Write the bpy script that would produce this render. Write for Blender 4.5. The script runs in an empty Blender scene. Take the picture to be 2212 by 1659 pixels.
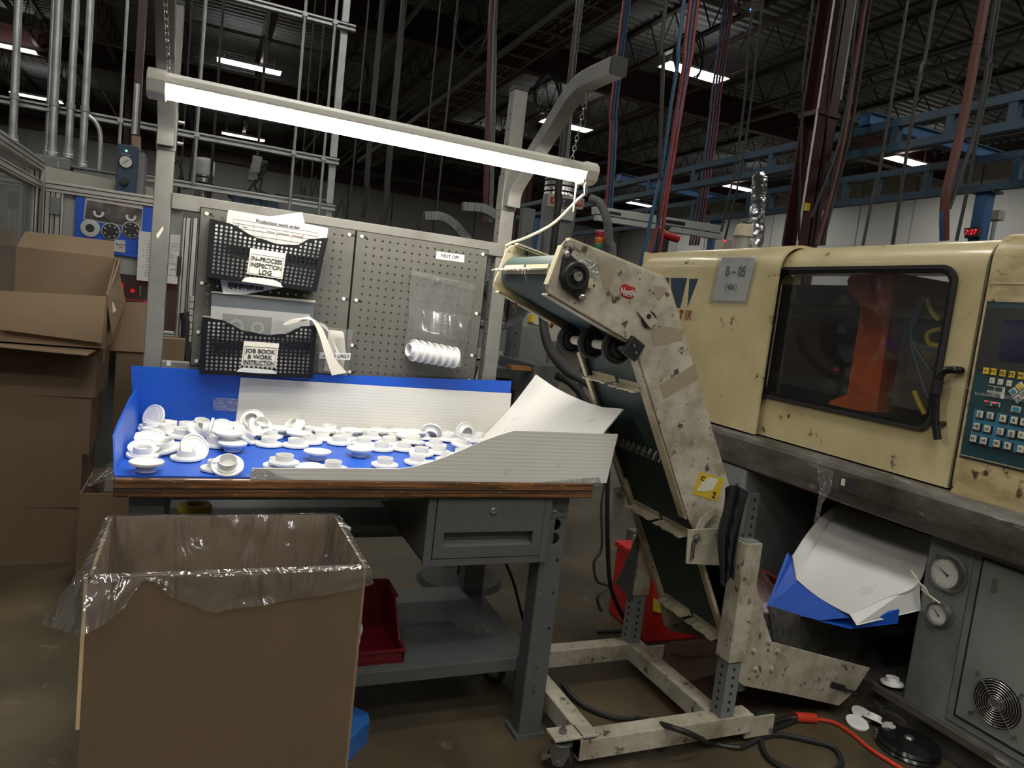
import bpy, bmesh, math, random
from mathutils import Vector, Matrix, noise
S = bpy.context.scene
COL = S.collection
random.seed(7)
# ---------------------------------------------------------------- camera
FPX, PITCH, ROLL, YAW = 1548.6, 0.1011, 0.1146, -0.4141
CAM = Vector((0.157, -1.755, 1.256))
_r = Vector((math.cos(YAW), math.sin(YAW), 0))
_f = Vector((-math.sin(YAW) * math.cos(PITCH), math.cos(YAW) * math.cos(PITCH), -math.sin(PITCH)))
_u = _r.cross(_f)
CR = _r * math.cos(ROLL) + _u * math.sin(ROLL)
CU = _u * math.cos(ROLL) - _r * math.sin(ROLL)
cam = bpy.data.cameras.new('camera')
cam.sensor_fit = 'HORIZONTAL'; cam.sensor_width = 36; cam.lens = FPX / 2212 * 36
cam.clip_start = 0.05; cam.clip_end = 200
co = bpy.data.objects.new('camera', cam); COL.objects.link(co)
co.matrix_world = Matrix(((CR.x, CU.x, -_f.x, CAM.x), (CR.y, CU.y, -_f.y, CAM.y), (CR.z, CU.z, -_f.z, CAM.z), (0, 0, 0, 1)))
S.camera = co
# ---------------------------------------------------------------- world, view
w = bpy.data.worlds.new('world'); S.world = w; w.use_nodes = True
w.node_tree.nodes['Background'].inputs[0].default_value = (0.6, 0.7, 0.9, 1)
w.node_tree.nodes['Background'].inputs[1].default_value = 0.02
S.view_settings.view_transform = 'Standard'; S.view_settings.look = 'None'
S.view_settings.gamma = 1; S.view_settings.use_curve_mapping = False
S.view_settings.exposure = 0.35
LAMP_E, CEIL_E = 36.0, 30.0          # radiance of the bench lamp's diffuser / of the ceiling fixtures
try:
    S.cycles.use_denoising = True; S.cycles.max_bounces = 5; S.cycles.diffuse_bounces = 3; S.cycles.glossy_bounces = 3; S.cycles.transparent_max_bounces = 10; S.cycles.use_adaptive_sampling = True; S.cycles.adaptive_threshold = .04
    S.cycles.sample_clamp_indirect = 6; S.cycles.blur_glossy = 1.0
    S.cycles.caustics_reflective = False; S.cycles.caustics_refractive = False
except Exception:
    pass

def A(x, y, ax, v):
    """the point of the world plane ax = v that stands behind photo pixel (x, y)"""
    d = CR * ((x - 1106) / FPX) - CU * ((y - 829.5) / FPX) + _f
    i = 'xyz'.index(ax)
    return CAM + d * ((v - CAM[i]) / d[i])

# ---------------------------------------------------------------- mesh helpers
V = Vector
def spline(pts, k=6):
    pts = [V(p) for p in pts]
    if len(pts) < 3: return pts
    out = []
    q = [pts[0] * 2 - pts[1]] + pts + [pts[-1] * 2 - pts[-2]]
    for i in range(1, len(q) - 2):
        a, b, c, d = q[i - 1:i + 3]
        for j in range(k):
            t = j / k
            out.append(0.5 * (2 * b + (c - a) * t + (2 * a - 5 * b + 4 * c - d) * t * t + (3 * b - a - 3 * c + d) * t ** 3))
    return out + [pts[-1]]

class MB:
    def __init__(s): s.v = []; s.f = []
    def add(s, vs, fs):
        n = len(s.v); s.v += [V(p) for p in vs]; s.f += [tuple(i + n for i in f) for f in fs]; return s
    def box(s, x0, x1, y0, y1, z0, z1):
        return s.add([(x0, y0, z0), (x1, y0, z0), (x1, y1, z0), (x0, y1, z0), (x0, y0, z1), (x1, y0, z1), (x1, y1, z1), (x0, y1, z1)],
                     [(0, 3, 2, 1), (4, 5, 6, 7), (0, 1, 5, 4), (1, 2, 6, 5), (2, 3, 7, 6), (3, 0, 4, 7)])
    def obox(s, c, size, M=None):
        m = MB(); h = [k / 2 for k in size]; m.box(-h[0], h[0], -h[1], h[1], -h[2], h[2])
        M = (M or Matrix()).to_3x3(); c = V(c)
        return s.add([M @ p + c for p in m.v], m.f)
    def bar(s, p0, p1, w, h, up=(0, 0, 1)):
        """box bar from p0 to p1, w wide, h tall"""
        p0 = V(p0); p1 = V(p1); d = (p1 - p0).normalized(); u = V(up)
        if abs(d.dot(u)) > .98: u = V((0, 1, 0)) if abs(d.y) < .9 else V((1, 0, 0))
        r = d.cross(u).normalized(); u = r.cross(d)
        q = []
        for p in (p0, p1):
            q += [p - r * w / 2 - u * h / 2, p + r * w / 2 - u * h / 2, p + r * w / 2 + u * h / 2, p - r * w / 2 + u * h / 2]
        return s.add(q, [(0, 1, 2, 3), (7, 6, 5, 4), (0, 4, 5, 1), (1, 5, 6, 2), (2, 6, 7, 3), (3, 7, 4, 0)])
    def tube(s, pts, r, n=8, caps=True, r1=None, sm=0):
        pts = spline(pts, sm) if sm else [V(p) for p in pts]
        N = len(pts); ts = []
        for i in range(N):
            t = pts[min(i + 1, N - 1)] - pts[max(i - 1, 0)]
            ts.append(t.normalized() if t.length > 1e-9 else V((0, 0, 1)))
        u = ts[0].orthogonal().normalized(); vs = []
        for i in range(N):
            u = (u - ts[i] * u.dot(ts[i])); u = u.normalized() if u.length > 1e-6 else ts[i].orthogonal().normalized()
            b = ts[i].cross(u); rr = r if r1 is None else r + (r1 - r) * i / (N - 1)
            vs += [pts[i] + (u * math.cos(a) + b * math.sin(a)) * rr for a in [2 * math.pi * k / n for k in range(n)]]
        fs = [(i * n + k, i * n + (k + 1) % n, (i + 1) * n + (k + 1) % n, (i + 1) * n + k) for i in range(N - 1) for k in range(n)]
        if caps: fs += [tuple(range(n - 1, -1, -1)), tuple(range((N - 1) * n, N * n))]
        return s.add(vs, fs)
    def cyl(s, p0, p1, r, n=16, r1=None): return s.tube([p0, p1], r, n, True, r1)
    def lathe(s, prof, n=24, M=None):
        """profile (r, z) turned about local z"""
        M = M or Matrix(); vs = []; L = len(prof)
        for r, z in prof:
            vs += [M @ V((max(r, 1e-5) * math.cos(2 * math.pi * k / n), max(r, 1e-5) * math.sin(2 * math.pi * k / n), z)) for k in range(n)]
        return s.add(vs, [(i * n + k, i * n + (k + 1) % n, (i + 1) * n + (k + 1) % n, (i + 1) * n + k) for i in range(L - 1) for k in range(n)])
    def prism(s, poly, vec):
        n = len(poly); vec = V(vec); p = [V(q) for q in poly]
        return s.add(p + [q + vec for q in p], [tuple(range(n - 1, -1, -1)), tuple(range(n, 2 * n))] + [(i, (i + 1) % n, n + (i + 1) % n, n + i) for i in range(n)])
    def sheet(s, fn, nu, nv, th=0.0):
        """surface fn(u, v); th > 0 makes it solid"""
        g = [[V(fn(i / nu, j / nv)) for j in range(nv + 1)] for i in range(nu + 1)]
        vs = [p for r in g for p in r]; k = nv + 1
        fs = [(i * k + j, (i + 1) * k + j, (i + 1) * k + j + 1, i * k + j + 1) for i in range(nu) for j in range(nv)]
        if th:
            m = len(vs); b = []
            for i in range(nu + 1):
                for j in range(nv + 1):
                    du = g[min(i + 1, nu)][j] - g[max(i - 1, 0)][j]; dv = g[i][min(j + 1, nv)] - g[i][max(j - 1, 0)]
                    nn = du.cross(dv); nn = nn.normalized() if nn.length > 1e-12 else V((0, 0, 1))
                    b.append(g[i][j] - nn * th)
            fs2 = [tuple(m + q for q in reversed(f)) for f in fs]
            rim = [i * k for i in range(nu + 1)] + [nu * k + j for j in range(1, nv + 1)] + [i * k + nv for i in range(nu - 1, -1, -1)] + [j for j in range(nv - 1, 0, -1)]
            fs2 += [(rim[i], m + rim[i], m + rim[(i + 1) % len(rim)], rim[(i + 1) % len(rim)]) for i in range(len(rim))]
            vs += b; fs += fs2
        return s.add(vs, fs)
    def perf(s, fn, cols, rows, w, h, hole, th, skip=None, n=8):
        """plate of cols x rows square cells, each with a round hole; fn(x, y, d) -> point"""
        cw, ch = w / cols, h / rows
        for i in range(cols):
            for j in range(rows):
                x, y = (i + .5) * cw, (j + .5) * ch
                k = skip(x, y) if skip else 0
                if k == 2: continue
                out = [(cw / 2 * a, ch / 2 * b) for a, b in ((1, 0), (1, 1), (0, 1), (-1, 1), (-1, 0), (-1, -1), (0, -1), (1, -1))]
                if k == 1:
                    for d, fl in ((0, 1), (th, 0)):
                        q = [fn(x + out[m][0], y + out[m][1], d) for m in (1, 3, 5, 7)]
                        s.add(q, [(0, 1, 2, 3) if fl else (3, 2, 1, 0)])
                    continue
                inn = [(hole * math.cos(math.pi / 4 * a), hole * math.sin(math.pi / 4 * a)) for a in range(8)]
                q = [fn(x + a, y + b, 0) for a, b in out] + [fn(x + a, y + b, 0) for a, b in inn] + [fn(x + a, y + b, th) for a, b in inn]
                s.add(q, [(m, (m + 1) % 8, 8 + (m + 1) % 8, 8 + m) for m in range(8)] + [(8 + m, 8 + (m + 1) % 8, 16 + (m + 1) % 8, 16 + m) for m in range(8)])
        return s
    def build(s, name, mat, parent=None, smooth=False, bv=0, kind=None, label=None):
        xs = [p.x for p in s.v]; ys = [p.y for p in s.v]; zs = [p.z for p in s.v]
        c = V(((min(xs) + max(xs)) / 2, (min(ys) + max(ys)) / 2, min(zs)))
        me = bpy.data.meshes.new(name); me.from_pydata([tuple(p - c) for p in s.v], [], s.f); me.validate()
        if isinstance(mat, str): mat = M[mat]
        me.materials.append(mat)
        if smooth:
            me.shade_smooth(); me.set_sharp_from_angle(angle=math.radians(38))
        o = bpy.data.objects.new(name, me); COL.objects.link(o)
        if parent is not None:
            o.parent = parent
            o.location = c - world_loc(parent)
        else: o.location = c
        if bv:
            b = o.modifiers.new('bevel', 'BEVEL'); b.width = bv; b.segments = 2; b.limit_method = 'ANGLE'; b.angle_limit = .6
        if kind: o['kind'] = kind
        if label: o['label'] = label
        return o

def world_loc(o):
    p = V(o.location)
    while o.parent is not None:
        o = o.parent; p += V(o.location)
    return p
def tag(o, label=None, cat=None, group=None, kind=None):
    if label: o['label'] = label
    if cat: o['category'] = cat
    if group: o['group'] = group
    if kind: o['kind'] = kind
    return o
def T(name, label, cat, loc=(0, 0, 0), group=None, kind=None):
    o = bpy.data.objects.new(name, None); COL.objects.link(o); o.location = loc; o.empty_display_size = .05
    return tag(o, label, cat, group, kind)
def copy_tree(o, parent=None):
    c = o.copy(); COL.objects.link(c); c.parent = parent
    for ch in [k for k in bpy.data.objects if k.parent == o]:
        copy_tree(ch, c)
    return c
def text(s, org, xd, yd, size, mat, parent=None, name='lettering', ax='CENTER', ay='CENTER', th=0.0006, bold=0.0, sx=1.0, fill=True, fit=None):
    cu = bpy.data.curves.new(name, 'FONT'); cu.body = s; cu.size = size; cu.align_x = ax; cu.align_y = ay
    cu.extrude = th / 2; cu.offset = bold; cu.resolution_u = 3; cu.materials.append(M[mat] if isinstance(mat, str) else mat)
    if not fill: cu.fill_mode = 'NONE'; cu.bevel_depth = bold or .001; cu.offset = 0; cu.extrude = 0
    tmp = bpy.data.objects.new(name, cu); me = bpy.data.meshes.new_from_object(tmp); bpy.data.objects.remove(tmp); bpy.data.curves.remove(cu)
    o = bpy.data.objects.new(name, me); COL.objects.link(o)
    if fit and len(me.vertices):
        wd = max(v.co.x for v in me.vertices) - min(v.co.x for v in me.vertices); sx = min(1.0, fit / wd)
    X = V(xd).normalized(); Z = X.cross(V(yd)).normalized(); Y = Z.cross(X)
    org = V(org) + Z * (th / 2 + .0004)
    if parent is not None: o.parent = parent; org = org - world_loc(parent)
    X = X * sx
    o.matrix_local = Matrix(((X.x, Y.x, Z.x, org.x), (X.y, Y.y, Z.y, org.y), (X.z, Y.z, Z.z, org.z), (0, 0, 0, 1)))
    return o

# ---------------------------------------------------------------- materials
M = {}
def pm(name, col, rough=.5, metal=0.0, var=.12, vs=6.0, dirt=None, bump=0.0, bs=40.0, stretch=None, wave=None, spec=None, coat=0, emis=None, alpha=None, dirt2=None):
    """principled material: base colour with noise variation, blotches of wear or dirt, fine relief"""
    m = bpy.data.materials.new(name); m.use_nodes = True; M[name] = m
    nt = m.node_tree; N = nt.nodes; L = nt.links; b = N['Principled BSDF']
    tc = N.new('ShaderNodeTexCoord'); mp = N.new('ShaderNodeMapping'); L.new(tc.outputs['Object'], mp.inputs[0])
    if stretch: mp.inputs['Scale'].default_value = stretch
    nz = N.new('ShaderNodeTexNoise'); nz.inputs['Scale'].default_value = vs; nz.inputs['Detail'].default_value = 5; L.new(mp.outputs[0], nz.inputs['Vector'])
    mr = N.new('ShaderNodeMapRange'); mr.inputs[1].default_value = .3; mr.inputs[2].default_value = .7; mr.inputs[3].default_value = 1 - var; mr.inputs[4].default_value = 1 + var
    L.new(nz.outputs['Fac'], mr.inputs[0])
    mx = N.new('ShaderNodeVectorMath'); mx.operation = 'SCALE'; mx.inputs[0].default_value = col[:3]; L.new(mr.outputs[0], mx.inputs['Scale'])
    out = mx.outputs[0]; rgh = None
    for wd, d in ((.13, dirt), (.03, dirt2)):
        if not d: continue
        dc, amt, ds = d[:3]
        n2 = N.new('ShaderNodeTexNoise'); n2.inputs['Scale'].default_value = ds; n2.inputs['Detail'].default_value = 7; n2.inputs['Roughness'].default_value = .65
        mp2 = N.new('ShaderNodeMapping'); L.new(tc.outputs['Object'], mp2.inputs[0])
        if len(d) > 3: mp2.inputs['Scale'].default_value = d[3]
        L.new(mp2.outputs[0], n2.inputs['Vector'])
        r2 = N.new('ShaderNodeMapRange'); r2.inputs[1].default_value = 1 - amt - wd; r2.inputs[2].default_value = 1 - amt + wd
        L.new(n2.outputs['Fac'], r2.inputs[0])
        mm = N.new('ShaderNodeMix'); mm.data_type = 'RGBA'; L.new(r2.outputs[0], mm.inputs[0]); L.new(out, mm.inputs[6]); mm.inputs[7].default_value = (*dc, 1)
        out = mm.outputs[2]
    L.new(out, b.inputs['Base Color'])
    b.inputs['Roughness'].default_value = rough; b.inputs['Metallic'].default_value = metal
    if spec is not None: b.inputs['Specular IOR Level'].default_value = spec
    if coat: b.inputs['Coat Weight'].default_value = coat
    if emis: b.inputs['Emission Color'].default_value = (*emis[0], 1); b.inputs['Emission Strength'].default_value = emis[1]
    if alpha is not None: b.inputs['Alpha'].default_value = alpha
    h = None
    if wave:
        wv = N.new('ShaderNodeTexWave'); wv.bands_direction = wave[0]; wv.inputs['Scale'].default_value = wave[1]; wv.inputs['Distortion'].default_value = wave[3] if len(wave) > 3 else 0.2
        L.new(tc.outputs['Object'], wv.inputs['Vector']); h = wv.outputs['Fac']; bump = wave[2]
    elif bump:
        n3 = N.new('ShaderNodeTexNoise'); n3.inputs['Scale'].default_value = bs; n3.inputs['Detail'].default_value = 6; L.new(mp.outputs[0], n3.inputs['Vector']); h = n3.outputs['Fac']
    if h is not None:
        bp = N.new('ShaderNodeBump'); bp.inputs['Strength'].default_value = bump; bp.inputs['Distance'].default_value = .004; L.new(h, bp.inputs['Height']); L.new(bp.outputs[0], b.inputs['Normal'])
    return m
def em(name, col, st):
    m = bpy.data.materials.new(name); m.use_nodes = True; M[name] = m; N = m.node_tree.nodes; N.clear()
    e = N.new('ShaderNodeEmission'); e.inputs[0].default_value = (*col, 1); e.inputs[1].default_value = st
    o = N.new('ShaderNodeOutputMaterial'); m.node_tree.links.new(e.outputs[0], o.inputs[0]); return m
def film(name, tint=(1, 1, 1), haze=.12, gl=.25, rough=.12, bs=14.0, bump=.9, stretch=(1, 1, 1), bd=.02):
    """thin clear plastic: mostly lets light through, with a creased glossy skin and a faint milkiness"""
    m = bpy.data.materials.new(name); m.use_nodes = True; M[name] = m; nt = m.node_tree; N = nt.nodes; L = nt.links; N.clear()
    tr = N.new('ShaderNodeBsdfTransparent'); tr.inputs[0].default_value = (*tint, 1)
    g = N.new('ShaderNodeBsdfGlossy'); g.inputs['Roughness'].default_value = rough
    d = N.new('ShaderNodeBsdfDiffuse'); d.inputs[0].default_value = (.85, .85, .85, 1)
    tc = N.new('ShaderNodeTexCoord'); mp = N.new('ShaderNodeMapping'); mp.inputs['Scale'].default_value = stretch; L.new(tc.outputs['Object'], mp.inputs[0])
    n = N.new('ShaderNodeTexNoise'); n.inputs['Scale'].default_value = bs; n.inputs['Detail'].default_value = 2.5; n.inputs['Distortion'].default_value = 1.5; L.new(mp.outputs[0], n.inputs['Vector'])
    bp = N.new('ShaderNodeBump'); bp.inputs['Strength'].default_value = bump; bp.inputs['Distance'].default_value = bd; L.new(n.outputs['Fac'], bp.inputs['Height']); L.new(bp.outputs[0], g.inputs['Normal'])
    fr = N.new('ShaderNodeLayerWeight'); fr.inputs[0].default_value = .35; L.new(bp.outputs[0], fr.inputs['Normal'])
    mr = N.new('ShaderNodeMapRange'); mr.inputs[3].default_value = gl * .45; mr.inputs[4].default_value = min(1, gl * 2.2); L.new(fr.outputs['Facing'], mr.inputs[0])
    a = N.new('ShaderNodeMixShader'); a.inputs[0].default_value = haze; L.new(tr.outputs[0], a.inputs[1]); L.new(d.outputs[0], a.inputs[2])
    c = N.new('ShaderNodeMixShader'); L.new(mr.outputs[0], c.inputs[0]); L.new(a.outputs[0], c.inputs[1]); L.new(g.outputs[0], c.inputs[2])
    o = N.new('ShaderNodeOutputMaterial'); L.new(c.outputs[0], o.inputs[0]); return m

BLK = (.012, .012, .012)
pm('concrete', (.085, .064, .034), .6, var=.4, vs=1.6, dirt=((.045, .035, .021), .45, 2.2), dirt2=((.13, .113, .08), .35, 9), bump=.15, bs=30)
pm('deck', (.21, .22, .235), .55, var=.12, vs=2, dirt=((.16, .165, .175), .4, 3))
pm('joist_steel', (.055, .045, .043), .6, var=.2)
pm('maroon_steel', (.042, .012, .013), .5, var=.2, vs=3, dirt=((.02, .01, .01), .3, 6))
pm('wall_white', (.62, .62, .6), .6, var=.06, vs=.8, dirt=((.35, .34, .32), .25, 3))
pm('wall_grey', (.26, .255, .25), .7, var=.1, vs=.8)
pm('wall_dark', (.10, .10, .10), .8, var=.15, vs=1)
pm('bench_grey', (.09, .094, .096), .42, var=.06, vs=4, dirt=((.075, .078, .08), .4, 9))
pm('bench_light', (.175, .171, .157), .42, var=.05, vs=4, dirt=((.115, .112, .10), .4, 8))
pm('peg_grey', (.098, .095, .083), .5, var=.05, vs=3, dirt=((.08, .078, .068), .40, 7))
pm('wood_edge', (.20, .085, .027), .34, var=.5, vs=5, stretch=(1, 1, 9), dirt=((.04, .019, .009), .46, 7, (1, 1, 22)), dirt2=((.40, .20, .065), .38, 60, (.5, 1, 2)), bump=.35, bs=60, coat=.25)
pm('black', (.015, .015, .016), .45, var=.2)
pm('rubber', (.014, .014, .015), .7, var=.25, dirt=((.06, .055, .05), .25, 12))
pm('black_gloss', (.012, .012, .013), .2)
pm('black_mesh', (.006, .0065, .009), .42, var=.2, spec=.3)
pm('chrome', (.62, .6, .56), .25, 1.0, var=.1)
pm('steel', (.32, .32, .32), .38, .9, var=.2, dirt=((.12, .1, .08), .25, 8))
pm('galv', (.44, .46, .47), .42, .75, var=.22, vs=14)
pm('strut', (.36, .37, .37), .4, .7, var=.15, vs=10)
pm('alu', (.50, .49, .45), .38, .55, var=.1)
pm('paper', (.60, .60, .58), .7, var=.03)
pm('paper_grey', (.47, .47, .46), .7, var=.04)
pm('sign_paper', (.70, .67, .57), .55, var=.08, dirt=((.5, .47, .4), .22, 20))
pm('ink', (.03, .03, .035), .6)
pm('ink_grey', (.2, .2, .21), .6)
pm('ink_red', (.25, .015, .015), .6)
pm('blue_ply', (.010, .088, .52), .36, var=.07, vs=3, wave=('Y', 42, .12), dirt=((.05, .16, .55), .2, 8))
pm('blue_ply_x', (.010, .088, .52), .36, var=.07, vs=3, wave=('Z', 42, .1), dirt=((.05, .16, .55), .2, 8))
pm('white_ply', (.74, .73, .70), .42, var=.04, vs=3, wave=('Z', 30, .07), dirt=((.5, .47, .42), .24, 10))
pm('white_ply_x', (.74, .73, .71), .4, var=.03, vs=3, dirt=((.42, .38, .32), .27, 9))
pm('cap_white', (.83, .825, .80), .38, var=.02, spec=.4)
pm('card', (.26, .176, .107), .75, var=.07, vs=3, dirt=((.235, .16, .097), .4, 5), bump=.08, bs=90)
pm('card_shaded', (.145, .098, .058), .75, var=.05, vs=3, dirt=((.13, .088, .052), .45, 4), bump=.08, bs=90)  # same cardboard as card, darkened for faces in shade
pm('card_lit_edge', (.62, .44, .27), .8, var=.1)  # cardboard edge with the light it catches put into the colour
pm('tape', (.40, .27, .16), .25, var=.06)
pm('red_plastic', (.13, .005, .010), .32, var=.12, dirt=((.09, .004, .007), .4, 6))
pm('red_bright', (.42, .018, .016), .38, var=.1)
pm('yellow', (.62, .45, .03), .5, var=.12, dirt=((.12, .09, .03), .25, 14))
pm('yellow_plug', (.7, .5, .03), .45)
pm('blue_paint', (.03, .14, .46), .45, var=.15, dirt=((.3, .27, .2), .3, 14))
pm('blue_steel', (.026, .068, .115), .45, var=.12, vs=3, dirt=((.02, .05, .10), .25, 6))
pm('blue_bright', (.035, .11, .27), .45, var=.1)
pm('blue_box', (.02, .045, .09), .45, var=.06)
pm('conv_white', (.52, .48, .39), .42, var=.10, vs=5, dirt=((.25, .215, .155), .47, 9), dirt2=((.07, .06, .048), .385, 26))
pm('conv_in', (.60, .54, .38), .4, var=.10, vs=5, dirt=((.36, .29, .17), .46, 9), dirt2=((.05, .04, .03), .35, 26))
pm('belt', (.020, .042, .040), .55, var=.18, vs=3, dirt=((.012, .02, .02), .35, 4))
pm('cleat', (.55, .5, .36), .5, var=.12, dirt=((.3, .25, .16), .3, 18))
pm('cream', (.60, .51, .30), .34, var=.10, vs=2.2, dirt=((.47, .385, .205), .46, 3.2), dirt2=((.07, .055, .035), .335, 13), coat=.15)
pm('cream_worn', (.55, .45, .25), .36, var=.14, vs=3, dirt=((.34, .26, .13), .47, 6, (1, 1, 2.5)), dirt2=((.05, .037, .025), .37, 16))
pm('bed_grey', (.19, .207, .205), .40, var=.14, vs=3, dirt=((.13, .138, .13), .45, 5), dirt2=((.12, .04, .025), .33, 9))
pm('bed_worn', (.16, .15, .132), .34, .2, var=.3, vs=6, dirt=((.045, .038, .03), .47, 7, (1, .4, 1)), dirt2=((.28, .26, .235), .36, 18, (1, .3, 1)))
pm('door_grey', (.205, .22, .205), .45, var=.07, vs=3, dirt=((.165, .175, .16), .42, 6))
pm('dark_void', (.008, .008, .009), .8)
pm('orange', (.75, .13, .025), .5, var=.15, dirt=((.2, .035, .012), .32, 7))
pm('panel_teal', (.012, .05, .065), .4)
pm('panel_blue', (.04, .22, .36), .4, var=.04)
pm('key_white', (.6, .58, .5), .4, var=.1)
pm('screen', (.015, .018, .045), .12)
pm('logo_blue', (.03, .055, .085), .45)
pm('oil_cloth', (.012, .013, .016), .85, var=.3, bump=.6, bs=30)
pm('hose_blue', (.018, .065, .15), .4)
pm('hose_red', (.22, .032, .035), .42)
pm('hose_brown', (.10, .03, .022), .45)
pm('cable', (.016, .016, .017), .5)
pm('cable_green', (.03, .04, .038), .5)
pm('cord_cream', (.62, .58, .45), .45)
pm('cord_orange', (.62, .05, .02), .45)
pm('foil', (.55, .56, .57), .22, .95, bump=1.0, bs=22)
pm('cell_grey', (.28, .285, .27), .5, var=.06)
pm('cell_cream', (.40, .38, .32), .5, var=.05)
pm('loader_cream', (.50, .44, .32), .4, var=.06)
pm('loader_grey', (.50, .52, .52), .4, var=.06)
pm('flex_grey', (.20, .21, .22), .5)
pm('lamp_body', (.55, .53, .47), .42, var=.04)
pm('gauge_face', (.62, .60, .55), .4, dirt=((.4, .4, .36), .3, 12))
pm('brown_tape', (.33, .275, .195), .35, var=.1)
pm('photo_dark', (.10, .085, .08), .3, var=.9, vs=14, dirt=((.35, .32, .3), .33, 16))
pm('cond_grey', (.18, .19, .19), .5, var=.1)
pm('copper_wood', (.30, .13, .045), .45, var=.2, stretch=(1, 1, 8))
em('lamp_light', (1.0, .95, .84), LAMP_E)
em('tube_light', (1.0, .98, .90), CEIL_E * 2.2)
em('ceil_light', (1.0, .98, .90), CEIL_E)
em('up_fill', (1.0, .98, .90), CEIL_E * .3)  # upward glow added to the fixtures for the roof deck
em('led_red', (1.0, .02, .03), 2.2)
em('led_soft', (1.0, .03, .05), 1.6)
em('led_blue', (.1, .25, 1.0), 3.0)
em('led_green', (.4, 1.0, .7), .9)
film('liner', haze=.05, gl=.3, rough=.13, bs=7, bump=1.0, stretch=(1.6, 1.6, .5), bd=.06)
film('bag_film', haze=.05, gl=.22, rough=.12, bs=3.5, bump=.35, stretch=(2.2, 1, .6), bd=.02)
film('tape_clear', haze=.05, gl=.2, rough=.2, bs=40, bump=.8)
film('acrylic', haze=.05, gl=.16, rough=.05, bs=2, bump=.05)
film('window_glass', tint=(.93, .94, .93), haze=.010, gl=.10, rough=.04, bs=1.2, bump=.03)
film('cell_glass', tint=(.62, .66, .66), haze=.10, gl=.14, rough=.08, bs=1.0, bump=.04)
film('cell_red', tint=(.45, .10, .10), haze=.05, gl=.08, rough=.1, bs=1.0, bump=.04)
film('red_film', tint=(.8, .12, .14), haze=.4, gl=.3, rough=.15, bs=30, bump=1.0)
# ================================================================ the setting
RX0, RX1, RY0, RY1, RZ = -9.0, 17.5, -7.0, 27.0, 6.6
tag(MB().box(RX0, RX1, RY0, RY1, -.1, 0).build('floor', 'concrete'), 'stained brown concrete factory floor', 'floor', kind='structure')
m = MB(); y = RY0; vs = []
while y < RY1:
    for dy, dz in ((0, 0), (.05, 0), (.075, .045), (.145, .045), (.17, 0)):
        vs.append((y + dy, RZ + dz))
    y += .2
m.add([(x, a, b) for x in (RX0, RX1) for a, b in vs], [(i, i + 1, len(vs) + i + 1, len(vs) + i) for i in range(len(vs) - 1)])
ceil = tag(m.build('ceiling', 'deck'), 'dark corrugated metal roof deck over the whole hall', 'ceiling', kind='structure')
X = -8.2
while X < 17.3:                                      # open web joists running away from the camera
    j = MB().box(X - .05, X + .05, RY0, RY1, 5.9, 5.94).box(X - .05, X + .05, RY0, RY1, 6.54, 6.59).build('joist', 'joist_steel', ceil)
    wb = MB(); y = RY0 + .2; k = 0
    while y < RY1 - .4:
        wb.tube([(X, y, 5.93 if k % 2 else 6.55), (X, y + .36, 6.55 if k % 2 else 5.93)], .012, 4, False); y += .36; k += 1
    wb.build('web_bar', 'joist_steel', j, kind='stuff'); X += 1.53
for Y in (4.0, 11.2, 18.2, 25.4):
    MB().box(RX0, RX1, Y - .09, Y + .09, 5.72, 5.76).box(RX0, RX1, Y - .012, Y + .012, 5.76, 6.24).box(RX0, RX1, Y - .09, Y + .09, 6.24, 6.28).build('girder', 'maroon_steel', ceil)
for k, Y in enumerate((-2., 1.2, 6.9, 13.4, 16.2, 21.)):   # conduit runs across the joists
    MB().tube([(RX0, Y, 5.83 - .02 * (k % 3)), (RX1, Y, 5.83 - .02 * (k % 3))], .03, 6).build('conduit_run', 'cond_grey', ceil)
for k, X in enumerate((-2.6, 2.9, 4.1, 4.35, 5.2, 10.3)):
    MB().tube([(X, RY0, 5.70 + .03 * (k % 2)), (X, RY1, 5.70 + .03 * (k % 2))], .045 if k % 2 else .03, 6).build('conduit_run', 'cond_grey', ceil)
wr = tag(MB().box(RX1, RX1 + .2, RY0, RY1, 0, RZ).build('wall_right', 'wall_dark'), 'white panelled factory wall beyond the blue gantry', 'wall', kind='structure')
y = RY0
while y < RY1 - .1:
    MB().box(RX1 - .06, RX1 - .005, y + .015, min(y + 1.72, RY1), 0.0, 6.3).build('wall_panel', 'wall_white', wr); y += 1.75
wb = tag(MB().box(RX0, RX1, RY1, RY1 + .2, 0, RZ).build('wall_back', 'wall_grey'), 'distant grey back wall of the hall', 'wall', kind='structure')
X = RX0
while X < RX1 - .1:
    MB().box(X + .015, min(X + 1.72, RX1), RY1 - .06, RY1 - .005, 0.0, 5.3).build('wall_panel', 'wall_grey', wb); X += 1.75
MB().box(RX0, RX1, RY1 - .2, RY1 - .07, 5.36, 5.75).build('wall_beam', 'maroon_steel', wb)
MB().box(8.4, 11.7, RY1 - .5, RY1 - .42, 6.1, 6.5).build('soffit_board', 'wall_white', wb)
tag(MB().box(RX0 - .2, RX0, RY0, RY1, 0, RZ).build('wall_left', 'wall_grey'), 'grey side wall beyond the cardboard boxes', 'wall', kind='structure')
tag(MB().box(RX0, RX1, RY0 - .2, RY0, 0, RZ).build('wall_front', 'wall_grey'), 'grey wall behind the viewpoint', 'wall', kind='structure')
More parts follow.
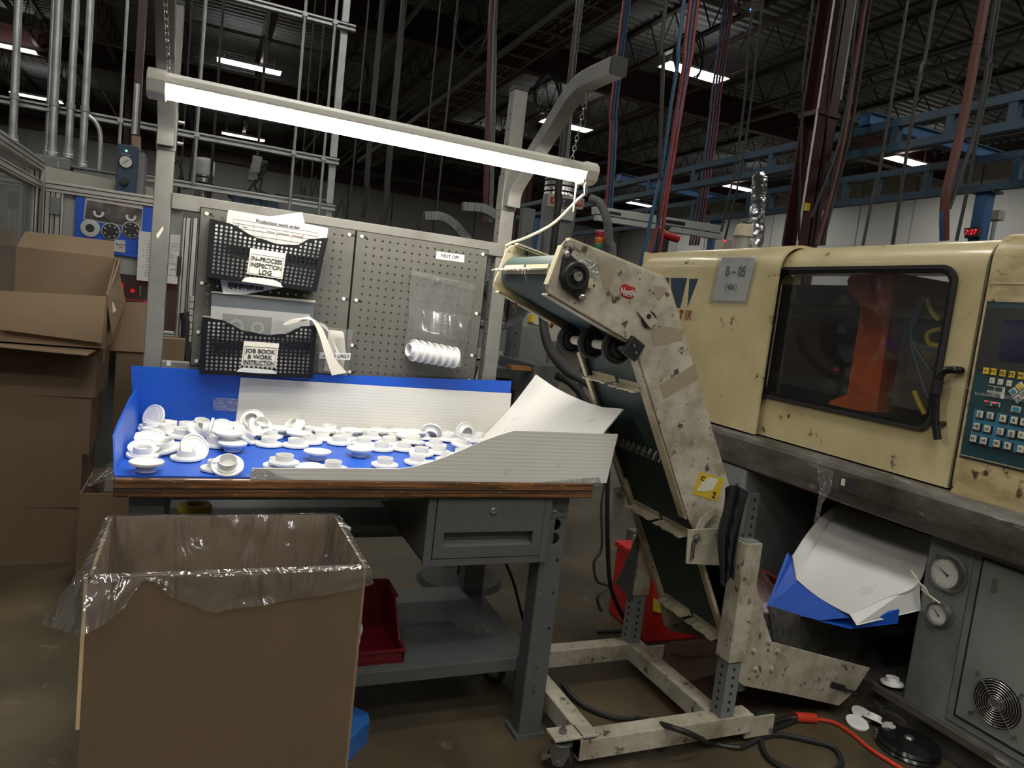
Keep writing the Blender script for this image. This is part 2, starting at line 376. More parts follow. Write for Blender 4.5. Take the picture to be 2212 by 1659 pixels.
# ceiling fixtures: two-tube strip lights on a regular grid, with extras behind the viewpoint
FX = [(.72, 15.2), (.72, 19.4), (.97, 23.4), (7.75, 9.2), (7.75, 14.1), (7.75, 19.0), (15.0, 10.6), (15.0, 16.3), (15.0, 21.8), (-4.6, 23.4), (-4.25, 18.0),
      (.72, 6.9), (.72, 2.75), (.72, -1.4), (.72, -5.4), (7.75, 4.3), (7.75, -.6), (7.75, -5.2), (-4.6, 12.5), (-4.6, 7.0), (-4.6, 1.5), (-4.6, -4.0), (15.0, 5.0), (15.0, -.6), (4.2, -3.5), (-1.9, -3.5), (.72, -3.5), (4.2, -5.6), (-1.9, -5.6)]  # fixtures after the grid are unseen extras, added to brighten front faces
FL = ['long bright ceiling light above the lamp, upper of two near the left', None, 'small distant ceiling light just below the bench lamp', 'bright ceiling light crossed by the red and blue hoses',
      'ceiling light behind the curved lamp arm', None, 'glowing ceiling light under the blue gantry, right of the maroon column', 'small glowing ceiling light left of the maroon column',
      'tiny far ceiling light between blue gantry rails', 'ceiling light behind the galvanised conduits', 'ceiling light cut off by the photo edge, upper left']
def fixture(X, Y, lab):
    t = T('ceiling_light', lab or 'unseen ceiling strip light', 'ceiling light', (X, Y, 5.72), 'ceiling lights')
    MB().add([(X - .64, Y - .19, 5.74), (X + .64, Y - .19, 5.74), (X + .64, Y + .19, 5.74), (X - .64, Y + .19, 5.74), (X - .64, Y - .09, 5.82), (X + .64, Y - .09, 5.82), (X + .64, Y + .09, 5.82), (X - .64, Y + .09, 5.82)],
             [(4, 5, 6, 7), (0, 1, 5, 4), (1, 2, 6, 5), (2, 3, 7, 6), (3, 0, 4, 7)]).build('housing', 'lamp_body', t)
    MB().box(X - .61, X + .61, Y - .175, Y + .175, 5.742, 5.75).build('diffuser', 'ceil_light', t)
    MB().box(X - .6, X + .6, Y - .05, Y + .05, 5.8205, 5.824).build('added_uplight', 'up_fill', t)  # glowing strip added on top to brighten the roof deck
    for s in (-.5, .5): MB().cyl((X + s, Y, 5.825), (X + s, Y, 6.55), .006, 6).build('hanger', 'steel', t)
for (x, y), l in zip(FX, FL + [None] * 20): fixture(x, y, l)
# steel columns
def hcol(name, x, y, label, w=.26, d=.26, z1=6.5):
    m = MB().box(x - w / 2, x + w / 2, y - d / 2, y - d / 2 + .02, 0, z1).box(x - w / 2, x + w / 2, y + d / 2 - .02, y + d / 2, 0, z1).box(x - .008, x + .008, y - d / 2, y + d / 2, 0, z1)
    o = tag(m.build(name, 'maroon_steel'), label, 'column', kind='structure'); return o
cx_, cy_ = 4.55, A(1728, 519, 'x', 4.55).y
cl = hcol('column', cx_, cy_, 'maroon steel building column rising behind the moulding machine', .19, .19)
MB().box(cx_ - .11, cx_ + .11, cy_ - .11, cy_ + .11, 3.05, 3.09).build('strap', 'maroon_steel', cl)
MB().tube([(cx_ - .105, cy_ - .085, 1.4), (cx_ - .105, cy_ - .085, 6.3)], .009, 8).build('conduit', 'lamp_body', cl)
MB().tube([(cx_ + .105, cy_ - .09, 3.2), (cx_ + .105, cy_ - .09, 6.3)], .010, 8).build('conduit', 'galv', cl)
MB().tube([(cx_ - .07, cy_ - .105, 5.9), (cx_ - .06, cy_ - .11, 4.6), (cx_ - .04, cy_ - .105, 3.4), (cx_ + .04, cy_ - .105, 2.6), (cx_ + .06, cy_ - .105, 1.7)], .008, 6, sm=5).build('cable', 'cable', cl)
MB().box(cx_ - .105, cx_ - .07, cy_ - .125, cy_ - .10, 2.30, 2.36).build('breaker', 'yellow', cl)
hcol('column.001', -1.8, 19.2, 'distant maroon column behind the galvanised rods', .26, .26, 6.2)
hcol('column.002', 9.2, 19.5, 'far maroon column beyond the curved lamp arm', .3, .3, 6.2)
# ================================================================ the packing bench
HT = .79
WX, WY = 1.22, .70
b = T('packing_bench', 'grey steel packing bench with a worn wood-edged top, pegboard and drawer', 'workbench', (.61, .33, 0))
m = MB().box(.0, WX, .0, WY, HT - .044, HT)
m.build('worktop', 'wood_edge', b, bv=.004)
MB().box(.002, WX - .002, -.0008, .0006, HT - .0245, HT - .0205).build('edge_groove', 'cable', b)
MB().box(.002, WX - .002, -.0006, .0006, HT - .031, HT - .0295).build('edge_groove', 'cable', b)
def leg(x0, x1, y0, y1):
    l = MB()
    z0, z1 = .0, HT - .0445
    t = .004
    if x0 > 1 and y0 < .3:
        l.box(x0, x1, y0, y0 + t, .012, .593).box(x0, x1, y0, y0 + t, .677, z1)
        l.perf(lambda a, c, d: (x0 + a, y0 + d, .677 - c), 1, 2, x1 - x0, .084, .0185, t)
    else: l.box(x0, x1, y0, y0 + t, .012, z1)
    l.box(x0, x0 + t, y0 + t, y1, .012, z1).box(x1 - t, x1, y0 + t, y1, .012, z1)
    o = l.build('leg', 'bench_grey', b, bv=.002)
    MB().box(x0 - .012, x1 + .012, y0 - .01, y1 + .01, 0, .012).build('foot', 'bench_grey', o)
    return o
legs = [leg(.03, .105, .035, .10), leg(1.095, 1.168, .035, .10), leg(.03, .105, .60, .665), leg(1.095, 1.168, .60, .665)]
L1 = legs[1]
for z in (.55, .45, .34): MB().cyl((1.152, .0335, z), (1.152, .0345, z), .0045, 10).build('bolt_hole', 'dark_void', L1)
for z in (.55, .45, .34): MB().cyl((1.108, .0335, z), (1.108, .0345, z), .0035, 10).build('bolt_hole', 'bench_light', L1)
for z, r in ((.205, .011), (.225, .005), (.165, .005), (.15, .006)): MB().cyl((1.13, .031, z), (1.13, .036, z), r, 12).build('bolt', 'bench_grey', L1)
lb = MB().box(1.103, 1.130, .0335, .0345, .693, .703).build('maker_label', 'ink', L1)
text('ULINE', (1.1165, .0335, .698), (1, 0, 0), (0, 0, 1), .0095, 'paper_grey', lb)
text('PACKING TABLE', (1.148, .0335, .6995), (1, 0, 0), (0, 0, 1), .0042, 'ink', lb)
text('STATION', (1.148, .0335, .695), (1, 0, 0), (0, 0, 1), .0038, 'ink', lb)
MB().box(.105, 1.095, .61, .63, .43, .56).build('rear_stringer', 'bench_grey', b)
MB().box(.105, .74, .30, .62, .555, .575).build('cable_tray', 'bench_grey', b)
MB().box(.105, 1.095, .04, .09, HT - .06, HT - .0445).build('front_rail', 'bench_grey', b)
# lower shelf
sh = MB().box(.035, 1.16, .12, .66, .205, .215).box(.035, 1.165, .108, .12, .175, .215).box(.035, 1.16, .655, .665, .175, .215).build('lower_shelf', 'bench_grey', b, bv=.002)
for x, y in ((1.03, .33), (1.07, .33), (1.03, .29), (1.07, .29)):
    MB().lathe([(.0, .006), (.004, .005), (.0055, .0), (.006, 0)], 10, Matrix.Translation((x, y, .215))).build('bolt', 'chrome', sh)
# drawer box hung under the top
d = MB().box(.742, .752, .022, .43, .555, .745).box(1.088, 1.095, .022, .43, .555, .745).box(.742, 1.095, .022, .43, .555, .562).box(.742, 1.095, .42, .43, .562, .745).box(.735, .758, .014, .024, .552, .745).box(1.080, 1.103, .014, .024, .552, .745).box(.758, 1.080, .014, .024, .552, .572).build('drawer_box', 'bench_grey', b, bv=.0015)
x0, x1, z0, z1 = .760, 1.078, .575, .742
hx0, hx1, hz0, hz1 = .786, 1.050, .607, .647
fr = MB()
fr.box(x0, hx0, .012, .022, z0, z1).box(hx1, x1, .012, .022, z0, z1).box(hx0, hx1, .012, .022, z0, hz0).box(hx0, hx1, .012, .022, hz1, z1).box(hx0, hx1, .034, .036, hz0, hz1)
fr.box(hx0 - .001, hx0, .02, .036, hz0, hz1).box(hx1, hx1 + .001, .02, .036, hz0, hz1).box(hx0, hx1, .02, .036, hz1, hz1 + .001)
fr.add([(hx0, .013, hz0), (hx1, .013, hz0), (hx1, .035, hz0 + .012), (hx0, .035, hz0 + .012)], [(0, 1, 2, 3)])
drw = fr.build('drawer_front', 'bench_grey', d)
MB().lathe([(.0, .008), (.006, .008), (.0065, .004), (.0105, .004), (.011, 0)], 16, Matrix.Translation((.921, .012, .709)) @ Matrix.Rotation(math.pi / 2, 4, 'X')).build('lock', 'chrome', drw, smooth=True)
MB().box(.920, .922, .0035, .0045, .705, .713).build('keyway', 'ink', drw)
# uprights, cross beams, pegboards
def upright(x0, x1):
    u = MB().box(x0, x1, .612, .662, HT, 2.01).build('upright', 'bench_light', b, bv=.003)
    for k in range(22):
        z = .86 + k * .0508
        MB().cyl((x1 + .0004, .625, z), (x1 - .001, .625, z), .0042, 8).build('slot', 'dark_void', u)
        MB().cyl((x0 - .0004, .63, z), (x0 + .001, .63, z), .0042, 8).build('slot', 'dark_void', u)
    MB().box(x0 - .002, x1 + .002, .61, .664, 2.008, 2.02).build('end_cap', 'black', u)
    return u
UL = upright(.004, .052); UR = upright(1.082, 1.133)
MB().box(.052, 1.15, .606, .642, 1.438, 1.484).build('upper_beam', 'bench_light', b, bv=.003)
MB().box(.052, 1.082, .606, .642, .955, .99).build('lower_beam', 'bench_light', b, bv=.003)
def pegboard(hx0, x0, x1, z0=.985, z1=1.455, hz=1.4315, part='pegboard'):
    n = MB(); q = .0254
    f = lambda a, c, d: (hx0 - q / 2 + a, .599 + d, hz + q / 2 - c)
    n.perf(f, 16, 18, 16 * q, 18 * q, .0036, .004)
    xa, xb, zb, za = hx0 - q / 2, hx0 - q / 2 + 16 * q, hz + q / 2 - 18 * q, hz + q / 2
    for X0, X1, Z0, Z1 in ((x0, xa, z0, z1), (xb, x1, z0, z1), (xa, xb, za, z1), (xa, xb, z0, zb) if z0 < zb else (xa, xb, zb - .001, zb)):
        n.add([(X0, .599, Z0), (X1, .599, Z0), (X1, .599, Z1), (X0, .599, Z1)], [(0, 1, 2, 3)])
    n.box(x0, x0 + .002, .599, .612, z0, z1).box(x1 - .002, x1, .599, .612, z0, z1).box(x0, x1, .599, .612, z1 - .002, z1)
    p = n.build(part, 'peg_grey', b)
    for X, s in ((x0 + .018, 1), (x1 - .02, 1)):
        for z in (z1 - .018, (z0 + z1) / 2 + .012, z0 + .10, z0 + .012):
            MB().box(X, X + .016, .5980, .5985, z - .0035, z + .0035).build('slot', 'dark_void', p)
            sc = MB().lathe([(.0, .0035), (.005, .003), (.0062, 0)], 12, Matrix.Translation((X, .598, z)) @ Matrix.Rotation(math.pi / 2, 4, 'X')).build('screw', 'sign_paper', p, smooth=True)
    return p
xr = .6258
pegboard(xr - (15 + 3.1029) * .0254, .130, .588)
pegboard(xr, .590, 1.046)
# cantilever arms that carry the lamp
def arm(x0, x1):
    xc = (x0 + x1) / 2; w = (x1 - x0) / 2 - .002
    path = spline([(xc, .588, 1.61), (xc, .575, 1.67), (xc, .50, 1.725), (xc, .41, 1.777), (xc, .32, 1.832), (xc, .25, 1.878), (xc, .19, 1.909), (xc, .12, 1.922), (xc, -.04, 1.918)], 5)
    a = MB(); R = []
    for i, p in enumerate(path):
        t = (path[min(i + 1, len(path) - 1)] - path[max(i - 1, 0)]).normalized(); nn = V((1, 0, 0)).cross(t).normalized()
        R.append([p + V((-w, 0, 0)) + nn * .0225, p + V((w, 0, 0)) + nn * .0225, p + V((w, 0, 0)) - nn * .0225, p + V((-w, 0, 0)) - nn * .0225])
    vs = [q for r in R for q in r]
    a.add(vs, [(i * 4 + k, i * 4 + (k + 1) % 4, i * 4 + 4 + (k + 1) % 4, i * 4 + 4 + k) for i in range(len(R) - 1) for k in range(4)] + [(3, 2, 1, 0)])
    o = a.build('lamp_arm', 'bench_light', b, bv=.002)
    MB().box(x0 - .002, x1 + .002, .608, .666, 1.60, 1.72).build('sleeve', 'bench_light', o, bv=.002)
    MB().box(xc - w + .001, xc + w - .001, -.052, -.040, 1.895, 1.941).build('end_plug', 'black', o)
    MB().cyl((x1 + .004, .64, 1.63), (x1 + .02, .64, 1.63), .006, 8).build('bolt', 'chrome', o)
    MB().cyl((x1 + .004, .64, 1.69), (x1 + .02, .64, 1.69), .006, 8).build('bolt', 'chrome', o)
arm(.004, .052); arm(1.082, 1.133)
# sticker on the left upright
MB().add([tuple(A(x, y, 'y', .6105)) for x, y in ((337, 508), (352, 488), (353, 496), (341, 516))], [(0, 1, 2, 3)]).build('tag_label', 'sign_paper', b)
MB().add([tuple(A(x, y, 'y', .605)) for x, y in ((360, 790), (360, 779), (369, 779), (369, 790))], [(0, 1, 2, 3)]).build('tag_label', 'paper', b)

# ================================================================ the lamp
LY, LZ = .25, 1.700
t = T('fluorescent_lamp', 'long glowing fluorescent lamp hung on chains over the bench', 'lamp', (.61, LY, LZ))
prof = [(-.044, -.002), (-.043, .013), (-.024, .025), (.024, .025), (.043, .013), (.044, -.002), (.040, -.005), (-.040, -.005)]
MB().prism([(.03, LY + a, LZ + z) for a, z in prof], (1.165, 0, 0)).build('housing', 'lamp_body', t, bv=.002)
n = 14
pr = [(.038 * math.cos(math.pi + math.pi * k / n), .028 * math.sin(math.pi + math.pi * k / n) - .004) for k in range(n + 1)]
MB().prism([(.042, LY + a, LZ + z) for a, z in pr], (1.14, 0, 0)).build('diffuser', 'lamp_light', t, smooth=True)
pe = [(-.046, .0), (-.045, .015), (-.024, .029), (.024, .029), (.045, .015), (.046, .0), (.036, -.028), (.016, -.036), (-.016, -.036), (-.036, -.028)]
for x in (.0, 1.185): MB().prism([(x, LY + a, LZ + z) for a, z in pe], (.042, 0, 0)).build('end_cap', 'lamp_body', t, bv=.003)
def chain(p0, p1, nm='chain', r=.0017, ll=.020):
    p0 = V(p0); p1 = V(p1); d = (p1 - p0); k = max(2, int(d.length / (ll * .78))); m = MB(); dn = d.normalized()
    a = dn.orthogonal().normalized(); c = dn.cross(a)
    for i in range(k):
        o = p0 + d * ((i + .5) / k); s = a if i % 2 else c
        m.tube([o + dn * (ll / 2 * math.cos(q)) + s * (ll * .27 * math.sin(q)) for q in [2 * math.pi * j / 8 for j in range(9)]], r, 5, False)
    return m.build(nm, 'chrome', t, smooth=True)
chain((1.15, LY, LZ + .026), (1.115, .13, 1.895)); chain((.045, LY, LZ + .026), (.03, .13, 1.895))
chain((1.168, LY - .03, LZ + .022), (1.185, LY - .045, LZ - .05), 'pull_chain', .0012, .012)
MB().tube([(1.185, LY - .045, LZ - .045), (1.187, LY - .045, LZ - .075)], .008, 10, r1=.006).build('cord_grip', 'chrome', t)
MB().cyl((1.165, LY - .02, LZ - .03), (1.166, LY - .02, LZ - .125), .0028, 8).build('pull_rod', 'cap_white', t)
c1 = [(1.187, LY - .045, LZ - .07), A(1245, 435, 'y', .30), A(1195, 483, 'y', .42), A(1140, 512, 'y', .52), A(1098, 528, 'y', .58), A(1092, 545, 'y', .60), A(1075, 640, 'y', .66), A(1062, 700, 'y', .67), A(1038, 790, 'y', .68), (1.05, .69, .80)]
MB().tube(c1, .0052, 8, sm=6).build('power_cord', 'cord_cream', t, smooth=True)
# ================================================================ things on the pegboard
def plate(pts, ax, v, th, name, mat, parent=None, **k):
    """flat piece with the outline pts (pixels on the plane ax = v), th thick away from the viewer"""
    p = [A(x, y, ax, v) for x, y in pts]
    vec = V((th, 0, 0)) if ax == 'x' else V((0, th, 0)) if ax == 'y' else V((0, 0, -th))
    return MB().prism(p, vec).build(name, mat, parent, **k)
def lines_on(parent, q, n, mat, seed=1, h=.0012, name='printed_line', ragged=True, x0=.08, x1=.92, y0=.08, y1=.92, off=.0007):
    """rows of small print on a quad q = (TL, TR, BR, BL)"""
    R = random.Random(seed); TL, TR, BR, BL = [V(p) for p in q]; nn = (TR - TL).cross(BL - TL).normalized(); m = MB()
    if nn.dot(CAM - TL) < 0: nn = -nn
    P = lambda u, v: (TL * (1 - u) + TR * u) * (1 - v) + (BL * (1 - u) + BR * u) * v + nn * off
    H = (BL - TL).length
    for i in range(n):
        v = y0 + (y1 - y0) * (i + .5) / n; u = x0; e = x1 if not ragged else x1 - R.random() * .3
        while u < e:
            w = .02 + R.random() * .07; w = min(w, e - u)
            m.add([P(u, v - h / H / 2), P(u + w, v - h / H / 2), P(u + w, v + h / H / 2), P(u, v + h / H / 2)], [(0, 1, 2, 3)]); u += w + .012
    return m.build(name, mat, parent)

def wall_file(label, tl, tr, br, bl, dip, yf, rows, cols=25):
    TL, TR, BR, BL = [A(*p, 'y', yf) for p in (tl, tr, br, bl)]
    t = T('wall_file', label, 'wall file', (BL + BR) / 2)
    P = lambda u, v: (TL * (1 - u) + TR * u) * (1 - v) + (BL * (1 - u) + BR * u) * v
    w, h = 1.0, 1.0
    fn = lambda x, y, d: P(x, y) + V((0, d, 0))
    def top(u):                                     # dipped upper edge
        for (a, da), (c, dc) in zip(dip, dip[1:]):
            if a <= u <= c:
                q = (u - a) / (c - a); q = q * q * (3 - 2 * q); return da + (dc - da) * q
        return 0
    e = 1.0 / cols
    def fnc(x, y, d):
        return P(x, max(y, top(min(max(x, 0), 1)))) + V((0, d, 0))
    def skip(x, y):
        if y < top(x) - .5 / rows: return 2
        if y < top(x) + .62 / rows or x < 1.1 * e or x > 1 - 1.1 * e or y > 1 - 1.3 / rows: return 1
        return 0
    MB().perf(fnc, cols, rows, 1.0, 1.0, .0, .0016, skip) if False else None
    m = MB()
    cw, ch = 1 / cols, 1 / rows
    for i in range(cols):
        for j in range(rows):
            x, y = (i + .5) * cw, (j + .5) * ch; k = skip(x, y)
            if k == 2: continue
            o = [(cw / 2 * a, ch / 2 * c) for a, c in ((1, 0), (1, 1), (0, 1), (-1, 1), (-1, 0), (-1, -1), (0, -1), (1, -1))]
            if k == 1:
                m.add([fnc(x + o[q][0], y + o[q][1], 0) for q in (1, 3, 5, 7)], [(0, 1, 2, 3)]); continue
            W = (TR - TL).length; Hh = (BL - TL).length; r = min(cw * W, ch * Hh) * .36
            inn = [(r / W * math.cos(math.pi / 4 * a), r / Hh * math.sin(math.pi / 4 * a)) for a in range(8)]
            m.add([fnc(x + a, y + c, 0) for a, c in o] + [fn(x + a, y + c, 0) for a, c in inn] + [fn(x + a, y + c, .0015) for a, c in inn],
                  [(q, (q + 1) % 8, 8 + (q + 1) % 8, 8 + q) for q in range(8)] + [(8 + q, 8 + (q + 1) % 8, 16 + (q + 1) % 8, 16 + q) for q in range(8)])
    m.build('perforated_front', 'black_mesh', t)
    back = .5965
    bq = [V((p.x, back, p.z)) for p in (TL, TR, BR, BL)]
    MB().add([TL, bq[0], bq[3], BL], [(0, 1, 2, 3)]).add([TR, BR, bq[2], bq[1]], [(0, 1, 2, 3)]).build('side_panel', 'black_mesh', t)
    MB().add([BL, BR, bq[2], bq[3]], [(0, 1, 2, 3)]).build('floor_panel', 'black_mesh', t)
    MB().add(bq, [(0, 1, 2, 3)]).build('back_panel', 'paper', t)
    return t, P
f1, P1 = wall_file('upper black perforated wall file holding production sheets, signed in-process inspection log', (453, 472), (709, 514), (683.5, 631), (444, 598), [(0, 0), (.13, .02), (.42, .20), (.58, .25), (.72, .22), (.86, .06), (1, .0)], .535, 15)
f2, P2 = wall_file('lower black perforated wall file holding the job book', (437, 684), (685, 703), (676, 818), (430, 808), [(0, 0), (.15, .03), (.38, .2), (.56, .24), (.7, .2), (.88, .03), (1, 0)], .535, 15)
def sign(parent, pts, lines, size, y=.5335):
    q = [A(x, yy, 'y', y) for x, yy in pts]
    o = MB().prism(q, (0, .0012, 0)).build('sign_card', 'sign_paper', parent)
    xd = q[1] - q[0]; yd = q[0] - q[3]; c = (q[0] + q[1] + q[2] + q[3]) / 4
    fr = MB(); 
    def B(u, v): return (q[0] * (1 - u) + q[1] * u) * (1 - v) + (q[3] * (1 - u) + q[2] * u) * v - V((0, .0006, 0))
    for (a, b2, c2, d2) in ((.04, .2, .96, .215), (.04, .95, .96, .965), (.04, .2, .05, .965), (.95, .2, .96, .965)):
        fr.add([B(a, b2), B(c2, b2), B(c2, d2), B(a, d2)], [(0, 1, 2, 3)])
    fr.build('border', 'ink', o)
    for i, s in enumerate(lines):
        v = .38 + i * .235
        text(s, B(.5, v), xd, yd, size, 'ink', o, bold=.0004, fit=xd.length * .86)
    return o
sign(f1, [(541, 535.6), (618, 547.7), (609.6, 603), (533, 591.5)], ['IN–PROCESS', 'INSPECTION', 'LOG'], .0185)
sign(f2, [(527, 736.5), (603, 742), (596, 794), (521, 789)], ['JOB BOOK', '& WORK', 'INSTRUCTION'], .0175)
def tabs(parent, pts):
    plate(pts, 'y', .5338, .001, 'label_slot', 'paper', parent)
tabs(f1, [(522, 608), (526, 602), (534, 598), (560, 600), (590, 604), (606, 611), (611, 621), (560, 613)])
tabs(f2, [(511, 803), (516, 797), (524, 794), (555, 796), (588, 799), (596, 803), (598, 808), (555, 806)])
# loose sheets in the upper file
o = tag(plate([(493, 453), (585, 468), (709, 493), (705, 522), (700, 560), (492, 530), (489, 478)], 'y', .565, .0008, 'work_order_sheet', 'paper_grey'), 'white printed production work order sheet in the upper wall file', 'paper')
q = [A(x, y, 'y', .565) for x, y in ((504, 473), (686, 503), (682, 530), (500, 502))]
text('Production work order', A(601, 484.5, 'y', .5645), q[1] - q[0], q[0] - q[3], .0135, 'ink', o, bold=.0002)
g = MB()
def bar2(a, c, w=.0006):
    a = A(*a, 'y', .5643); c = A(*c, 'y', .5643); g.bar(a, c, .0004, w, (0, 0, 1) if abs(a.x - c.x) > abs(a.z - c.z) else (1, 0, 0))
for r in ((504, 473, 686, 503), (503, 481, 685, 511), (502, 491, 684, 519), (501, 502, 682, 530)): bar2(r[:2], r[2:])
for x, y in ((504, 473), (516, 482), (549, 480), (568, 491), (599, 496), (632, 495), (655, 507), (686, 503)): bar2((x, y), (x - 3, y + 30))
g.build('table_rule', 'ink', o)
text('Total Rejects', A(643, 510, 'y', .5642), q[1] - q[0], q[0] - q[3], .006, 'ink_red', o)
text('Total Hours     Total Production', A(600, 503, 'y', .5642), q[1] - q[0], q[0] - q[3], .005, 'ink', o)
text('Shift      Date', A(521, 489, 'y', .5642), q[1] - q[0], q[0] - q[3], .006, 'ink', o)
tag(plate([(580, 468), (652.5, 458), (658.5, 482), (664, 530), (590, 520)], 'y', .5675, .0008, 'folded_sheet', 'paper_grey'), 'blank white sheet tilted behind the work order in the upper wall file', 'paper')
# barcode sheet under the upper file
o = tag(plate([(475.6, 604), (540, 611), (611, 621), (568, 629), (527, 636.5), (482, 634.5)], 'y', .56, .0008, 'barcode_sheet', 'paper'), 'folded barcode sheet poking out below the upper wall file', 'paper')
m = MB(); R = random.Random(3)
for k in range(30):
    x = 492 + k * 2.6 + R.random(); h2 = 7 + R.random() * (9 - k * .2); y0 = 609 + k * .35
    a, c = A(x, y0, 'y', .5592), A(x + 1.0 + R.random(), y0 + h2, 'y', .5592)
    m.add([a, (c.x, a.y, a.z), (c.x, a.y, c.z), (a.x, a.y, c.z)], [(0, 1, 2, 3)])
m.build('barcode', 'ink', o)
# job book
t = T('job_book', 'clear covered job binder with printed page standing in the lower wall file', 'binder', A(560, 700, 'y', .57))
plate([(457, 633), (681, 652), (675, 740), (455, 740)], 'y', .572, .012, 'back_cover', 'logo_blue', t)
plate([(456, 661), (670, 679), (668, 730), (454, 730)], 'y', .569, .001, 'page', 'paper_grey', t)
plate([(481, 677), (588, 686), (584, 735), (478, 735)], 'y', .5683, .0005, 'printed_picture', 'cond_grey', t)
for cx, cy, r in ((510, 705, 15), (556, 709, 13)):
    c = A(cx, cy, 'y', .5678)
    for k in (1, .86, .74):
        mm = MB(); rr = r / 720 * 1.0 * k
        mm.tube([c + V((math.cos(a) * rr, 0, math.sin(a) * rr)) for a in [2 * math.pi * i / 24 for i in range(25)]], .0007, 4, False).build('printed_ring', 'paper', t)
lines_on(t, [A(588, 688, 'y', .568), A(634, 692, 'y', .568), A(631, 720, 'y', .568), A(585, 718, 'y', .568)], 5, 'ink_grey', 4)
plate([(455, 632), (458, 629), (682, 649), (681, 654)], 'y', .566, .006, 'edge_strip', 'cord_cream', t)
plate([(457, 634), (680, 653), (673, 740), (454, 740)], 'y', .564, .0008, 'clear_cover', 'acrylic', t)
# paper tape hanging out of the lower file
t = T('label_strip', 'long cream strip of stickers hanging from the lower file across the label holder', 'label strip', A(700, 720, 'y', .54))
def strip(pa, pb, y0, y1, nm, mat, n=14):
    a = spline([A(*p, 'y', y0 + (y1 - y0) * i / (len(pa) - 1)) for i, p in enumerate(pa)], 5); c = spline([A(*p, 'y', y0 + (y1 - y0) * i / (len(pb) - 1)) for i, p in enumerate(pb)], 5)
    k = min(len(a), len(c)); m = MB()
    m.sheet(lambda u, v: a[round(u * (k - 1))].lerp(c[round(u * (k - 1))], v), k - 1, 1, .0006)
    return m.build(nm, mat, t, smooth=True)
strip([(640, 690), (665, 690), (676, 695), (690, 725), (703, 770), (717, 811)], [(668, 683), (678, 690), (692, 700), (712, 745), (728, 780), (750, 805)], .533, .520, 'strip', 'sign_paper')
strip([(614, 703), (640, 697), (660, 694)], [(612, 698), (636, 688), (668, 686)], .545, .534, 'folded_end', 'sign_paper')
strip([(682, 693), (696, 704), (712, 722), (722, 745), (728, 768)], [(668, 684), (690, 696), (706, 706), (722, 740), (735, 766)], .528, .517, 'upper_strip', 'paper')
# acrylic label holder
t = T('label_holder', 'clear acrylic holder marked labels only beside the lower wall file', 'label holder', A(720, 808, 'y', .57))
q = [A(x, y, 'y', .555) for x, y in ((690, 704), (763, 713), (751, 811), (687, 805))]
MB().prism(q, (0, .0015, 0)).build('front_wall', 'acrylic', t)
qb = [V((p.x, .5945, p.z)) for p in q]
for a, c in ((0, 3), (1, 2), (3, 2)): MB().add([q[a], qb[a], qb[c], q[c]], [(0, 1, 2, 3)]).build('side_wall', 'acrylic', t)
for k, (y, dx) in enumerate(((.588, 0), (.58, -2), (.572, 2))):
    pts = [(712 + dx, 712 + 2 * k), (741 + dx, 716 + 2 * k), (745 + dx, 760), (740 + dx, 803), (702 + dx, 801)]
    oo = plate(pts, 'y', y, .001, 'sticker_sheet', 'sign_paper', t)
lines_on(t, [A(724, 722, 'y', .571), A(743, 725, 'y', .571), (A(740, 800, 'y', .571)), A(718, 798, 'y', .571)], 14, 'ink_grey', 8)
o = plate([(691, 761), (758, 763), (756, 778), (690, 775)], 'y', .5535, .001, 'name_strip', 'paper', t)
text('LABELS ONLY', A(724, 769, 'y', .553), A(758, 763, 'y', .553) - A(691, 761, 'y', .553), (0, 0, 1), .0165, 'ink', o, sx=.9)
# first off label and bag of caps
o = tag(plate([(943, 542.6), (1003.5, 551), (1002.5, 567), (942, 559)], 'y', .5975, .0012, 'first_off_label', 'paper'), 'white first off label stuck on the pegboard', 'label')
text('FIRST OFF', A(972, 555, 'y', .597), A(1003, 551, 'y', .597) - A(943, 543, 'y', .597), (0, 0, 1), .0175, 'ink', o, sx=.86)
t = T('zip_bag', 'clear zip bag with a row of white caps pinned to the pegboard', 'bag', A(940, 785, 'y', .58))
outl = [(892, 584), (1028, 614), (1015, 642), (1004, 739), (996, 790), (878, 772), (872, 762), (884, 740), (884, 616)]
TLb, TRb, BRb, BLb = [A(*p, 'y', .590) for p in ((890, 584), (1028, 614), (1000, 794), (874, 770))]
def bagf(d):
    def f(u, v):
        p = (TLb * (1 - u) + TRb * u) * (1 - v) + (BLb * (1 - u) + BRb * u) * v
        pin = math.exp(-((u - .45) ** 2) / .003) * math.exp(-((v - .12) ** 2) / .01)
        bulge = .012 * math.sin(math.pi * min(1, u)) * min(1, max(0, (v - .12) * 1.6)) + (.03 if v > .68 else .03 * max(0, (v - .4) / .28)) * math.sin(math.pi * u) ** .5
        fold = .010 * math.sin(7 * (u - .45) / (v + .10)) * math.exp(-abs(u - .45) * 4) * min(1, v * 4) * (1 - v)
        edge = .02 * math.sin(v * 9 + 3 * u) * (u - .5) * .25
        return p + V((edge, -(bulge + fold) * d + .0, 0))
    return f
MB().sheet(bagf(1.0), 26, 40).build('bag_front', 'bag_film', t, smooth=True)
MB().sheet(bagf(.05), 4, 6).build('bag_back', 'bag_film', t, smooth=True)
zl = [A(x, y, 'y', .586) for x, y in ((887, 597), (945, 605), (1023, 627))]
MB().tube(zl, .0016, 6, sm=4).build('zip_line', 'bag_film', t)
MB().tube([A(947, 604, 'y', .584), A(945, 608, 'y', .580)], .004, 10).build('push_pin', 'chrome', t)
text('J.Q.\nC.L007\nV. General', A(955, 690, 'y', .56), (1, 0, -.05), (0, 0, 1), .011, 'ink_grey', t)

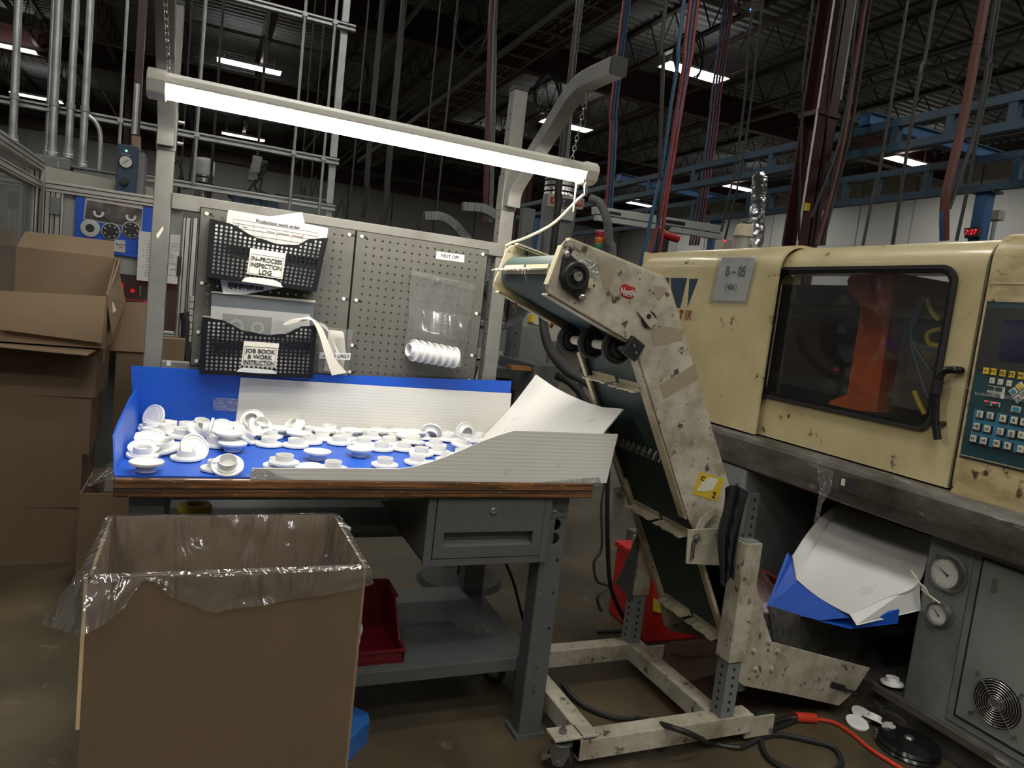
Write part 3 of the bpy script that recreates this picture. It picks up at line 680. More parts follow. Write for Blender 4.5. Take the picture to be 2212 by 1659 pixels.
# ================================================================ lined tray of corrugated plastic on the bench
t = T('tray_liner', 'bright blue corrugated plastic liner folded up along the bench back and side', 'liner', (.55, .3, HT))
MB().box(.004, 1.10, .012, .588, HT, HT + .004).build('floor_sheet', 'blue_ply', t)
bk = [A(x, y, 'y', .588) for x, y in ((283, 790), (520, 803), (1105, 823))] + [V((1.19, .588, HT + .004)), V((-.01, .588, HT + .004))]
MB().prism(bk, (0, .004, 0)).build('back_sheet', 'blue_ply_x', t)
sd = [V((.002, .012, HT)), V((.002, .588, HT)), A(283, 846, 'x', -.004), A(272, 870, 'x', -.01), A(259, 908, 'x', -.016), A(255, 922, 'x', -.016)]
sd = [V((.004, .010, HT)), V((.004, .586, HT)), V((-.008, .586, HT + .118)), V((-.014, .44, HT + .108)), V((-.018, .22, HT + .085)), V((-.018, .12, HT + .072)), V((-.002, .02, HT + .006))]
MB().prism(sd, (.004, 0, 0)).build('side_sheet', 'blue_ply_x', t)
MB().box(-.0185, -.0005, .02, .55, HT - .035, HT - .0015).build('side_tape', 'tape_clear', t)
wq = [(520, 815), (820, 834), (1105, 850)]
wp = [A(x, y, 'y', .583) for x, y in wq] + [V((1.19, .583, HT + .0045)), V((A(516, 815, 'y', .583).x, .583, HT + .0045))]
o = tag(MB().prism(wp, (0, .004, 0)).build('white_backboard', 'white_ply'), 'white corrugated plastic sheet standing against the blue tray back', 'sheet')
fw = [(540, 1041), (545, 1012), (700, 1011.5), (860, 1013), (890, 1009), (925, 1000), (960, 988), (1000, 971), (1040, 954), (1075, 941), (1110, 930.5), (1200, 933), (1305, 937), (1335, 938), (1310, 1046)]
t = T('front_guard', 'white corrugated plastic guard with a curved top along the bench front', 'guard', (.75, 0, HT))
pts = [A(x, y, 'y', .004) for x, y in fw]
for p in pts: p.z = max(p.z, HT + .0002)
MB().prism(pts, (0, .004, 0)).build('guard_sheet', 'white_ply', t)
plate([(556, 1048), (530, 1026), (545, 1012), (575, 1014), (640, 1040)], 'y', .002, .0006, 'tape_piece', 'tape_clear', t)
plate([(1160, 1042), (1300, 1050), (1295, 1030), (1230, 1036)], 'y', .002, .0006, 'tape_piece', 'tape_clear', t)
# curved ramp from the conveyor down to the tray
lo = [V((.80, .015, HT + .006)), V((.93, .28, HT + .006)), V((1.085, .575, HT + .007))]
hi = [V((1.236, .012, .937)), V((1.352, .10, .998)), V((1.335, .24, .985)), V((1.295, .42, 1.005)), V((1.275, .585, 1.038))]
lo = spline(lo, 10); hi2 = [V((1.236, .012, .937)).lerp(V((1.352, .10, .998)), k / 6) for k in range(6)] + spline(hi[1:], 5)
def rampf(u, v):
    a = lo[min(len(lo) - 1, round(v * (len(lo) - 1)))]; c = hi2[min(len(hi2) - 1, round(v * (len(hi2) - 1)))]
    p = a.lerp(c, u); p.z -= .030 * math.sin(math.pi * u) * (1 - .5 * v); return p
tag(MB().sheet(rampf, 20, 20, .004).build('chute_ramp', 'white_ply_x', smooth=True), 'scuffed white plastic ramp sloping from the conveyor to the tray', 'ramp')
tag(plate([(460, 866), (470, 858), (516, 862), (514, 889), (461, 886)], 'y', .582, .0006, 'tape_patch', 'tape_clear'), 'crumpled clear tape patch beside the white backboard', 'tape')

# ================================================================ the caps
capP = [(0, -.0012), (.0015, -.0012), (.002, 0), (.0215, 0), (.0225, .001), (.0238, .001), (.0248, 0), (.0295, 0), (.0305, .0014), (.032, .0014), (.033, -.0008), (.0362, -.0008), (.037, 0), (.037, .0052), (.0364, .006), (.0346, .006), (.034, .0045),
        (.0285, .0045), (.028, .0068), (.0232, .0072), (.0218, .0085), (.0218, .0215), (.0212, .023), (.0200, .023), (.0194, .0215), (.0190, .0165), (.0197, .016), (.0197, .0135), (.019, .013), (.0186, .004), (0, .004)]
cap0 = MB().lathe(capP, 40).build('bottle_cap', 'cap_white', smooth=True)
capmesh = cap0.data; bpy.data.objects.remove(cap0)
for vv in capmesh.vertices: vv.co.z -= .0012

capc = V((0, 0, -.0012))
def cap(loc, axis=(0, 0, 1), spin=0.0, label=None, group='white caps on the tray'):
    o = bpy.data.objects.new('bottle_cap', capmesh); COL.objects.link(o)
    q = V(axis).normalized().to_track_quat('Z', 'Y'); Mx = q.to_matrix().to_4x4() @ Matrix.Rotation(spin, 4, 'Z')
    # mesh origin lies at its lowest point on the axis; loc is the flange's centre
    o.matrix_world = Matrix.Translation(V(loc)) @ Mx
    return tag(o, label, 'cap', group)
U, D = (0, 0, 1), (0, 0, -1)
Z0 = HT + .004
# (pixel of the flange centre, height of it above the tray, hub axis, label or None)
CL = [
 (305, 893, .037, (.62, .72, -.30), 'white cap leaning upright in the back corner of the blue tray'),
 (358, 916, .006, (0.05, .1, 1), None), (419, 917, .012, (.1, -.25, 1), None), (398, 907, .003, (0, .1, -1), None), (312, 928, .003, U, None), (316, 917, .004, (.1, 0, 1), None), (279, 927, .003, U, None), (273, 940, .003, U, None),
 (322, 944, .032, (.06, .30, -1), 'big white cap face up on top of the left heap'),
 (300, 963, .022, (.05, .35, -1), 'white cap face up just behind the hub-up cap at the tray corner'), (300, 984, .004, (0, -.08, 1), 'hub-up white cap nearest the left front corner of the tray'),
 (314, 1005, .025, D, 'white cap resting face up on its hub at the left front of the tray'),
 (363, 972, .012, (-.34, -.1, 1), 'white cap tipped over leftward between two face-on caps'),
 (421, 966, .028, (-.45, .80, -.52), 'white cap standing almost on edge with its flat face to the front'),
 (399, 990, .003, U, 'white cap lying hub up beneath the one standing on edge'),
 (456, 931, .034, (-1, .10, .16), 'white cap balanced on its rim with its hub pointing sideways'),
 (428, 936, .024, (.55, -.25, .75), None), (474, 925, .020, (.25, .6, -.75), None), (389, 944, .006, (.05, -.1, 1), None),
 (494, 934, .044, D, 'white cap face up on top of the heap left of the backboard'), (503, 956, .025, D, None), (463, 960, .003, U, None), (355, 945, .006, (.1, .1, 1), None),
 (539, 889, .036, (-.30, -.86, .40), 'white cap leaning on the white backboard with its hollow hub to the front'),
 (497, 914, .006, (.12, 0, 1), None), (523, 916, .026, (.1, .1, -1), None), (562, 921, .026, (.25, -.55, .8), None), (528, 942, .022, (.62, -.2, .78), 'white cap propped at a steep slant in front of the backboard edge'), (550, 938, .02, (-.3, .1, 1), None),
 (575, 960, .003, U, None), (584, 944, .003, U, None), (578, 913, .003, U, None), (610, 924, .025, D, None), (540, 955, .004, U, None), (445, 950, .004, U, None), (410, 925, .003, U, None), (340, 930, .003, U, None), (480, 945, .004, U, None),
 (493, 1020, .016, (-.05, -.52, .85), 'white cap with open hub tilted forward at the bench front edge'), (468, 1014, .003, U, 'white cap mostly hidden under the tilted cap at the front edge'),
 (624, 1001, .018, U, 'white cap stacked hub up on two others behind the front guard'), (600, 1008, .004, U, None), (659, 1009, .008, (.1, .1, -1), None),
 (686, 974, .025, D, None), (716, 1014, .003, U, 'white cap peeping over the low front guard'), (632, 963, .003, U, None), (668, 956, .003, U, None), (646, 934, .025, D, None), (630, 915, .02, (-.55, -.2, .8), None), (705, 917, .012, U, None),
 (700, 928, .025, D, None), (733, 924, .003, U, None), (672, 924, .003, U, None), (697, 948, .003, U, None), (760, 928, .025, D, None), (744, 949, .003, U, None), (757, 959, .003, U, None), (777, 968, .025, D, None), (803, 946, .003, U, None),
 (771, 930, .003, U, None), (817, 925, .025, D, None), (857, 922, .025, D, None), (894, 929, .025, D, None), (864, 943, .003, U, None), (880, 939, .026, (.05, 0, -1), None),
 (930, 932, .024, (-.25, -.62, -.35), 'white cap tipped on edge, left of the two in the right heap'), (981, 921, .026, (.1, -.8, .1), 'white cap tipped on edge, right of the two in the right heap'),
 (969, 940, .004, U, None), (1028, 932, .014, (.1, .1, -1), None), (893, 955, .012, (.06, 0, 1), None), (766, 960, .003, U, None), (840, 959, .003, U, None), (820, 970, .003, U, None), (871, 971, .003, U, None), (940, 963, .003, U, None),
 (998, 962, .014, (.1, -.08, 1), None), (911, 982, .003, U, None), (951, 979, .003, U, None), (831, 1006, .003, U, 'lone white cap lying hub up near the guard middle'), (904, 1001, .003, U, None), (937, 1002, .012, (.0, .08, -1), None),
 (967, 995, .003, U, None), (992, 985, .003, U, None), (1026, 951, .004, (-.2, .1, 1), None), (1044, 954, .008, (.1, 0, -1), None), (1004, 943, .004, U, None), (967, 950, .004, U, None), (1015, 940, .004, U, None), (855, 947, .003, U, None), (915, 946, .003, U, None)]
pos = [A(x, y, 'z', Z0 + h) for x, y, h, a, l in CL]
for it in range(30):                                # caps lying flat push one another apart
    for i in range(len(CL)):
        for j in range(i):
            d = pos[i] - pos[j]
            if abs(d.z) > .012 or abs(V(CL[i][3]).normalized().z) < .9 or abs(V(CL[j][3]).normalized().z) < .9: continue
            e = math.hypot(d.x, d.y); mn = .0735 if CL[i][3][2] * CL[j][3][2] > 0 else .062
            if 1e-6 < e < mn:
                k = (mn - e) * .12 / e; pos[i].x += d.x * k; pos[i].y += d.y * k; pos[j].x -= d.x * k; pos[j].y -= d.y * k
for p, c in zip(pos, CL):
    p.x = max(p.x, .043); p.y = min(p.y, .545); p.y = max(p.y, .046)
zone = lambda x: 'left heap' if x < .30 else 'middle scatter' if x < .72 else 'right heap beside the ramp'
ORD = 'first second third fourth fifth sixth seventh eighth ninth tenth eleventh twelfth thirteenth fourteenth fifteenth sixteenth seventeenth eighteenth nineteenth twentieth twenty-first twenty-second twenty-third twenty-fourth twenty-fifth twenty-sixth'.split()
cnt = {}
for i in sorted(range(len(CL)), key=lambda i: pos[i].x):
    x, y, h, a, l = CL[i]
    st = 'hub-up' if V(a).normalized().z > .6 else 'face-up' if V(a).normalized().z < -.6 else 'tipped'
    if not l:
        k = (zone(pos[i].x), st); cnt[k] = cnt.get(k, 0) + 1
        l = '%s white cap in the %s, %s such from the left' % (st, k[0], ORD[cnt[k] - 1])
    ax = V(a).normalized(); o = pos[i]
    cap(o, ax, i * 1.7, l)
# seven caps nested in the bag
for k in range(7):
    px = 895 + k * 14.3; py = 757 + k * 2.6
    c = A(px, py, 'y', .563)
    cap(c, (-.93, -.28, .05), k, 'white cap in the zip bag, %s from the left' % ORD[k], 'caps in the zip bag')
# ================================================================ cardboard carton with a clear liner, in front of the bench
HB = .705
FLc, FRc, BRc, BLc = [A(x, y, 'z', HB) for x, y in ((190, 1250), (792, 1225), (700, 1104), (215, 1117))]
FLc.y = FRc.y = (FLc.y + FRc.y) / 2; BRc.y = BLc.y = min((BRc.y + BLc.y) / 2, -.005)
BLc.x = FLc.x - .004; BRc.x = FRc.x - .006
t = T('open_carton', 'tall open cardboard carton lined with clear plastic in front of the bench', 'carton', (FLc + BRc) / 2 * 1.0)
t.location.z = 0
def wallp(a, c, nm, mat='card_shaded', z0=.0, z1=HB, th=.005):
    d = (c - a).normalized(); nn = V((d.y, -d.x, 0)) * th
    P0 = [V((p.x, p.y, z)) for p, z in ((a, z0), (c, z0), (c, z1), (a, z1))]
    return MB().prism(P0, -nn).build(nm, mat, t)
wallp(FLc, FRc, 'front_wall'); wallp(FRc, BRc, 'side_wall', 'card'); wallp(BRc, BLc, 'rear_wall', 'card'); wallp(BLc, FLc, 'side_wall', 'card')  # shade put into the colour: front wall darker than the others
MB().prism([V((p.x, p.y, .004)) for p in (FLc, FRc, BRc, BLc)], (0, 0, .005)).build('floor_panel', 'card_shaded', t)
MB().box(FLc.x - .007, FLc.x - .0005, FLc.y + .001, FLc.y + .006, .42, HB).build('joint_flap', 'card_lit_edge', t)  # joint edge; its bright colour stands for light falling on it
# liner
ring = []; cs = [FLc, FRc, BRc, BLc]
for i in range(4):
    a, c = cs[i], cs[(i + 1) % 4]; n = 40 if i % 2 == 0 else 26
    for k in range(n): ring.append((a.lerp(c, k / n), i, k / n))
cen = (FLc + FRc + BRc + BLc) / 4
def skirt(i, u):
    pts = {0: [(0, .085), (.06, .075), (.13, .05), (.17, .012), (.22, .010), (.28, .045), (.36, .066), (.42, .078), (.5, .072), (.7, .062), (.9, .052), (1, .04)], 1: [(0, .04), (.3, .03), (.6, .015), (1, .012)],
           2: [(0, .012), (.5, .012), (1, .02)], 3: [(0, .02), (.4, .09), (.75, .12), (1, .085)]}[i]
    for (a, da), (c, dc) in zip(pts, pts[1:]):
        if a <= u <= c: return da + (dc - da) * (u - a) / (c - a)
    return .02
m = MB(); rows = []
NI, NO = 14, 8
for j in range(NI + NO + 1):
    r = []
    for p, i, u in ring:
        a, c = cs[i], cs[(i + 1) % 4]; d = (c - a).normalized(); out = V((d.y, -d.x, 0))
        sfold = math.sin(70 * (p.x + p.y * 1.3) + 2.5 * noise.noise(V((p.x * 5, p.y * 5, 1)))); nz = noise.noise(V((p.x * 9, p.y * 9, j * .6 + 3))); nz2 = noise.noise(V((p.x * 26, p.y * 26, j * .33)))
        if j <= NI:
            dep = (1 - j / NI) ** 1.3 * .52
            inn = .008 + (.013 + .012 * nz + .006 * nz2 + .004 * math.sin(60 * (p.x + p.y) + j * 1.1)) * min(1, (NI - j) / 4)
            q = p - out * inn + V((0, 0, -dep + .004)); k = (cen - p); k.z = 0; q += k * (.03 * (1 - j / NI))
        else:
            s = (j - NI) / NO; L = skirt(i, u)
            fl = {0: .006 + .05 * max(0, .16 - u) / .16, 3: .012 + .055 * u, 1: .012, 2: .006}[i]
            q = p + out * (.004 + fl * s ** .7 + (.008 * nz + .004 * nz2 + .004 * sfold) * s) + V((0, 0, .005 - L * s + .004 * nz2 * s))
        r.append(q)
    rows.append(r)
K = len(ring)
m.add([q for r in rows for q in r], [(j * K + k, j * K + (k + 1) % K, (j + 1) * K + (k + 1) % K, (j + 1) * K + k) for j in range(NI + NO) for k in range(K)])
m.build('plastic_liner', 'liner', t, smooth=True)
# ================================================================ cartons beyond the bench
def carton(name, label, x0, x1, y0, y1, z0, z1, closed=True, mat='card_shaded', rz=0.0, group=None, tape=True, seam=True):
    c = V(((x0 + x1) / 2, (y0 + y1) / 2, z0)); t = T(name, label, 'carton', c, group)
    w, d, h = (x1 - x0) / 2, (y1 - y0) / 2, z1 - z0; th = .006
    def B(a0, a1, b0, b1, c0, c1, nm, mt=mat): return MB().box(c.x + a0, c.x + a1, c.y + b0, c.y + b1, z0 + c0, z0 + c1).build(nm, mt, t)
    B(-w, w, -d, -d + th, 0, h, 'front_wall'); B(-w, w, d - th, d, 0, h, 'rear_wall'); B(-w, -w + th, -d + th, d - th, 0, h, 'side_wall'); B(w - th, w, -d + th, d - th, 0, h, 'side_wall'); B(-w + th, w - th, -d + th, d - th, 0, th, 'floor_panel')
    if closed:
        B(-w, w, -d, -.002, h, h + .004, 'top_flap'); B(-w, w, .002, d, h, h + .004, 'top_flap')
        if tape: B(-w - .001, w + .001, -.03, .03, h + .004, h + .0046, 'tape', 'tape'); B(w, w + .0008, -.03, .03, h - .06, h + .004, 'tape', 'tape')
    t.rotation_euler.z = rz
    return t
carton('stacked_carton', 'bottom carton of the tall stack at the left', -.80, -.268, 1.60, 1.98, 0, .235, rz=.02, group='stacked cartons')
carton('stacked_carton', 'second carton from the floor in the tall stack', -.80, -.262, 1.60, 1.99, .239, .462, rz=.0, group='stacked cartons')
carton('stacked_carton', 'third carton from the floor in the tall stack', -.80, -.243, 1.60, 1.99, .466, .700, rz=.015, group='stacked cartons')
t = carton('stacked_carton', 'fourth carton of the stack with lifted front flap, under the open one', -.80, -.225, 1.60, 1.98, .704, .895, rz=-.01, group='stacked cartons')
MB().prism([V((-.80, 1.60, .903)), V((-.225, 1.60, .903)), V((-.24, 1.44, .895)), V((-.80, 1.42, .915))], (0, 0, .006)).build('loose_flap', 'card', t)
# open carton on top of the stack
t = T('flap_carton', 'open cardboard carton with splayed flaps on top of the stack', 'carton', (-.5, 1.75, .91))
zr_ = A(246, 557, 'y', 1.98).z
for a in ((-.82, -.20, 1.56, 1.566, .915, 1.10), (-.82, -.20, 1.974, 1.98, .915, zr_), (-.814, -.206, 1.566, 1.974, .915, .921)):
    MB().box(*a).build('wall_panel', 'card', t)
for x in (-.206, -.82): MB().prism([V((x, 1.566, .915)), V((x, 1.974, .915)), V((x, 1.974, zr_)), V((x, 1.566, 1.115))], (.006, 0, 0)).build('wall_panel', 'card', t)
fl = lambda pts, vec, mt='card': MB().prism([V(p) for p in pts], vec).build('flap', mt, t)
fl([A(30, 538, 'y', 1.98), A(246, 558, 'y', 1.98), A(246, 521, 'y', 2.06), A(55, 500, 'y', 2.06)], (0, .005, .001))
fl([A(0, 628, 'y', 1.548), A(229, 640, 'y', 1.548), A(219, 741, 'y', 1.53), A(0, 712, 'y', 1.53)], (0, .005, 0))
fl([A(229, 637, 'y', 1.56), A(249, 560, 'y', 1.97), A(270, 652, 'y', 2.0), A(241, 724, 'y', 1.62)], (.004, .001, 0))
fl([A(-60, 600, 'y', 1.56), A(27, 538, 'y', 1.97), A(8, 470, 'y', 1.97), A(-80, 440, 'y', 1.56)], (.004, .001, 0))
MB().add([A(x, y, 'y', 1.76) - V((0, .10, 0)) for x, y in ((240, 660), (250, 650), (257, 668), (245, 678))], [(0, 1, 2, 3)]).build('torn_label', 'sign_paper', t)
# more cartons behind
t = carton('shadow_carton', 'dim cardboard carton standing between the stack and the bench', -.20, .085, 2.02, 2.225, .0, .93, mat='card_shaded')
t = T('card_flap_sheet', 'brown cardboard flap panel leaning behind the stacked cartons', 'cardboard', (-.05, 2.02, .95))
MB().prism([A(x, y, 'y', 2.005) for x, y in ((232, 757), (320, 762), (322, 654), (266, 652))], (0, .006, 0)).build('panel', 'card', t)
t = T('liner_carton', 'small carton with a plastic bag inside, low behind the bench leg', 'carton', (-.15, 1.3, 0))
q = [A(x, y, 'y', 1.22) for x, y in ((172, 1066), (246, 1068))]; zt = q[0].z
for a in ((q[0].x, q[1].x + .08, 1.22, 1.226, 0, zt), (q[0].x, q[1].x + .08, 1.55, 1.556, 0, zt + .01), (q[0].x, q[0].x + .006, 1.226, 1.55, 0, zt), (q[1].x + .074, q[1].x + .08, 1.226, 1.55, 0, zt), (q[0].x, q[1].x + .08, 1.22, 1.556, 0, .006)):
    MB().box(*a).build('wall_panel', 'card_shaded', t)
MB().sheet(lambda u, v: (q[0].x + .02 + u * .16, 1.24 + .28 * v, zt + .05 - .07 * abs(u - .4) + .025 * noise.noise(V((u * 6, v * 6, 1)))), 12, 12).build('plastic_bag', 'liner', t, smooth=True)
# ================================================================ under the bench
t = T('parts_bin', 'dark red plastic parts bin on the lower bench shelf', 'bin', (.62, .27, .2155))
bx0, bx1, by0, by1, bz = .50, .752, .145, .42, .2155
MB().box(bx0, bx1, by0, by1, bz, bz + .006).build('bin_floor', 'red_plastic', t)
MB().box(bx0, bx1, by0, by0 + .006, bz + .006, bz + .040).box(bx0 - .004, bx1 + .004, by0 - .006, by0 + .002, bz + .034, bz + .044).build('front_lip', 'red_plastic', t, bv=.002)
MB().box(bx0, bx1, by1 - .006, by1, bz + .006, bz + .140).build('rear_wall', 'red_plastic', t)
for x in (bx0, bx1 - .006):
    MB().prism([V((x, by0, bz + .006)), V((x, by1, bz + .006)), V((x, by1, bz + .140)), V((x, by0 + .15, bz + .140)), V((x, by0 + .05, bz + .045)), V((x, by0, bz + .040))], (.006, 0, 0)).build('side_wall', 'red_plastic', t)
MB().box(bx0 - .008, bx1 + .008, by1 - .14, by1 + .004, bz + .134, bz + .142).box(bx0 + .006, bx1 - .006, by1 - .139, by1 - .006, bz + .13, bz + .15).build('rim', 'red_plastic', t) if False else None
MB().box(bx1, bx1 + .008, by0 + .15, by1, bz + .132, bz + .140).box(bx0 - .008, bx0, by0 + .15, by1, bz + .132, bz + .140).box(bx0, bx1, by1, by1 + .006, bz + .132, bz + .140).build('rim', 'red_plastic', t)
cap((.62, .28, bz + .044), (.5, .6, -.5), 0, 'white cap in the red parts bin, upper one', 'caps in the parts bin')
cap((.605, .235, bz + .036), (.5, .6, -.5), 1, 'white cap in the red parts bin, lower one', 'caps in the parts bin')
zz = .575
c0 = A(422, 1088, 'z', .60)
tag(MB().lathe([(.022, 0), (.042, 0), (.045, .004), (.045, .02), (.042, .024), (.022, .024), (.022, 0)], 28, Matrix.Translation((c0.x, min(c0.y, .55), zz))).build('tape_roll', 'yellow', smooth=True), 'yellow roll lying on the tray under the bench top', 'tape roll')
o = tag(MB().prism([A(x, y, 'z', .07) for x, y in ((722, 1560), (765, 1524), (796, 1540), (799, 1556), (762, 1592), (730, 1600))], (0, 0, -.069)).build('painted_block', 'blue_paint', bv=.003), 'chipped blue painted block on the floor beside the carton', 'block')
# ================================================================ inclined belt conveyor
YN, YF = -.085, .285
t = CV = T('belt_conveyor', 'dirty white inclined belt conveyor with swan-neck side panels on a wheeled frame', 'conveyor', (1.5, .1, 0))
pan = [(1213, 529), (1221, 520), (1233, 517), (1437, 600), (1449, 622), (1462, 668), (1580, 1062), (1604, 1130), (1560, 1160), (1500, 1150), (1487, 1122), (1374, 752), (1362, 738), (1186, 634), (1180, 624), (1181, 614)]
PN = [A(x, y, 'y', YN) for x, y in pan]
def side_panel(y, th, nm, mat):
    o = MB().prism([V((p.x, y, p.z)) for p in PN], (0, th, 0)).build(nm, mat, t, bv=.002); return o
SN = side_panel(YN, .006, 'side_panel', 'conv_white'); SF = side_panel(YF, .006, 'side_panel', 'conv_in')
def flange(i, j, y0, y1, mat, par, nm='flange', th=.005):
    a, c = PN[i], PN[j]; d = (c - a).normalized(); nn = V((-d.z, 0, d.x)) * th
    return MB().prism([V((a.x, y0, a.z)), V((c.x, y0, c.z)), V((c.x, y1, c.z)), V((a.x, y1, a.z))], nn).build(nm, mat, par)
flange(10, 11, YN + .006, YN + .042, 'conv_in', SN); flange(12, 13, YN + .006, YN + .04, 'conv_in', SN); flange(2, 3, YN + .006, YN + .03, 'conv_in', SN); flange(0, 15, YN - .004, YN + .02, 'conv_in', SN)
flange(10, 11, YF - .022, YF, 'conv_in', SF); flange(12, 13, YF - .03, YF, 'conv_in', SF); flange(2, 3, YF - .03, YF, 'conv_in', SF)
# flange bolts under the far side
for s in (.25, .75):
    p = PN[13].lerp(PN[12], s); MB().cyl((p.x, YF - .015, p.z - .002), (p.x - .006, YF - .015, p.z - .018), .006, 8).build('bolt', 'copper_wood', SF)
# belt as one closed loop
H = A(1237, 597, 'y', YN); H = V((H.x + .004, 0, H.z + .004)); r = .056
bl = []
a0 = math.radians(118)
for k in range(13): 
    a = a0 + (math.radians(243) - a0) * k / 12; bl.append(V((H.x + r * math.cos(a), 0, H.z + r * math.sin(a))))
d1 = (PN[12] - PN[13]).normalized(); pk = V((PN[12].x, 0, PN[12].z))
bl += [V((pk.x - .02, 0, pk.z + .030)), V((pk.x + .012, 0, pk.z + .012)), V((PN[11].x + .022, 0, PN[11].z + .004))]
lowd = (PN[10] - PN[11]); lowd.y = 0; lowd.normalize(); ln = V((-lowd.z, 0, lowd.x)); ln = ln if ln.x > 0 else -ln
q0 = V((PN[11].x, 0, PN[11].z)) + ln * .016 + lowd * .02
zb = lambda z: q0 + lowd * ((z - q0.z) / lowd.z)
bl += [zb(1.1), zb(.9), zb(.7), zb(.45), zb(.27)]
e = zb(.27); c = e + ln * .05
for k in range(1, 9):
    a = math.pi * k / 8; bl.append(c - ln * (.05 * math.cos(a)) + lowd * (.05 * math.sin(a)))
bl += [zb(.7) + ln * .10, zb(1.1) + ln * .10, V((PN[4].x - .05, 0, PN[4].z - .03)), V((PN[3].x - .03, 0, PN[3].z - .055))]
y0, y1 = YN + .010, YF - .004
n = len(bl)
m = MB().add([V((p.x, y, p.z)) for y in (y0, y1) for p in bl], [(i, (i + 1) % n, n + (i + 1) % n, n + i) for i in range(n)])
m.build('belt', 'belt', t, smooth=True)
# cleats
def cleat(p, dirv, nrm, ya, yb, nm='cleat'):
    """pair-wise rubber flap standing off the belt: foot plus blade"""
    m = MB(); 
    f0 = p - dirv * .012; f1 = p + dirv * .014
    m.prism([V((f0.x, ya, f0.z)), V((f1.x, ya, f1.z)), V((f1.x, yb, f1.z)), V((f0.x, yb, f0.z))], nrm * .004)
    k = 8
    m.sheet(lambda u, v: V((p.x, ya + (yb - ya) * u, p.z)) + nrm * (.003 + .038 * v * (1 + .06 * math.sin(u * 14))) + dirv * (.004 - .012 * v + .002 * math.sin(u * 23)), k, 2, .004)
    return m.build(nm, 'cleat', t)
for z in (1.085, .655, .315):
    p = zb(z)
    cleat(p, lowd, -ln, .115, .255); cleat(p + lowd * .004, lowd, -ln, -.045, .095)
a = math.radians(172); hn = V((math.cos(a), 0, math.sin(a))); hp = V((H.x, 0, H.z)) + hn * r; hd = V((-math.sin(a), 0, math.cos(a))) * -1
cleat(hp, hd, hn, .115, .255); cleat(hp, hd, hn, -.045, .098)
m = MB(); p = zb(.875)
for k in range(22):
    y = YN + .03 + k * .0155
    m.obox(V((p.x, y, p.z)) - ln * .002 + lowd * (.008 if k % 2 else -.008), (.011, .010, .022), Matrix.Rotation(-math.atan2(lowd.x, -lowd.z) * -1, 3, 'Y'))
m.build('belt_lacing', 'cond_grey', t)
# hold-down wheels on their shaft
wc = V((pk.x - .005, 0, pk.z - .022))
def disc(y, rr=.046, w=.018):
    Mx = Matrix.Translation((wc.x, y, wc.z)) @ Matrix.Rotation(math.pi / 2, 4, 'X')
    return MB().lathe([(.012, -w), (.028, -w), (.030, -w * .6), (rr - .008, -w * .8), (rr, -w * .4), (rr, w * .4), (rr - .008, w * .8), (.030, w * .6), (.028, w), (.012, w)], 28, Mx).build('hold_down_wheel', 'rubber', t, smooth=True)
for y in (-.025, .115, .25): disc(y)
MB().cyl((wc.x, YN - .01, wc.z), (wc.x, YF, wc.z), .009, 12).build('shaft', 'steel', t)
for ya, yb in ((-.005, .095), (.137, .230)):
    m = MB(); k = 9
    for i in range(k):
        a, c = ya + (yb - ya) * i / k, ya + (yb - ya) * (i + 1) / k
        m.lathe([(.001, a), (.0128, a), (.0135, a + .002), (.0135, c - .001), (.0126, c), (.001, c)], 14, Matrix.Translation((wc.x, 0, wc.z)) @ Matrix.Rotation(-math.pi / 2, 4, 'X'))
    m.build('spacer_sleeve', 'cord_cream', t, smooth=True)
bk = MB().obox((wc.x + .012, YN - .006, wc.z + .004), (.05, .016, .055), Matrix.Rotation(.5, 3, 'Y')).build('wheel_bracket', 'black', SN, bv=.003)
for s in (-.008, .010): MB().cyl((wc.x + .012 + s * .5, YN - .014, wc.z + .004 - s), (wc.x + .012 + s * .5, YN - .018, wc.z + .004 - s), .004, 8).build('bolt', 'steel', bk)
# head bearing
hb = A(1237, 597, 'y', YN - .001)
Mb = Matrix.Translation((hb.x, YN, hb.z)) @ Matrix.Rotation(math.pi / 2, 4, 'X')
m = MB(); 
pd = V((.030, 0, -.052)); pdn = pd.normalized(); pp = V((-pdn.z, 0, pdn.x))
bo = [hb + pd * .92 + pp * .012, hb + pd * 1.12, hb + pd * .92 - pp * .012, hb - pp * .040 + pdn * .012, hb - pp * .040 - pdn * .012, hb - pd * .92 - pp * .012, hb - pd * 1.12, hb - pd * .92 + pp * .012, hb + pp * .036 - pdn * .012, hb + pp * .036 + pdn * .012]
m.prism([V((p.x, YN, p.z)) for p in bo], (0, -.012, 0))
B = m.build('bearing_flange', 'cable', SN, bv=.003)
MB().lathe([(.012, .010), (.038, .010), (.038, .022), (.033, .026), (.026, .026), (.024, .02), (.014, .02)], 30, Mb).build('bearing_ring', 'black', B, smooth=True)
MB().lathe([(.0, .030), (.007, .030), (.007, .034), (.0125, .034), (.014, .030), (.016, .018)], 20, Mb).build('shaft_collar', 'chrome', B, smooth=True)
for s in (1, -1):
    p = hb + pd * s; MB().lathe([(.0, .020), (.006, .020), (.0065, .013), (.010, .012)], 6, Matrix.Translation((p.x, YN, p.z)) @ Matrix.Rotation(math.pi / 2, 4, 'X')).build('bolt', 'chrome', B)
q = A(1268, 612, 'y', YN); MB().obox((q.x, YN - .010, q.z), (.014, .02, .024)).build('tension_block', 'conv_in', SN)
MB().cyl(A(1258, 606, 'y', YN - .012), A(1284, 618, 'y', YN - .012), .0035, 8).build('tension_bolt', 'cable', SN)
MB().obox(A(1232, 542, 'y', YN - .001), (.011, .003, .014), Matrix.Rotation(.4, 3, 'Y')).build('slot', 'maroon_steel', SN)
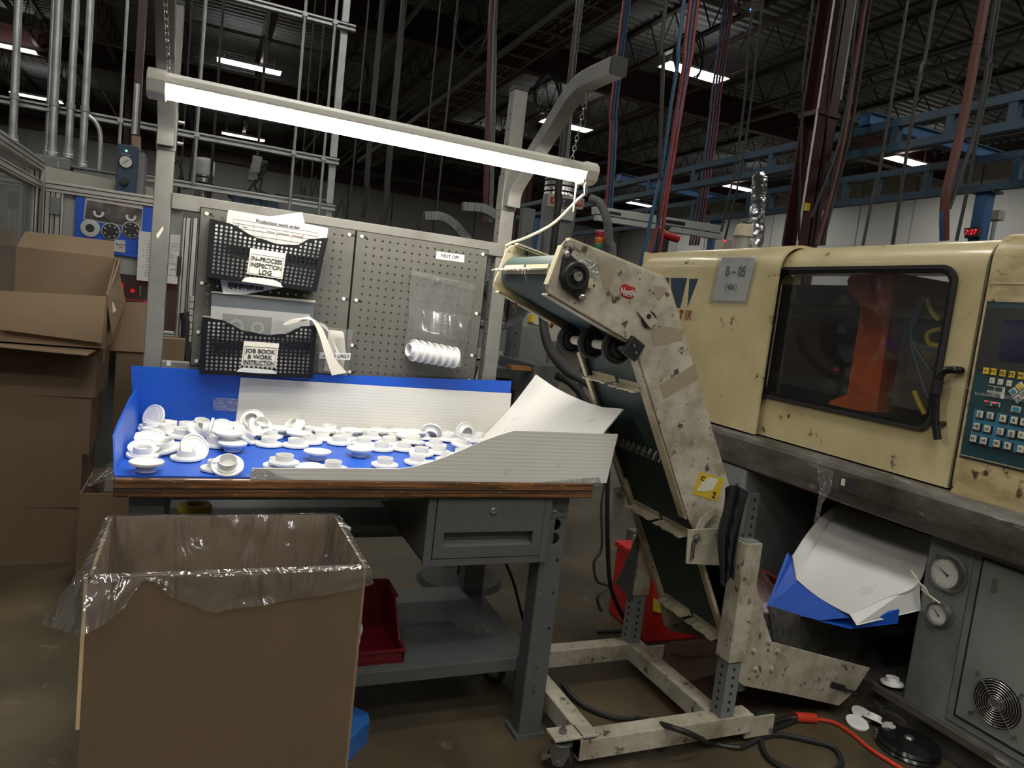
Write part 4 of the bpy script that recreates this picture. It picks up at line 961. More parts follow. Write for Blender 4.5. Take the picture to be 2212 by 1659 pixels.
# sticker
SY = YN - .001
c = A(1356, 630, 'y', SY); ht = [(-.0255, .002), (-.0245, .0095), (-.020, .0155), (-.0135, .0185), (-.006, .0185), (.0005, .0155), (.007, .0150), (.0145, .0150), (.0215, .0125), (.0255, .0065), (.0255, -.001), (.0215, -.0095), (.0165, -.0155), (.012, -.0195), (.002, -.0185), (-.010, -.0160), (-.0195, -.0110), (-.0240, -.005)]
st = MB().prism([c + V((a, 0, b_ - .0006 * a / .025)) for a, b_ in ht], (0, .001, 0)).build('sticker', 'red_bright', SN, label='red heart-shaped sticker reading Nestlé')
text('Nestlé', c + V((.0, -.001, -.001)), (1, 0, -.04), (0, 0, 1), .0245, 'paper', st, bold=.0005, fit=.046)
MB().tube([c + V((-.013, -.001, -.0105)), c + V((.0, -.001, -.0115)), c + V((.015, -.001, -.0125))], .0009, 4, sm=4).build('swash', 'paper', st)
# elbow plate, tape patches, warning sticker
c = A(1401, 690, 'y', SY)
el = MB().lathe([(0, .006), (.022, .006), (.024, 0)], 24, Matrix.Translation(c) @ Matrix.Rotation(math.pi / 2, 4, 'X')).build('pivot_disc', 'cable', SN)
MB().prism([A(x, y, 'y', SY - .0065) for x, y in ((1377, 672), (1394, 660), (1421, 694), (1405, 709))], (0, .002, 0)).build('pivot_plate', 'conv_white', el)
MB().lathe([(0, .010), (.006, .010), (.0075, .006)], 10, Matrix.Translation(A(1399, 683, 'y', SY)) @ Matrix.Rotation(math.pi / 2, 4, 'X')).build('bolt', 'cable', el)
for pts in ([(1409, 708), (1447, 706), (1478, 712), (1474, 735), (1411, 748)], [(1424, 832), (1501, 786), (1510, 817), (1434, 862)], [(1414, 617), (1441, 623), (1438, 632), (1425, 650), (1414, 640)], [(1290, 560), (1330, 580), (1318, 628), (1304, 622)], [(1545, 1003), (1560, 998), (1567, 1020), (1552, 1028)]):
    plate(pts, 'y', SY, .0008, 'old_tape', 'brown_tape', SN)
for pts in ([(1244, 548), (1300, 575), (1286, 610), (1262, 590)], [(1560, 1146), (1600, 1150), (1580, 1172)]):
    plate(pts, 'y', SY, .0006, 'clear_tape', 'tape_clear', SN)
ws = plate([(1512, 1019), (1565, 1034), (1550, 1083), (1496, 1067)], 'y', SY, .001, 'warning_sticker', 'yellow', SN)
plate([(1517, 1040), (1535, 1030), (1552, 1036), (1540, 1058), (1522, 1062), (1505, 1060)], 'y', SY - .0006, .0005, 'torn_patch', 'sign_paper', ws)
text('2', A(1542, 1070, 'y', SY - .0004), A(1565, 1034, 'y', SY) - A(1512, 1019, 'y', SY), (.2, 0, 1), .026, 'ink', ws, bold=.0008)
text('C', A(1518, 1034, 'y', SY - .0004), A(1565, 1034, 'y', SY) - A(1512, 1019, 'y', SY), (.2, 0, 1), .020, 'ink', ws, bold=.0008)
# lower pivot: arc plate, clamp plate, slot
ap = spline([A(x, y, 'y', YN - .012) for x, y in ((1503, 1142), (1512, 1122), (1530, 1105), (1541, 1096))], 5); ap2 = spline([A(x, y, 'y', YN - .012) for x, y in ((1514, 1146), (1526, 1128), (1542, 1112), (1556, 1107))], 5)
MB().sheet(lambda u, v: ap[round(u * (len(ap) - 1))].lerp(ap2[round(u * (len(ap) - 1))], v), len(ap) - 1, 1, .004).build('arc_plate', 'conv_white', SN)
cp = plate([(1488, 1145), (1564, 1141), (1578, 1152), (1556, 1222), (1483, 1218)], 'y', YN - .03, .006, 'clamp_plate', 'conv_white', t, bv=.001)
sl = spline([A(x, y, 'y', YN - .031) for x, y in ((1503, 1160), (1497, 1180), (1495, 1205))], 5)
MB().tube(sl, .0055, 8).build('arc_slot', 'dark_void', cp)
MB().lathe([(0, .014), (.007, .014), (.0075, .006), (.011, .005), (.011, 0)], 8, Matrix.Translation(A(1503, 1160, 'y', YN - .03)) @ Matrix.Rotation(math.pi / 2, 4, 'X')).build('bolt', 'steel', cp)
MB().tube([A(1500, 1170, 'y', YN - .036), A(1493, 1210, 'y', YN - .036)], .003, 6).build('threaded_rod', 'steel', cp)
# boot at the foot
BY = YN - .02
bo = [(1586, 1240), (1592, 1150), (1626, 1150), (1622, 1180), (1634, 1260), (1650, 1330), (1668, 1387), (1880, 1443), (1850, 1490), (1812, 1525), (1700, 1500), (1606, 1482), (1592, 1470), (1580, 1400)]
PB = [A(x, y, 'y', BY) for x, y in bo]
bt = MB().prism(PB, (0, .006, 0)).build('boot_panel', 'conv_white', t, bv=.002)
for x, y in ((1661, 1386), (1627, 1405), (1679, 1406), (1632, 1444), (1665, 1444)):
    MB().lathe([(0, .009), (.006, .009), (.0065, .003), (.010, .002), (.010, 0)], 8, Matrix.Translation(A(x, y, 'y', BY)) @ Matrix.Rotation(math.pi / 2, 4, 'X')).build('bolt', 'conv_white', bt)
sl = [A(x, y, 'y', BY - .001) for x, y in ((1795, 1478), (1822, 1486))]
MB().tube(sl, .010, 10).build('take_up_slot', 'dark_void', bt)
MB().cyl(A(1815, 1487, 'y', BY - .008), A(1852, 1497, 'y', BY - .008), .005, 8).build('take_up_bolt', 'cable', bt)
MB().prism([V((p.x, YF, p.z)) for p in PB], (0, .006, 0)).build('boot_panel', 'conv_white', t)
MB().prism([A(x, y, 'y', .06) for x, y in ((1660, 1308), (1886, 1378), (1868, 1442), (1672, 1390))], (0, .004, 0)).build('hopper_plate', 'bed_worn', t)
# bottom run of the boot: a short flat belt toward the moulding machine
a, c = PB[6], PB[7]; a = V((a.x - .08, 0, a.z - .03)); c = V((c.x - .05, 0, c.z - .03))
MB().prism([V((a.x, BY + .01, a.z)), V((c.x, BY + .01, c.z)), V((c.x, YF - .01, c.z)), V((a.x, YF - .01, a.z))], (0, 0, -.02)).build('feed_belt', 'belt', t)
# guard and slotted plate on the far side
plate([(1388, 1128), (1340, 1240), (1330, 1260), (1368, 1300), (1392, 1290), (1400, 1180)], 'y', YF + .05, .003, 'far_guard', 'bench_grey', t)
fc = plate([(1327, 1053), (1345, 1050), (1352, 1060), (1345, 1110), (1327, 1119)], 'y', YF + .012, .004, 'far_clamp_plate', 'conv_white', t)
MB().lathe([(0, .012), (.007, .012), (.012, .004), (.012, 0)], 8, Matrix.Translation(A(1338, 1068, 'y', YF + .011)) @ Matrix.Rotation(math.pi / 2, 4, 'X')).build('bolt', 'steel', fc)
# frame: base rails, cross bars, telescopic posts
def rail(x0, x1, y0, y1, z0, z1, nm='base_rail', mat='conv_white'): return MB().box(x0, x1, y0, y1, z0, z1).build(nm, mat, t, bv=.002)
rail(1.185, 1.80, -.165, -.108, .045, .104); rail(1.185, 1.72, .325, .382, .045, .104)
rail(1.655, 1.715, -.108, .325, .045, .104, 'cross_rail'); rail(1.20, 1.255, -.108, .325, .045, .104, 'cross_rail')
def post(x, y, zl, zt, topz):
    o = MB().box(x - .031, x + .031, y - .031, y + .031, zl, zt).build('post_sleeve', 'conv_white', t, bv=.002)
    i = MB().box(x - .025, x + .025, y - .025, y + .025, .104, topz).build('post_tube', 'cond_grey', t, bv=.002)
    m = MB(); k = .13
    while k < zl - .02:
        m.cyl((x, y - .0252, k), (x, y - .0258, k), .0052, 8); m.cyl((x - .0252, y, k), (x - .0258, y, k), .0052, 8); k += .026
    k = zt + .03
    while k < topz - .01: m.cyl((x, y - .0252, k), (x, y - .0258, k), .0052, 8); k += .026
    m.build('adjust_hole', 'dark_void', i, kind='stuff')
post(1.695, -.136, .285, .655, .66); post(1.675, .353, .29, .50, .52)
pa, pb = A(1604, 1066, 'y', -.13), A(1626, 1150, 'y', -.13)
tp = MB().box(pb.x - .032, pb.x + .006, -.13, -.126, .55, pa.z).build('perforated_strap', 'steel', t)
for k in range(8): MB().cyl((pb.x - .010, -.1305, pa.z - .02 - .027 * k), (pb.x - .010, -.131, pa.z - .02 - .027 * k), .0055, 8).build('strap_hole', 'dark_void', tp)
# lower edges of the far and near sides, carried on down to the boot
for yy, z_a, z_b in ((YF - .022, .74, .20), (YN + .006, .62, .30)):
    a, c = zb(z_a) - ln * .016, zb(z_b) - ln * .016
    MB().prism([V((a.x, yy, a.z)), V((c.x, yy, c.z)), V((c.x, yy + .022, c.z)), V((a.x, yy + .022, a.z))], ln * .12 if yy > .1 else ln * .012).build('lower_flange', 'conv_in', t)
def caster(x, y, rz, nm='caster', fixed=False):
    k = MB(); R = Matrix.Translation((x, y, 0)) @ Matrix.Rotation(rz, 4, 'Z')
    w = MB(); 
    w.lathe([(.008, -.014), (.034, -.014), (.038, -.009), (.038, .009), (.034, .014), (.008, .014)], 24, R @ Matrix.Translation((.0, 0, .039)) @ Matrix.Rotation(math.pi / 2, 4, 'X'))
    o = w.build(nm, 'rubber', t, smooth=True)
    if not fixed:
        f = MB()
        for s in (-.019, .019):
            f.prism([R @ V(p) for p in ((-.014, s, .03), (.014, s, .03), (.03, s, .075), (.026, s, .092), (-.026, s, .092), (-.028, s, .07))], R.to_3x3() @ V((0, .0025, 0)))
        f.lathe([(.0, .098), (.03, .098), (.032, .092), (.026, .088)], 20, R)
        f.cyl(R @ V((0, -.026, .039)), R @ V((0, .026, .039)), .007, 10).cyl(R @ V((0, 0, .098)), R @ V((0, 0, .135)), .007, 8)
        f.build('caster_fork', 'steel', o)
        MB().prism([R @ V(p) for p in ((-.045, -.016, .03), (-.02, -.016, .05), (-.015, -.016, .062), (-.05, -.016, .045))], R.to_3x3() @ V((0, .032, 0))).build('brake_pedal', 'chrome', o)
    return o
caster(1.142, -.135, -.7); caster(1.14, .35, -.7)
MB().box(1.105, 1.24, -.165, -.105, .110, .118).box(1.185, 1.193, -.165, -.105, .05, .118).build('caster_bracket', 'conv_white', t, bv=.002)
MB().box(1.105, 1.24, .32, .38, .110, .118).build('caster_bracket', 'conv_white', t, bv=.002)
MB().lathe([(0, .14), (.006, .14), (.007, .128), (.012, .126), (.012, .118)], 6, Matrix.Translation((1.142, -.135, 0))).build('bolt', 'steel', t)
for x, y in ((1.885, -.12), (1.80, .36)):
    caster(x, y, 0, 'wheel', True)
    MB().box(x - .10, x + .012, y - .034, y - .026, .02, .085).build('wheel_plate', 'conv_white', t)
    MB().cyl((x, y - .04, .039), (x, y + .02, .039), .006, 8).build('axle', 'steel', t)
# black cloth over the post
t = None
def cl(u, v):
    x = 1562 + 54 * u - 10 * v - 16 * u * v + 5 * math.sin(7 * v + 1) * (1 - u) - 8 * u * math.sin(2.2 * v); y = 1060 + 196 * v - 12 * math.sin(3 * u + .5) * (1 - v) + 10 * v * math.sin(6 * u)
    yy = -.182 + .012 * math.sin(15 * u + 3 * v) + .005 * math.sin(33 * u + 5 * v) + .02 * abs(u - .5)
    return A(x, y, 'y', yy)
tag(MB().sheet(cl, 26, 22, .003).build('black_cloth', 'oil_cloth', smooth=True), 'black oily cloth hanging over the conveyor post', 'cloth')
# ================================================================ injection moulding machine
t = MC = T('moulding_machine', 'large cream injection moulding machine on a scuffed dark grey bed', 'machine', (3.0, .4, 0))
def shell(x0, y0, y1, zb, zs, rad, xb, nm, mat, zt=None, th=.012):
    """bent sheet cover: vertical face, rounded shoulder, flat top"""
    pr = [(x0, zb), (x0, zs)] + [(x0 + rad * (1 - math.cos(a)), zs + rad * math.sin(a)) for a in [math.pi / 2 * k / 10 for k in range(1, 11)]] + [(xb, zs + rad + .01)]
    inn = [(x + th, z) for x, z in pr[:2]] + [(x0 + th + (rad - th) * (1 - math.cos(a)), zs + (rad - th) * math.sin(a)) for a in [math.pi / 2 * k / 10 for k in range(1, 11)]] + [(xb, zs + rad - th + .01)]
    poly = pr + inn[::-1]
    m = MB(); n = len(pr)
    for y in (y0, y1): m.v += [V((x, y, z)) for x, z in pr] + [V((x, y, z)) for x, z in inn]
    for i in range(n - 1):
        m.f += [(i, i + 1, 2 * n + i + 1, 2 * n + i), (n + i, 3 * n + i, 3 * n + i + 1, n + i + 1), (i, n + i, n + i + 1, i + 1), (2 * n + i, 2 * n + i + 1, 3 * n + i + 1, 3 * n + i)]
    m.f += [(0, 2 * n, 3 * n, n)]
    return m.build(nm, mat, t, smooth=True)
MX = 2.40
lc = shell(2.352, .615, 1.66, .85, 1.555, .115, 3.5, 'fixed_cover', 'cream')
MB().box(2.36, 3.5, 1.655, 1.665, .85, 1.66).build('end_plate', 'cream', t)
# sliding door with a window opening
WY0, WY1 = -.155, .612
wz = [A(x, y, 'x', MX) for x, y in ((1672, 578), (2086, 577), (2004, 931), (1653, 857))]       # TL TR BR BL of the rubber frame
wy1, wy0 = (wz[0].y + wz[3].y) / 2, (wz[1].y + wz[2].y) / 2; zt_, zb_ = (wz[0].z + wz[1].z) / 2, (wz[2].z + wz[3].z) / 2
dy0, dy1 = -.232, .70
dr = shell(MX, dy0, dy1, zt_ - .015, 1.565, .095, 3.4, 'door_top', 'cream')
DF = MB().box(MX, MX + .012, dy0, dy1, .848, zb_ + .02).box(MX, MX + .012, dy0, wy0 + .02, zb_ + .02, zt_ - .015).box(MX, MX + .012, wy1 - .02, dy1, zb_ + .02, zt_ - .015).build('sliding_door', 'cream', t)
def rrect(y0, y1, z0, z1, r, n=8):
    out = []
    for cy, cz, a0 in ((y1 - r, z1 - r, 0), (y0 + r, z1 - r, 90), (y0 + r, z0 + r, 180), (y1 - r, z0 + r, 270)):
        out += [(cy + r * math.cos(math.radians(a0 + 90 * k / n)), cz + r * math.sin(math.radians(a0 + 90 * k / n))) for k in range(n + 1)]
    return out
def ringm(a, c, x0, x1):
    m = MB(); n = len(a)
    m.v = [V((x, y, z)) for x, L in ((x0, a), (x0, c), (x1, a), (x1, c)) for y, z in L]
    for i in range(n):
        j = (i + 1) % n; m.f += [(i, j, n + j, n + i), (i, 2 * n + i, 2 * n + j, j), (n + i, n + j, 3 * n + j, 3 * n + i)]
    return m
gk = ringm(rrect(wy0, wy1, zb_, zt_, .055), rrect(wy0 + .022, wy1 - .022, zb_ + .022, zt_ - .022, .042), MX - .012, MX + .004).build('window_gasket', 'black_gloss', DF, smooth=True)
ringm(rrect(wy0 - .003, wy1 + .003, zb_ - .003, zt_ + .003, .056), rrect(wy0 + .010, wy1 - .010, zb_ + .010, zt_ - .010, .05), MX - .016, MX - .010).build('gasket_bead', 'rubber', DF, smooth=True)
ri = rrect(wy0 + .01, wy1 - .01, zb_ + .01, zt_ - .01, .045)
MB().prism([V((MX + .002, y, z)) for y, z in ri], (.004, 0, 0)).build('window_pane', 'window_glass', DF)
# inside behind the window
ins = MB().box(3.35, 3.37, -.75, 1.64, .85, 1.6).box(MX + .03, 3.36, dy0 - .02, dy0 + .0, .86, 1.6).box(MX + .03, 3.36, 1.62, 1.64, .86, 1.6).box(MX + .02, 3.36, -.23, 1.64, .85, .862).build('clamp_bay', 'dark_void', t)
def ix(pts, x, th, nm, mat): return MB().prism([A(a, c, 'x', x) for a, c in pts], (th, 0, 0)).build(nm, mat, t)
pl = ix([(1838, 594), (1930, 588), (1928, 640), (1893, 890), (1790, 880), (1792, 866), (1830, 852), (1858, 680), (1856, 655), (1832, 628), (1830, 605)], 2.72, .35, 'fixed_platen', 'orange')
ix([(1700, 685), (1730, 690), (1718, 810), (1690, 800)], 2.95, .25, 'moving_platen', 'orange')
for z in (1.08, 1.42):
    MB().cyl((2.80, -.2, z), (2.80, 1.6, z), .035, 14).build('tie_bar', 'steel', t)
    MB().cyl((3.2, -.2, z), (3.2, 1.6, z), .035, 14).build('tie_bar', 'steel', t)
MB().box(2.75, 3.2, .12, .30, 1.05, 1.40).build('mould_half', 'bed_worn', t); MB().box(2.78, 3.2, .36, .50, 1.08, 1.42).build('mould_half', 'bed_worn', t)
for pts, mt, r_ in (([(1985, 650), (1970, 700), (1972, 740), (2010, 800)], 'hose_blue', .008), ([(1995, 640), (1980, 690), (1968, 735), (1985, 800), (2005, 860)], 'hose_blue', .007), ([(1970, 735), (2000, 752), (2040, 752)], 'hose_blue', .007), ([(2003, 645), (2012, 672), (2030, 692)], 'yellow', .009), ([(2035, 710), (2005, 720), (2008, 742), (2035, 748)], 'yellow', .009), ([(1975, 845), (1985, 870), (1998, 895)], 'yellow', .009)):
    MB().tube([A(x, y, 'x', 2.58) for x, y in pts], r_, 8, sm=6).build('mould_hose', mt, t, smooth=True)
MB().box(2.6, 3.0, -.20, -.10, 1.44, 1.48).build('inner_rail', 'galv', t)
# door handle
hp = [A(x, y, 'x', MX - .03) for x, y in ((2072, 800), (2045, 800), (2032, 812), (2024, 845), (2021, 880), (2021, 915), (2026, 950))]
hd_ = MB().tube([A(2074, 800, 'x', MX)] + hp, .0125, 10, sm=5).build('door_handle', 'black_gloss', DF, smooth=True)
MB().cyl(A(2026, 915, 'x', MX - .03), A(2041, 915, 'x', MX), .008, 8).build('handle_foot', 'black_gloss', DF)
MB().tube([A(x, y, 'x', MX - .034) for x, y in ((2030, 822), (2026, 833), (2024, 846), (2024, 852))], .0145, 10).build('handle_tape', 'black', DF)
MB().tube([A(2018, 834, 'x', MX - .03), A(2095, 838, 'x', 2.37)], .002, 5).build('tape_strand', 'tape_clear', DF)
# control section to the right of the dark gap
MB().box(MX + .01, 3.4, dy0 - .022, dy0 - .002, .85, 1.60).build('gap_post', 'cable', t)
CY1 = dy0 - .024; CX = 2.385
px0, pz0, pz1 = None, None, None
pA = A(2150, 660, 'x', CX); pB = A(2075, 962, 'x', CX)
py1 = -.262; pzt = pA.z + .004; pzb = pB.z - .012
cs_ = shell(CX, -.86, CY1, pzt + .008, 1.575, .10, 3.4, 'control_cover', 'cream_worn')
MB().box(CX, CX + .012, -.86, CY1, .842, pzb - .016).box(CX, CX + .012, py1, CY1, pzb - .016, pzt + .008).build('control_cover_front', 'cream_worn', t)
MB().box(CX - .004, CX + .002, -.86, CY1 - .01, pzb - .024, pzb - .018).build('seam', 'dark_void', t)
MB().box(CX - .002, CX + .002, -.86, CY1 - .01, pzt + .062, pzt + .067).build('seam', 'cream', t)
cp = MB().box(CX + .004, CX + .02, -.86, py1, pzb - .016, pzt + .008).build('control_panel', 'panel_teal', t, label='dark teal control panel with keys and a blank screen')
def pq(x0, y0, x1, y1, nm, mat, par=cp, xx=CX + .003, th=.002):
    """panel piece whose top-left / bottom-right corners are pixels"""
    a, c = A(x0, y0, 'x', xx), A(x1, y1, 'x', xx)
    return MB().box(xx - th, xx, min(a.y, c.y), max(a.y, c.y), min(a.z, c.z), max(a.z, c.z)).build(nm, mat, par)
a = A(2148, 664, 'x', CX); c = A(2122, 800, 'x', CX)
bz = MB().box(CX - .0, CX + .004, -.86, py1 - .004, c.z, a.z).build('screen_bezel', 'black', cp)
q = A(2172, 690, 'x', CX); s2 = A(2155, 778, 'x', CX)
MB().box(CX - .002, CX + .001, -.86, q.y, s2.z, q.z).build('screen', 'screen', bz)
xk = CX - .001
def key(px, py, w, h, mat, s=None, tm='ink', nm='key', ts=.6, th=.005, base=True):
    c = A(px, py, 'x', xk); k = MB().box(xk - th, xk + .004, c.y - w / 2, c.y + w / 2, c.z - h / 2, c.z + h / 2).build(nm, mat, cp, bv=.001)
    if base: MB().box(xk - .0025, xk + .003, c.y - w / 2 - .004, c.y + w / 2 + .002, c.z - h / 2 - .005, c.z + h / 2 + .001).build('key_well', 'black', cp)
    if s: text(s, (xk - th, c.y, c.z), (0, -1, 0), (0, 0, 1), h * ts * 1.25, tm, k, bold=.0002)
    return k
for i, (x, y, s) in enumerate(((2130, 801, '>'), (2146, 803, 'F1'), (2166, 806, 'F2'), (2186, 809, 'F3'), (2205, 812, 'F4'))): key(x, y, .017, .020, 'yellow_plug', s, base=False, th=.002)
for x, y, s in ((2143, 822, '/'), (2161, 825, '-'), (2180, 828, '-')): key(x, y, .014, .018, 'key_white', s, base=False, th=.002)
lt = pq(2135, 832, 2168, 862, 'key_frame', 'key_white')
for x, y in ((2141, 838), (2158, 841), (2138, 852), (2154, 855)): pq(x - 6, y - 5, x + 6, y + 5, 'key', 'panel_teal', cp, CX + .0005, .003)
pq(2128, 865, 2160, 880, 'key_frame', 'key_white')
for x, y in ((2133, 870), (2151, 874)): pq(x - 6, y - 4, x + 6, y + 5, 'key', 'panel_teal', cp, CX + .0005, .003); pq(x - 6, y - 5, x - 1, y - 2, 'key_light', 'led_soft', cp, CX - .003, .001)
cc = A(2202, 848, 'x', CX); dm = MB()
for a_, b_ in ((1, 0), (0, 1), (-1, 0), (0, -1)):
    u = V((0, -a_ * .016, b_ * .018)); MB().obox(cc + u, (.004, .021, .021), Matrix.Rotation(math.pi / 4, 3, 'X')).build('arrow_key', 'key_white', cp); MB().obox(cc + u - V((.002, 0, 0)), (.004, .013, .013), Matrix.Rotation(math.pi / 4, 3, 'X')).build('arrow_print', 'yellow_plug' if b_ == 1 else 'panel_blue' if a_ == -1 else 'cond_grey', cp)
pq(2186, 876, 2204, 892, 'key_frame', 'key_white'); pq(2189, 879, 2201, 889, 'key', 'panel_blue', cp, CX + .0005, .003)
q1, q2 = A(2107, 884, 'x', CX + .003), A(2090, 952, 'x', CX + .003)
MB().box(CX + .001, CX + .004, -.86, q1.y, q2.z - .004, q1.z).build('key_field', 'panel_blue', cp)
rows = [[(2118, 895, '][' ), (2141, 898, '[]'), (2168, 904, 'A'), (2192, 908, 'A'), (2213, 912, '+')], [(2111, 921, '=E'), (2134, 926, 'o/'), (2162, 932, '[]'), (2186, 937, ']['), (2208, 940, '+')], [(2104, 947, 'I<'), (2126, 952, '>I'), (2154, 958, 'W'), (2178, 963, 'B'), (2206, 970, '>')]]
for r_ in rows:
    for x, y, s in r_: key(x, y, .019, .021, 'key_white', s, ts=.55)
def key3(y, z, w, h, mat, s, tm='ink', th=.005):          # keys of the panel beyond the photo's edge
    k = MB().box(xk - th, xk + .004, y - w / 2, y + w / 2, z - h / 2, z + h / 2).build('key', mat, cp, bv=.001)
    if s: text(s, (xk - th, y, z), (0, -1, 0), (0, 0, 1), h * .7, tm, k)
for i in range(4): q_ = A(2205, 812, 'x', xk); key3(q_.y - .029 * (i + 1), q_.z, .017, .020, 'yellow_plug', 'F%d' % (5 + i), th=.002)
for r_ in rows:
    q_ = A(r_[3][0], r_[3][1], 'x', xk)
    for i in range(1, 6): key3(q_.y - .032 * (i + 1), q_.z, .019, .021, 'key_white', '><+-=O'[i])
MB().prism([A(x, y, 'x', CX - .006) for x, y in ((2106, 846), (2212, 858), (2212, 868), (2106, 852))], (.0006, 0, 0)).build('clear_tape', 'tape_clear', cp)
# bed with rounded lip, supports and cabinet
prof = [(2.40, .842), (2.352, .842), (2.335, .834), (2.328, .815), (2.330, .745), (2.338, .70), (2.365, .690), (3.5, .690), (3.5, .842)]
MB().prism([V((x, -.95, z)) for x, z in prof], (0, 2.65, 0)).build('bed', 'bed_worn', t, bv=.004)
plate([(1815, 1030), (1850, 1035), (1846, 1068), (1812, 1060)], 'x', 2.3275, .001, 'bed_label', 'ink', t)
plate([(1818, 1033), (1826, 1035), (1824, 1050), (1816, 1048)], 'x', 2.3265, .001, 'bed_label', 'sign_paper', t)
MB().box(2.345, 3.45, .62, 1.30, .10, .69).build('bed_leg', 'bed_grey', t, bv=.01)
MB().box(2.46, 3.45, -.10, 1.62, .0, .10).build('sump', 'bed_worn', t)
MB().box(3.3, 3.4, -.1, .62, .1, .69).build('bed_web', 'dark_void', t)
cy1 = -.205
cb = MB().box(2.405, 3.45, -.95, cy1, .10, .69).build('cabinet', 'bed_grey', t, bv=.006)
MB().box(2.385, 3.45, -.95, cy1 + .10, .085, .115).build('cabinet_plinth', 'bed_worn', t, bv=.004)
MB().box(2.425, 3.45, -.95, .58, .0, .085).build('base_skirt', 'bed_worn', t)
cdy = A(2118, 1205, 'x', 2.40).y; cdz = A(2118, 1205, 'x', 2.40).z; cdb = A(2080, 1560, 'x', 2.40).z
cd = MB().box(2.397, 2.404, -.95, cdy - .012, cdb + .01, cdz).build('cabinet_door', 'door_grey', t, bv=.003)
MB().box(2.3995, 2.4045, -.95, cdy - .006, cdb + .004, cdz + .006).build('door_seam', 'dark_void', t)  # dark groove round the cabinet door
MB().box(2.401, 2.4046, -.95, cdy + .016, cdb - .018, cdz + .028).build('door_surround', 'bed_grey', t)
MB().box(2.4035, 2.4048, -.95, cdy + .019, cdb - .021, cdz + .031).build('surround_gap', 'dark_void', t)
MB().box(2.392, 2.398, A(2148, 1262, 'x', 2.395).y - .006, A(2148, 1262, 'x', 2.395).y + .006, A(2150, 1280, 'x', 2.395).z, A(2150, 1248, 'x', 2.395).z).build('latch', 'chrome', cd, bv=.001)
def gauge(px, py, r, nm='pressure_gauge', ang=2.4):
    c = A(px, py, 'x', 2.40); Mx = Matrix.Translation((2.404, c.y, c.z)) @ Matrix.Rotation(-math.pi / 2, 4, 'Y')
    g = MB().lathe([(r * 1.22, 0), (r * 1.22, .004), (r * 1.05, .006), (r * 1.03, .024), (r, .027), (r * .93, .026), (r * .91, .018)], 36, Mx).build(nm, 'steel', t, smooth=True)
    MB().lathe([(0, .019), (r * .92, .019)], 36, Mx).build('dial', 'gauge_face', g)
    m = MB()
    for k in range(28):
        a = math.radians(-45 + 270 * k / 27); l = .72 if k % 3 == 0 else .8
        m.bar(Mx @ V((r * l * math.cos(a), r * l * math.sin(a), .0196)), Mx @ V((r * .87 * math.cos(a), r * .87 * math.sin(a), .0196)), .0009, .0006, (1, 0, 0))
    m.build('scale_mark', 'ink', g)
    d = V((0, math.cos(ang), math.sin(ang))); cc = V((2.404 - .021, c.y, c.z))
    n_ = V((0, -d.z, d.y))
    MB().prism([cc + d * r * .7, cc + n_ * r * .045 - d * r * .1, cc - d * r * .28 + n_ * r * .09, cc - d * r * .28 - n_ * r * .09, cc - n_ * r * .045 - d * r * .1], (.0008, 0, 0)).build('needle', 'ink', g)
    for a in (.8, 2.9, 5.0): MB().cyl(Mx @ V((r * 1.13 * math.cos(a), r * 1.13 * math.sin(a), .004)), Mx @ V((r * 1.13 * math.cos(a), r * 1.13 * math.sin(a), .008)), .0035, 8).build('bolt', 'chrome', g)
gauge(2048, 1237, .052, ang=.45); gauge(2032, 1325, .036, ang=.75)
# fan guard
c = A(2150, 1520, 'x', 2.39); fg = MB()
for k in range(8):
    rr = .014 + k * .0076; fg.tube([(2.392 - .004 * (1 - k / 8), c.y + rr * math.cos(a), c.z + rr * math.sin(a)) for a in [2 * math.pi * i / 28 for i in range(29)]], .0013, 5, False)
for a in (math.pi / 4, 3 * math.pi / 4):
    fg.tube([(2.389, c.y - 0.092 * math.cos(a), c.z - 0.092 * math.sin(a)), (2.389, c.y + 0.092 * math.cos(a), c.z + 0.092 * math.sin(a))], .0016, 6)
fg_ = fg.build('fan_guard', 'chrome', cd)
for a in (1, 3, 5, 7): MB().cyl((2.386, c.y + 0.092 * math.cos(a * math.pi / 4), c.z + 0.092 * math.sin(a * math.pi / 4)), (2.396, c.y + 0.092 * math.cos(a * math.pi / 4), c.z + 0.092 * math.sin(a * math.pi / 4)), .0045, 8).build('screw', 'chrome', cd)
MB().lathe([(0, .001), (.071, .001), (.071, 0)], 28, Matrix.Translation((2.3968, c.y, c.z)) @ Matrix.Rotation(-math.pi / 2, 4, 'Y')).build('fan_opening', 'dark_void', cd)
MB().lathe([(0, .004), (.022, .004), (.024, .001)], 20, Matrix.Translation((2.3958, c.y, c.z)) @ Matrix.Rotation(-math.pi / 2, 4, 'Y')).build('fan_hub', 'cond_grey', cd)
# emblem, plant number
LX = 2.3505
for pts in ([(1429, 599), (1446, 600), (1439, 640), (1430, 628)], [(1449, 600), (1484, 601), (1469, 665), (1462, 665), (1450, 625)], [(1489, 602), (1508, 602), (1485, 663)]):
    plate(pts, 'x', LX, .001, 'emblem', 'logo_blue', lc)
xd = A(1500, 681, 'x', LX) - A(1470, 681, 'x', LX); xd.z = 0
text('T', A(1471, 681, 'x', LX - .001), xd, (0, 0, 1), .062, 'ink_red', lc, 'emblem_lettering', sx=.8, bold=.002)
text('EK', A(1487, 681, 'x', LX - .001), xd, (0, 0, 1), .062, 'ink_red', lc, 'emblem_lettering', sx=.8, bold=.0009, ax='CENTER', fill=False)
pq_ = [A(x, y, 'x', LX - .002) for x, y in ((1559, 556), (1632, 557), (1610, 651), (1541, 649))]
pp = MB().prism(pq_, (.001, 0, 0)).build('number_sheet', 'paper', lc, label='white sheet reading B-05 taped to the cream cover')
xd = pq_[1] - pq_[0]
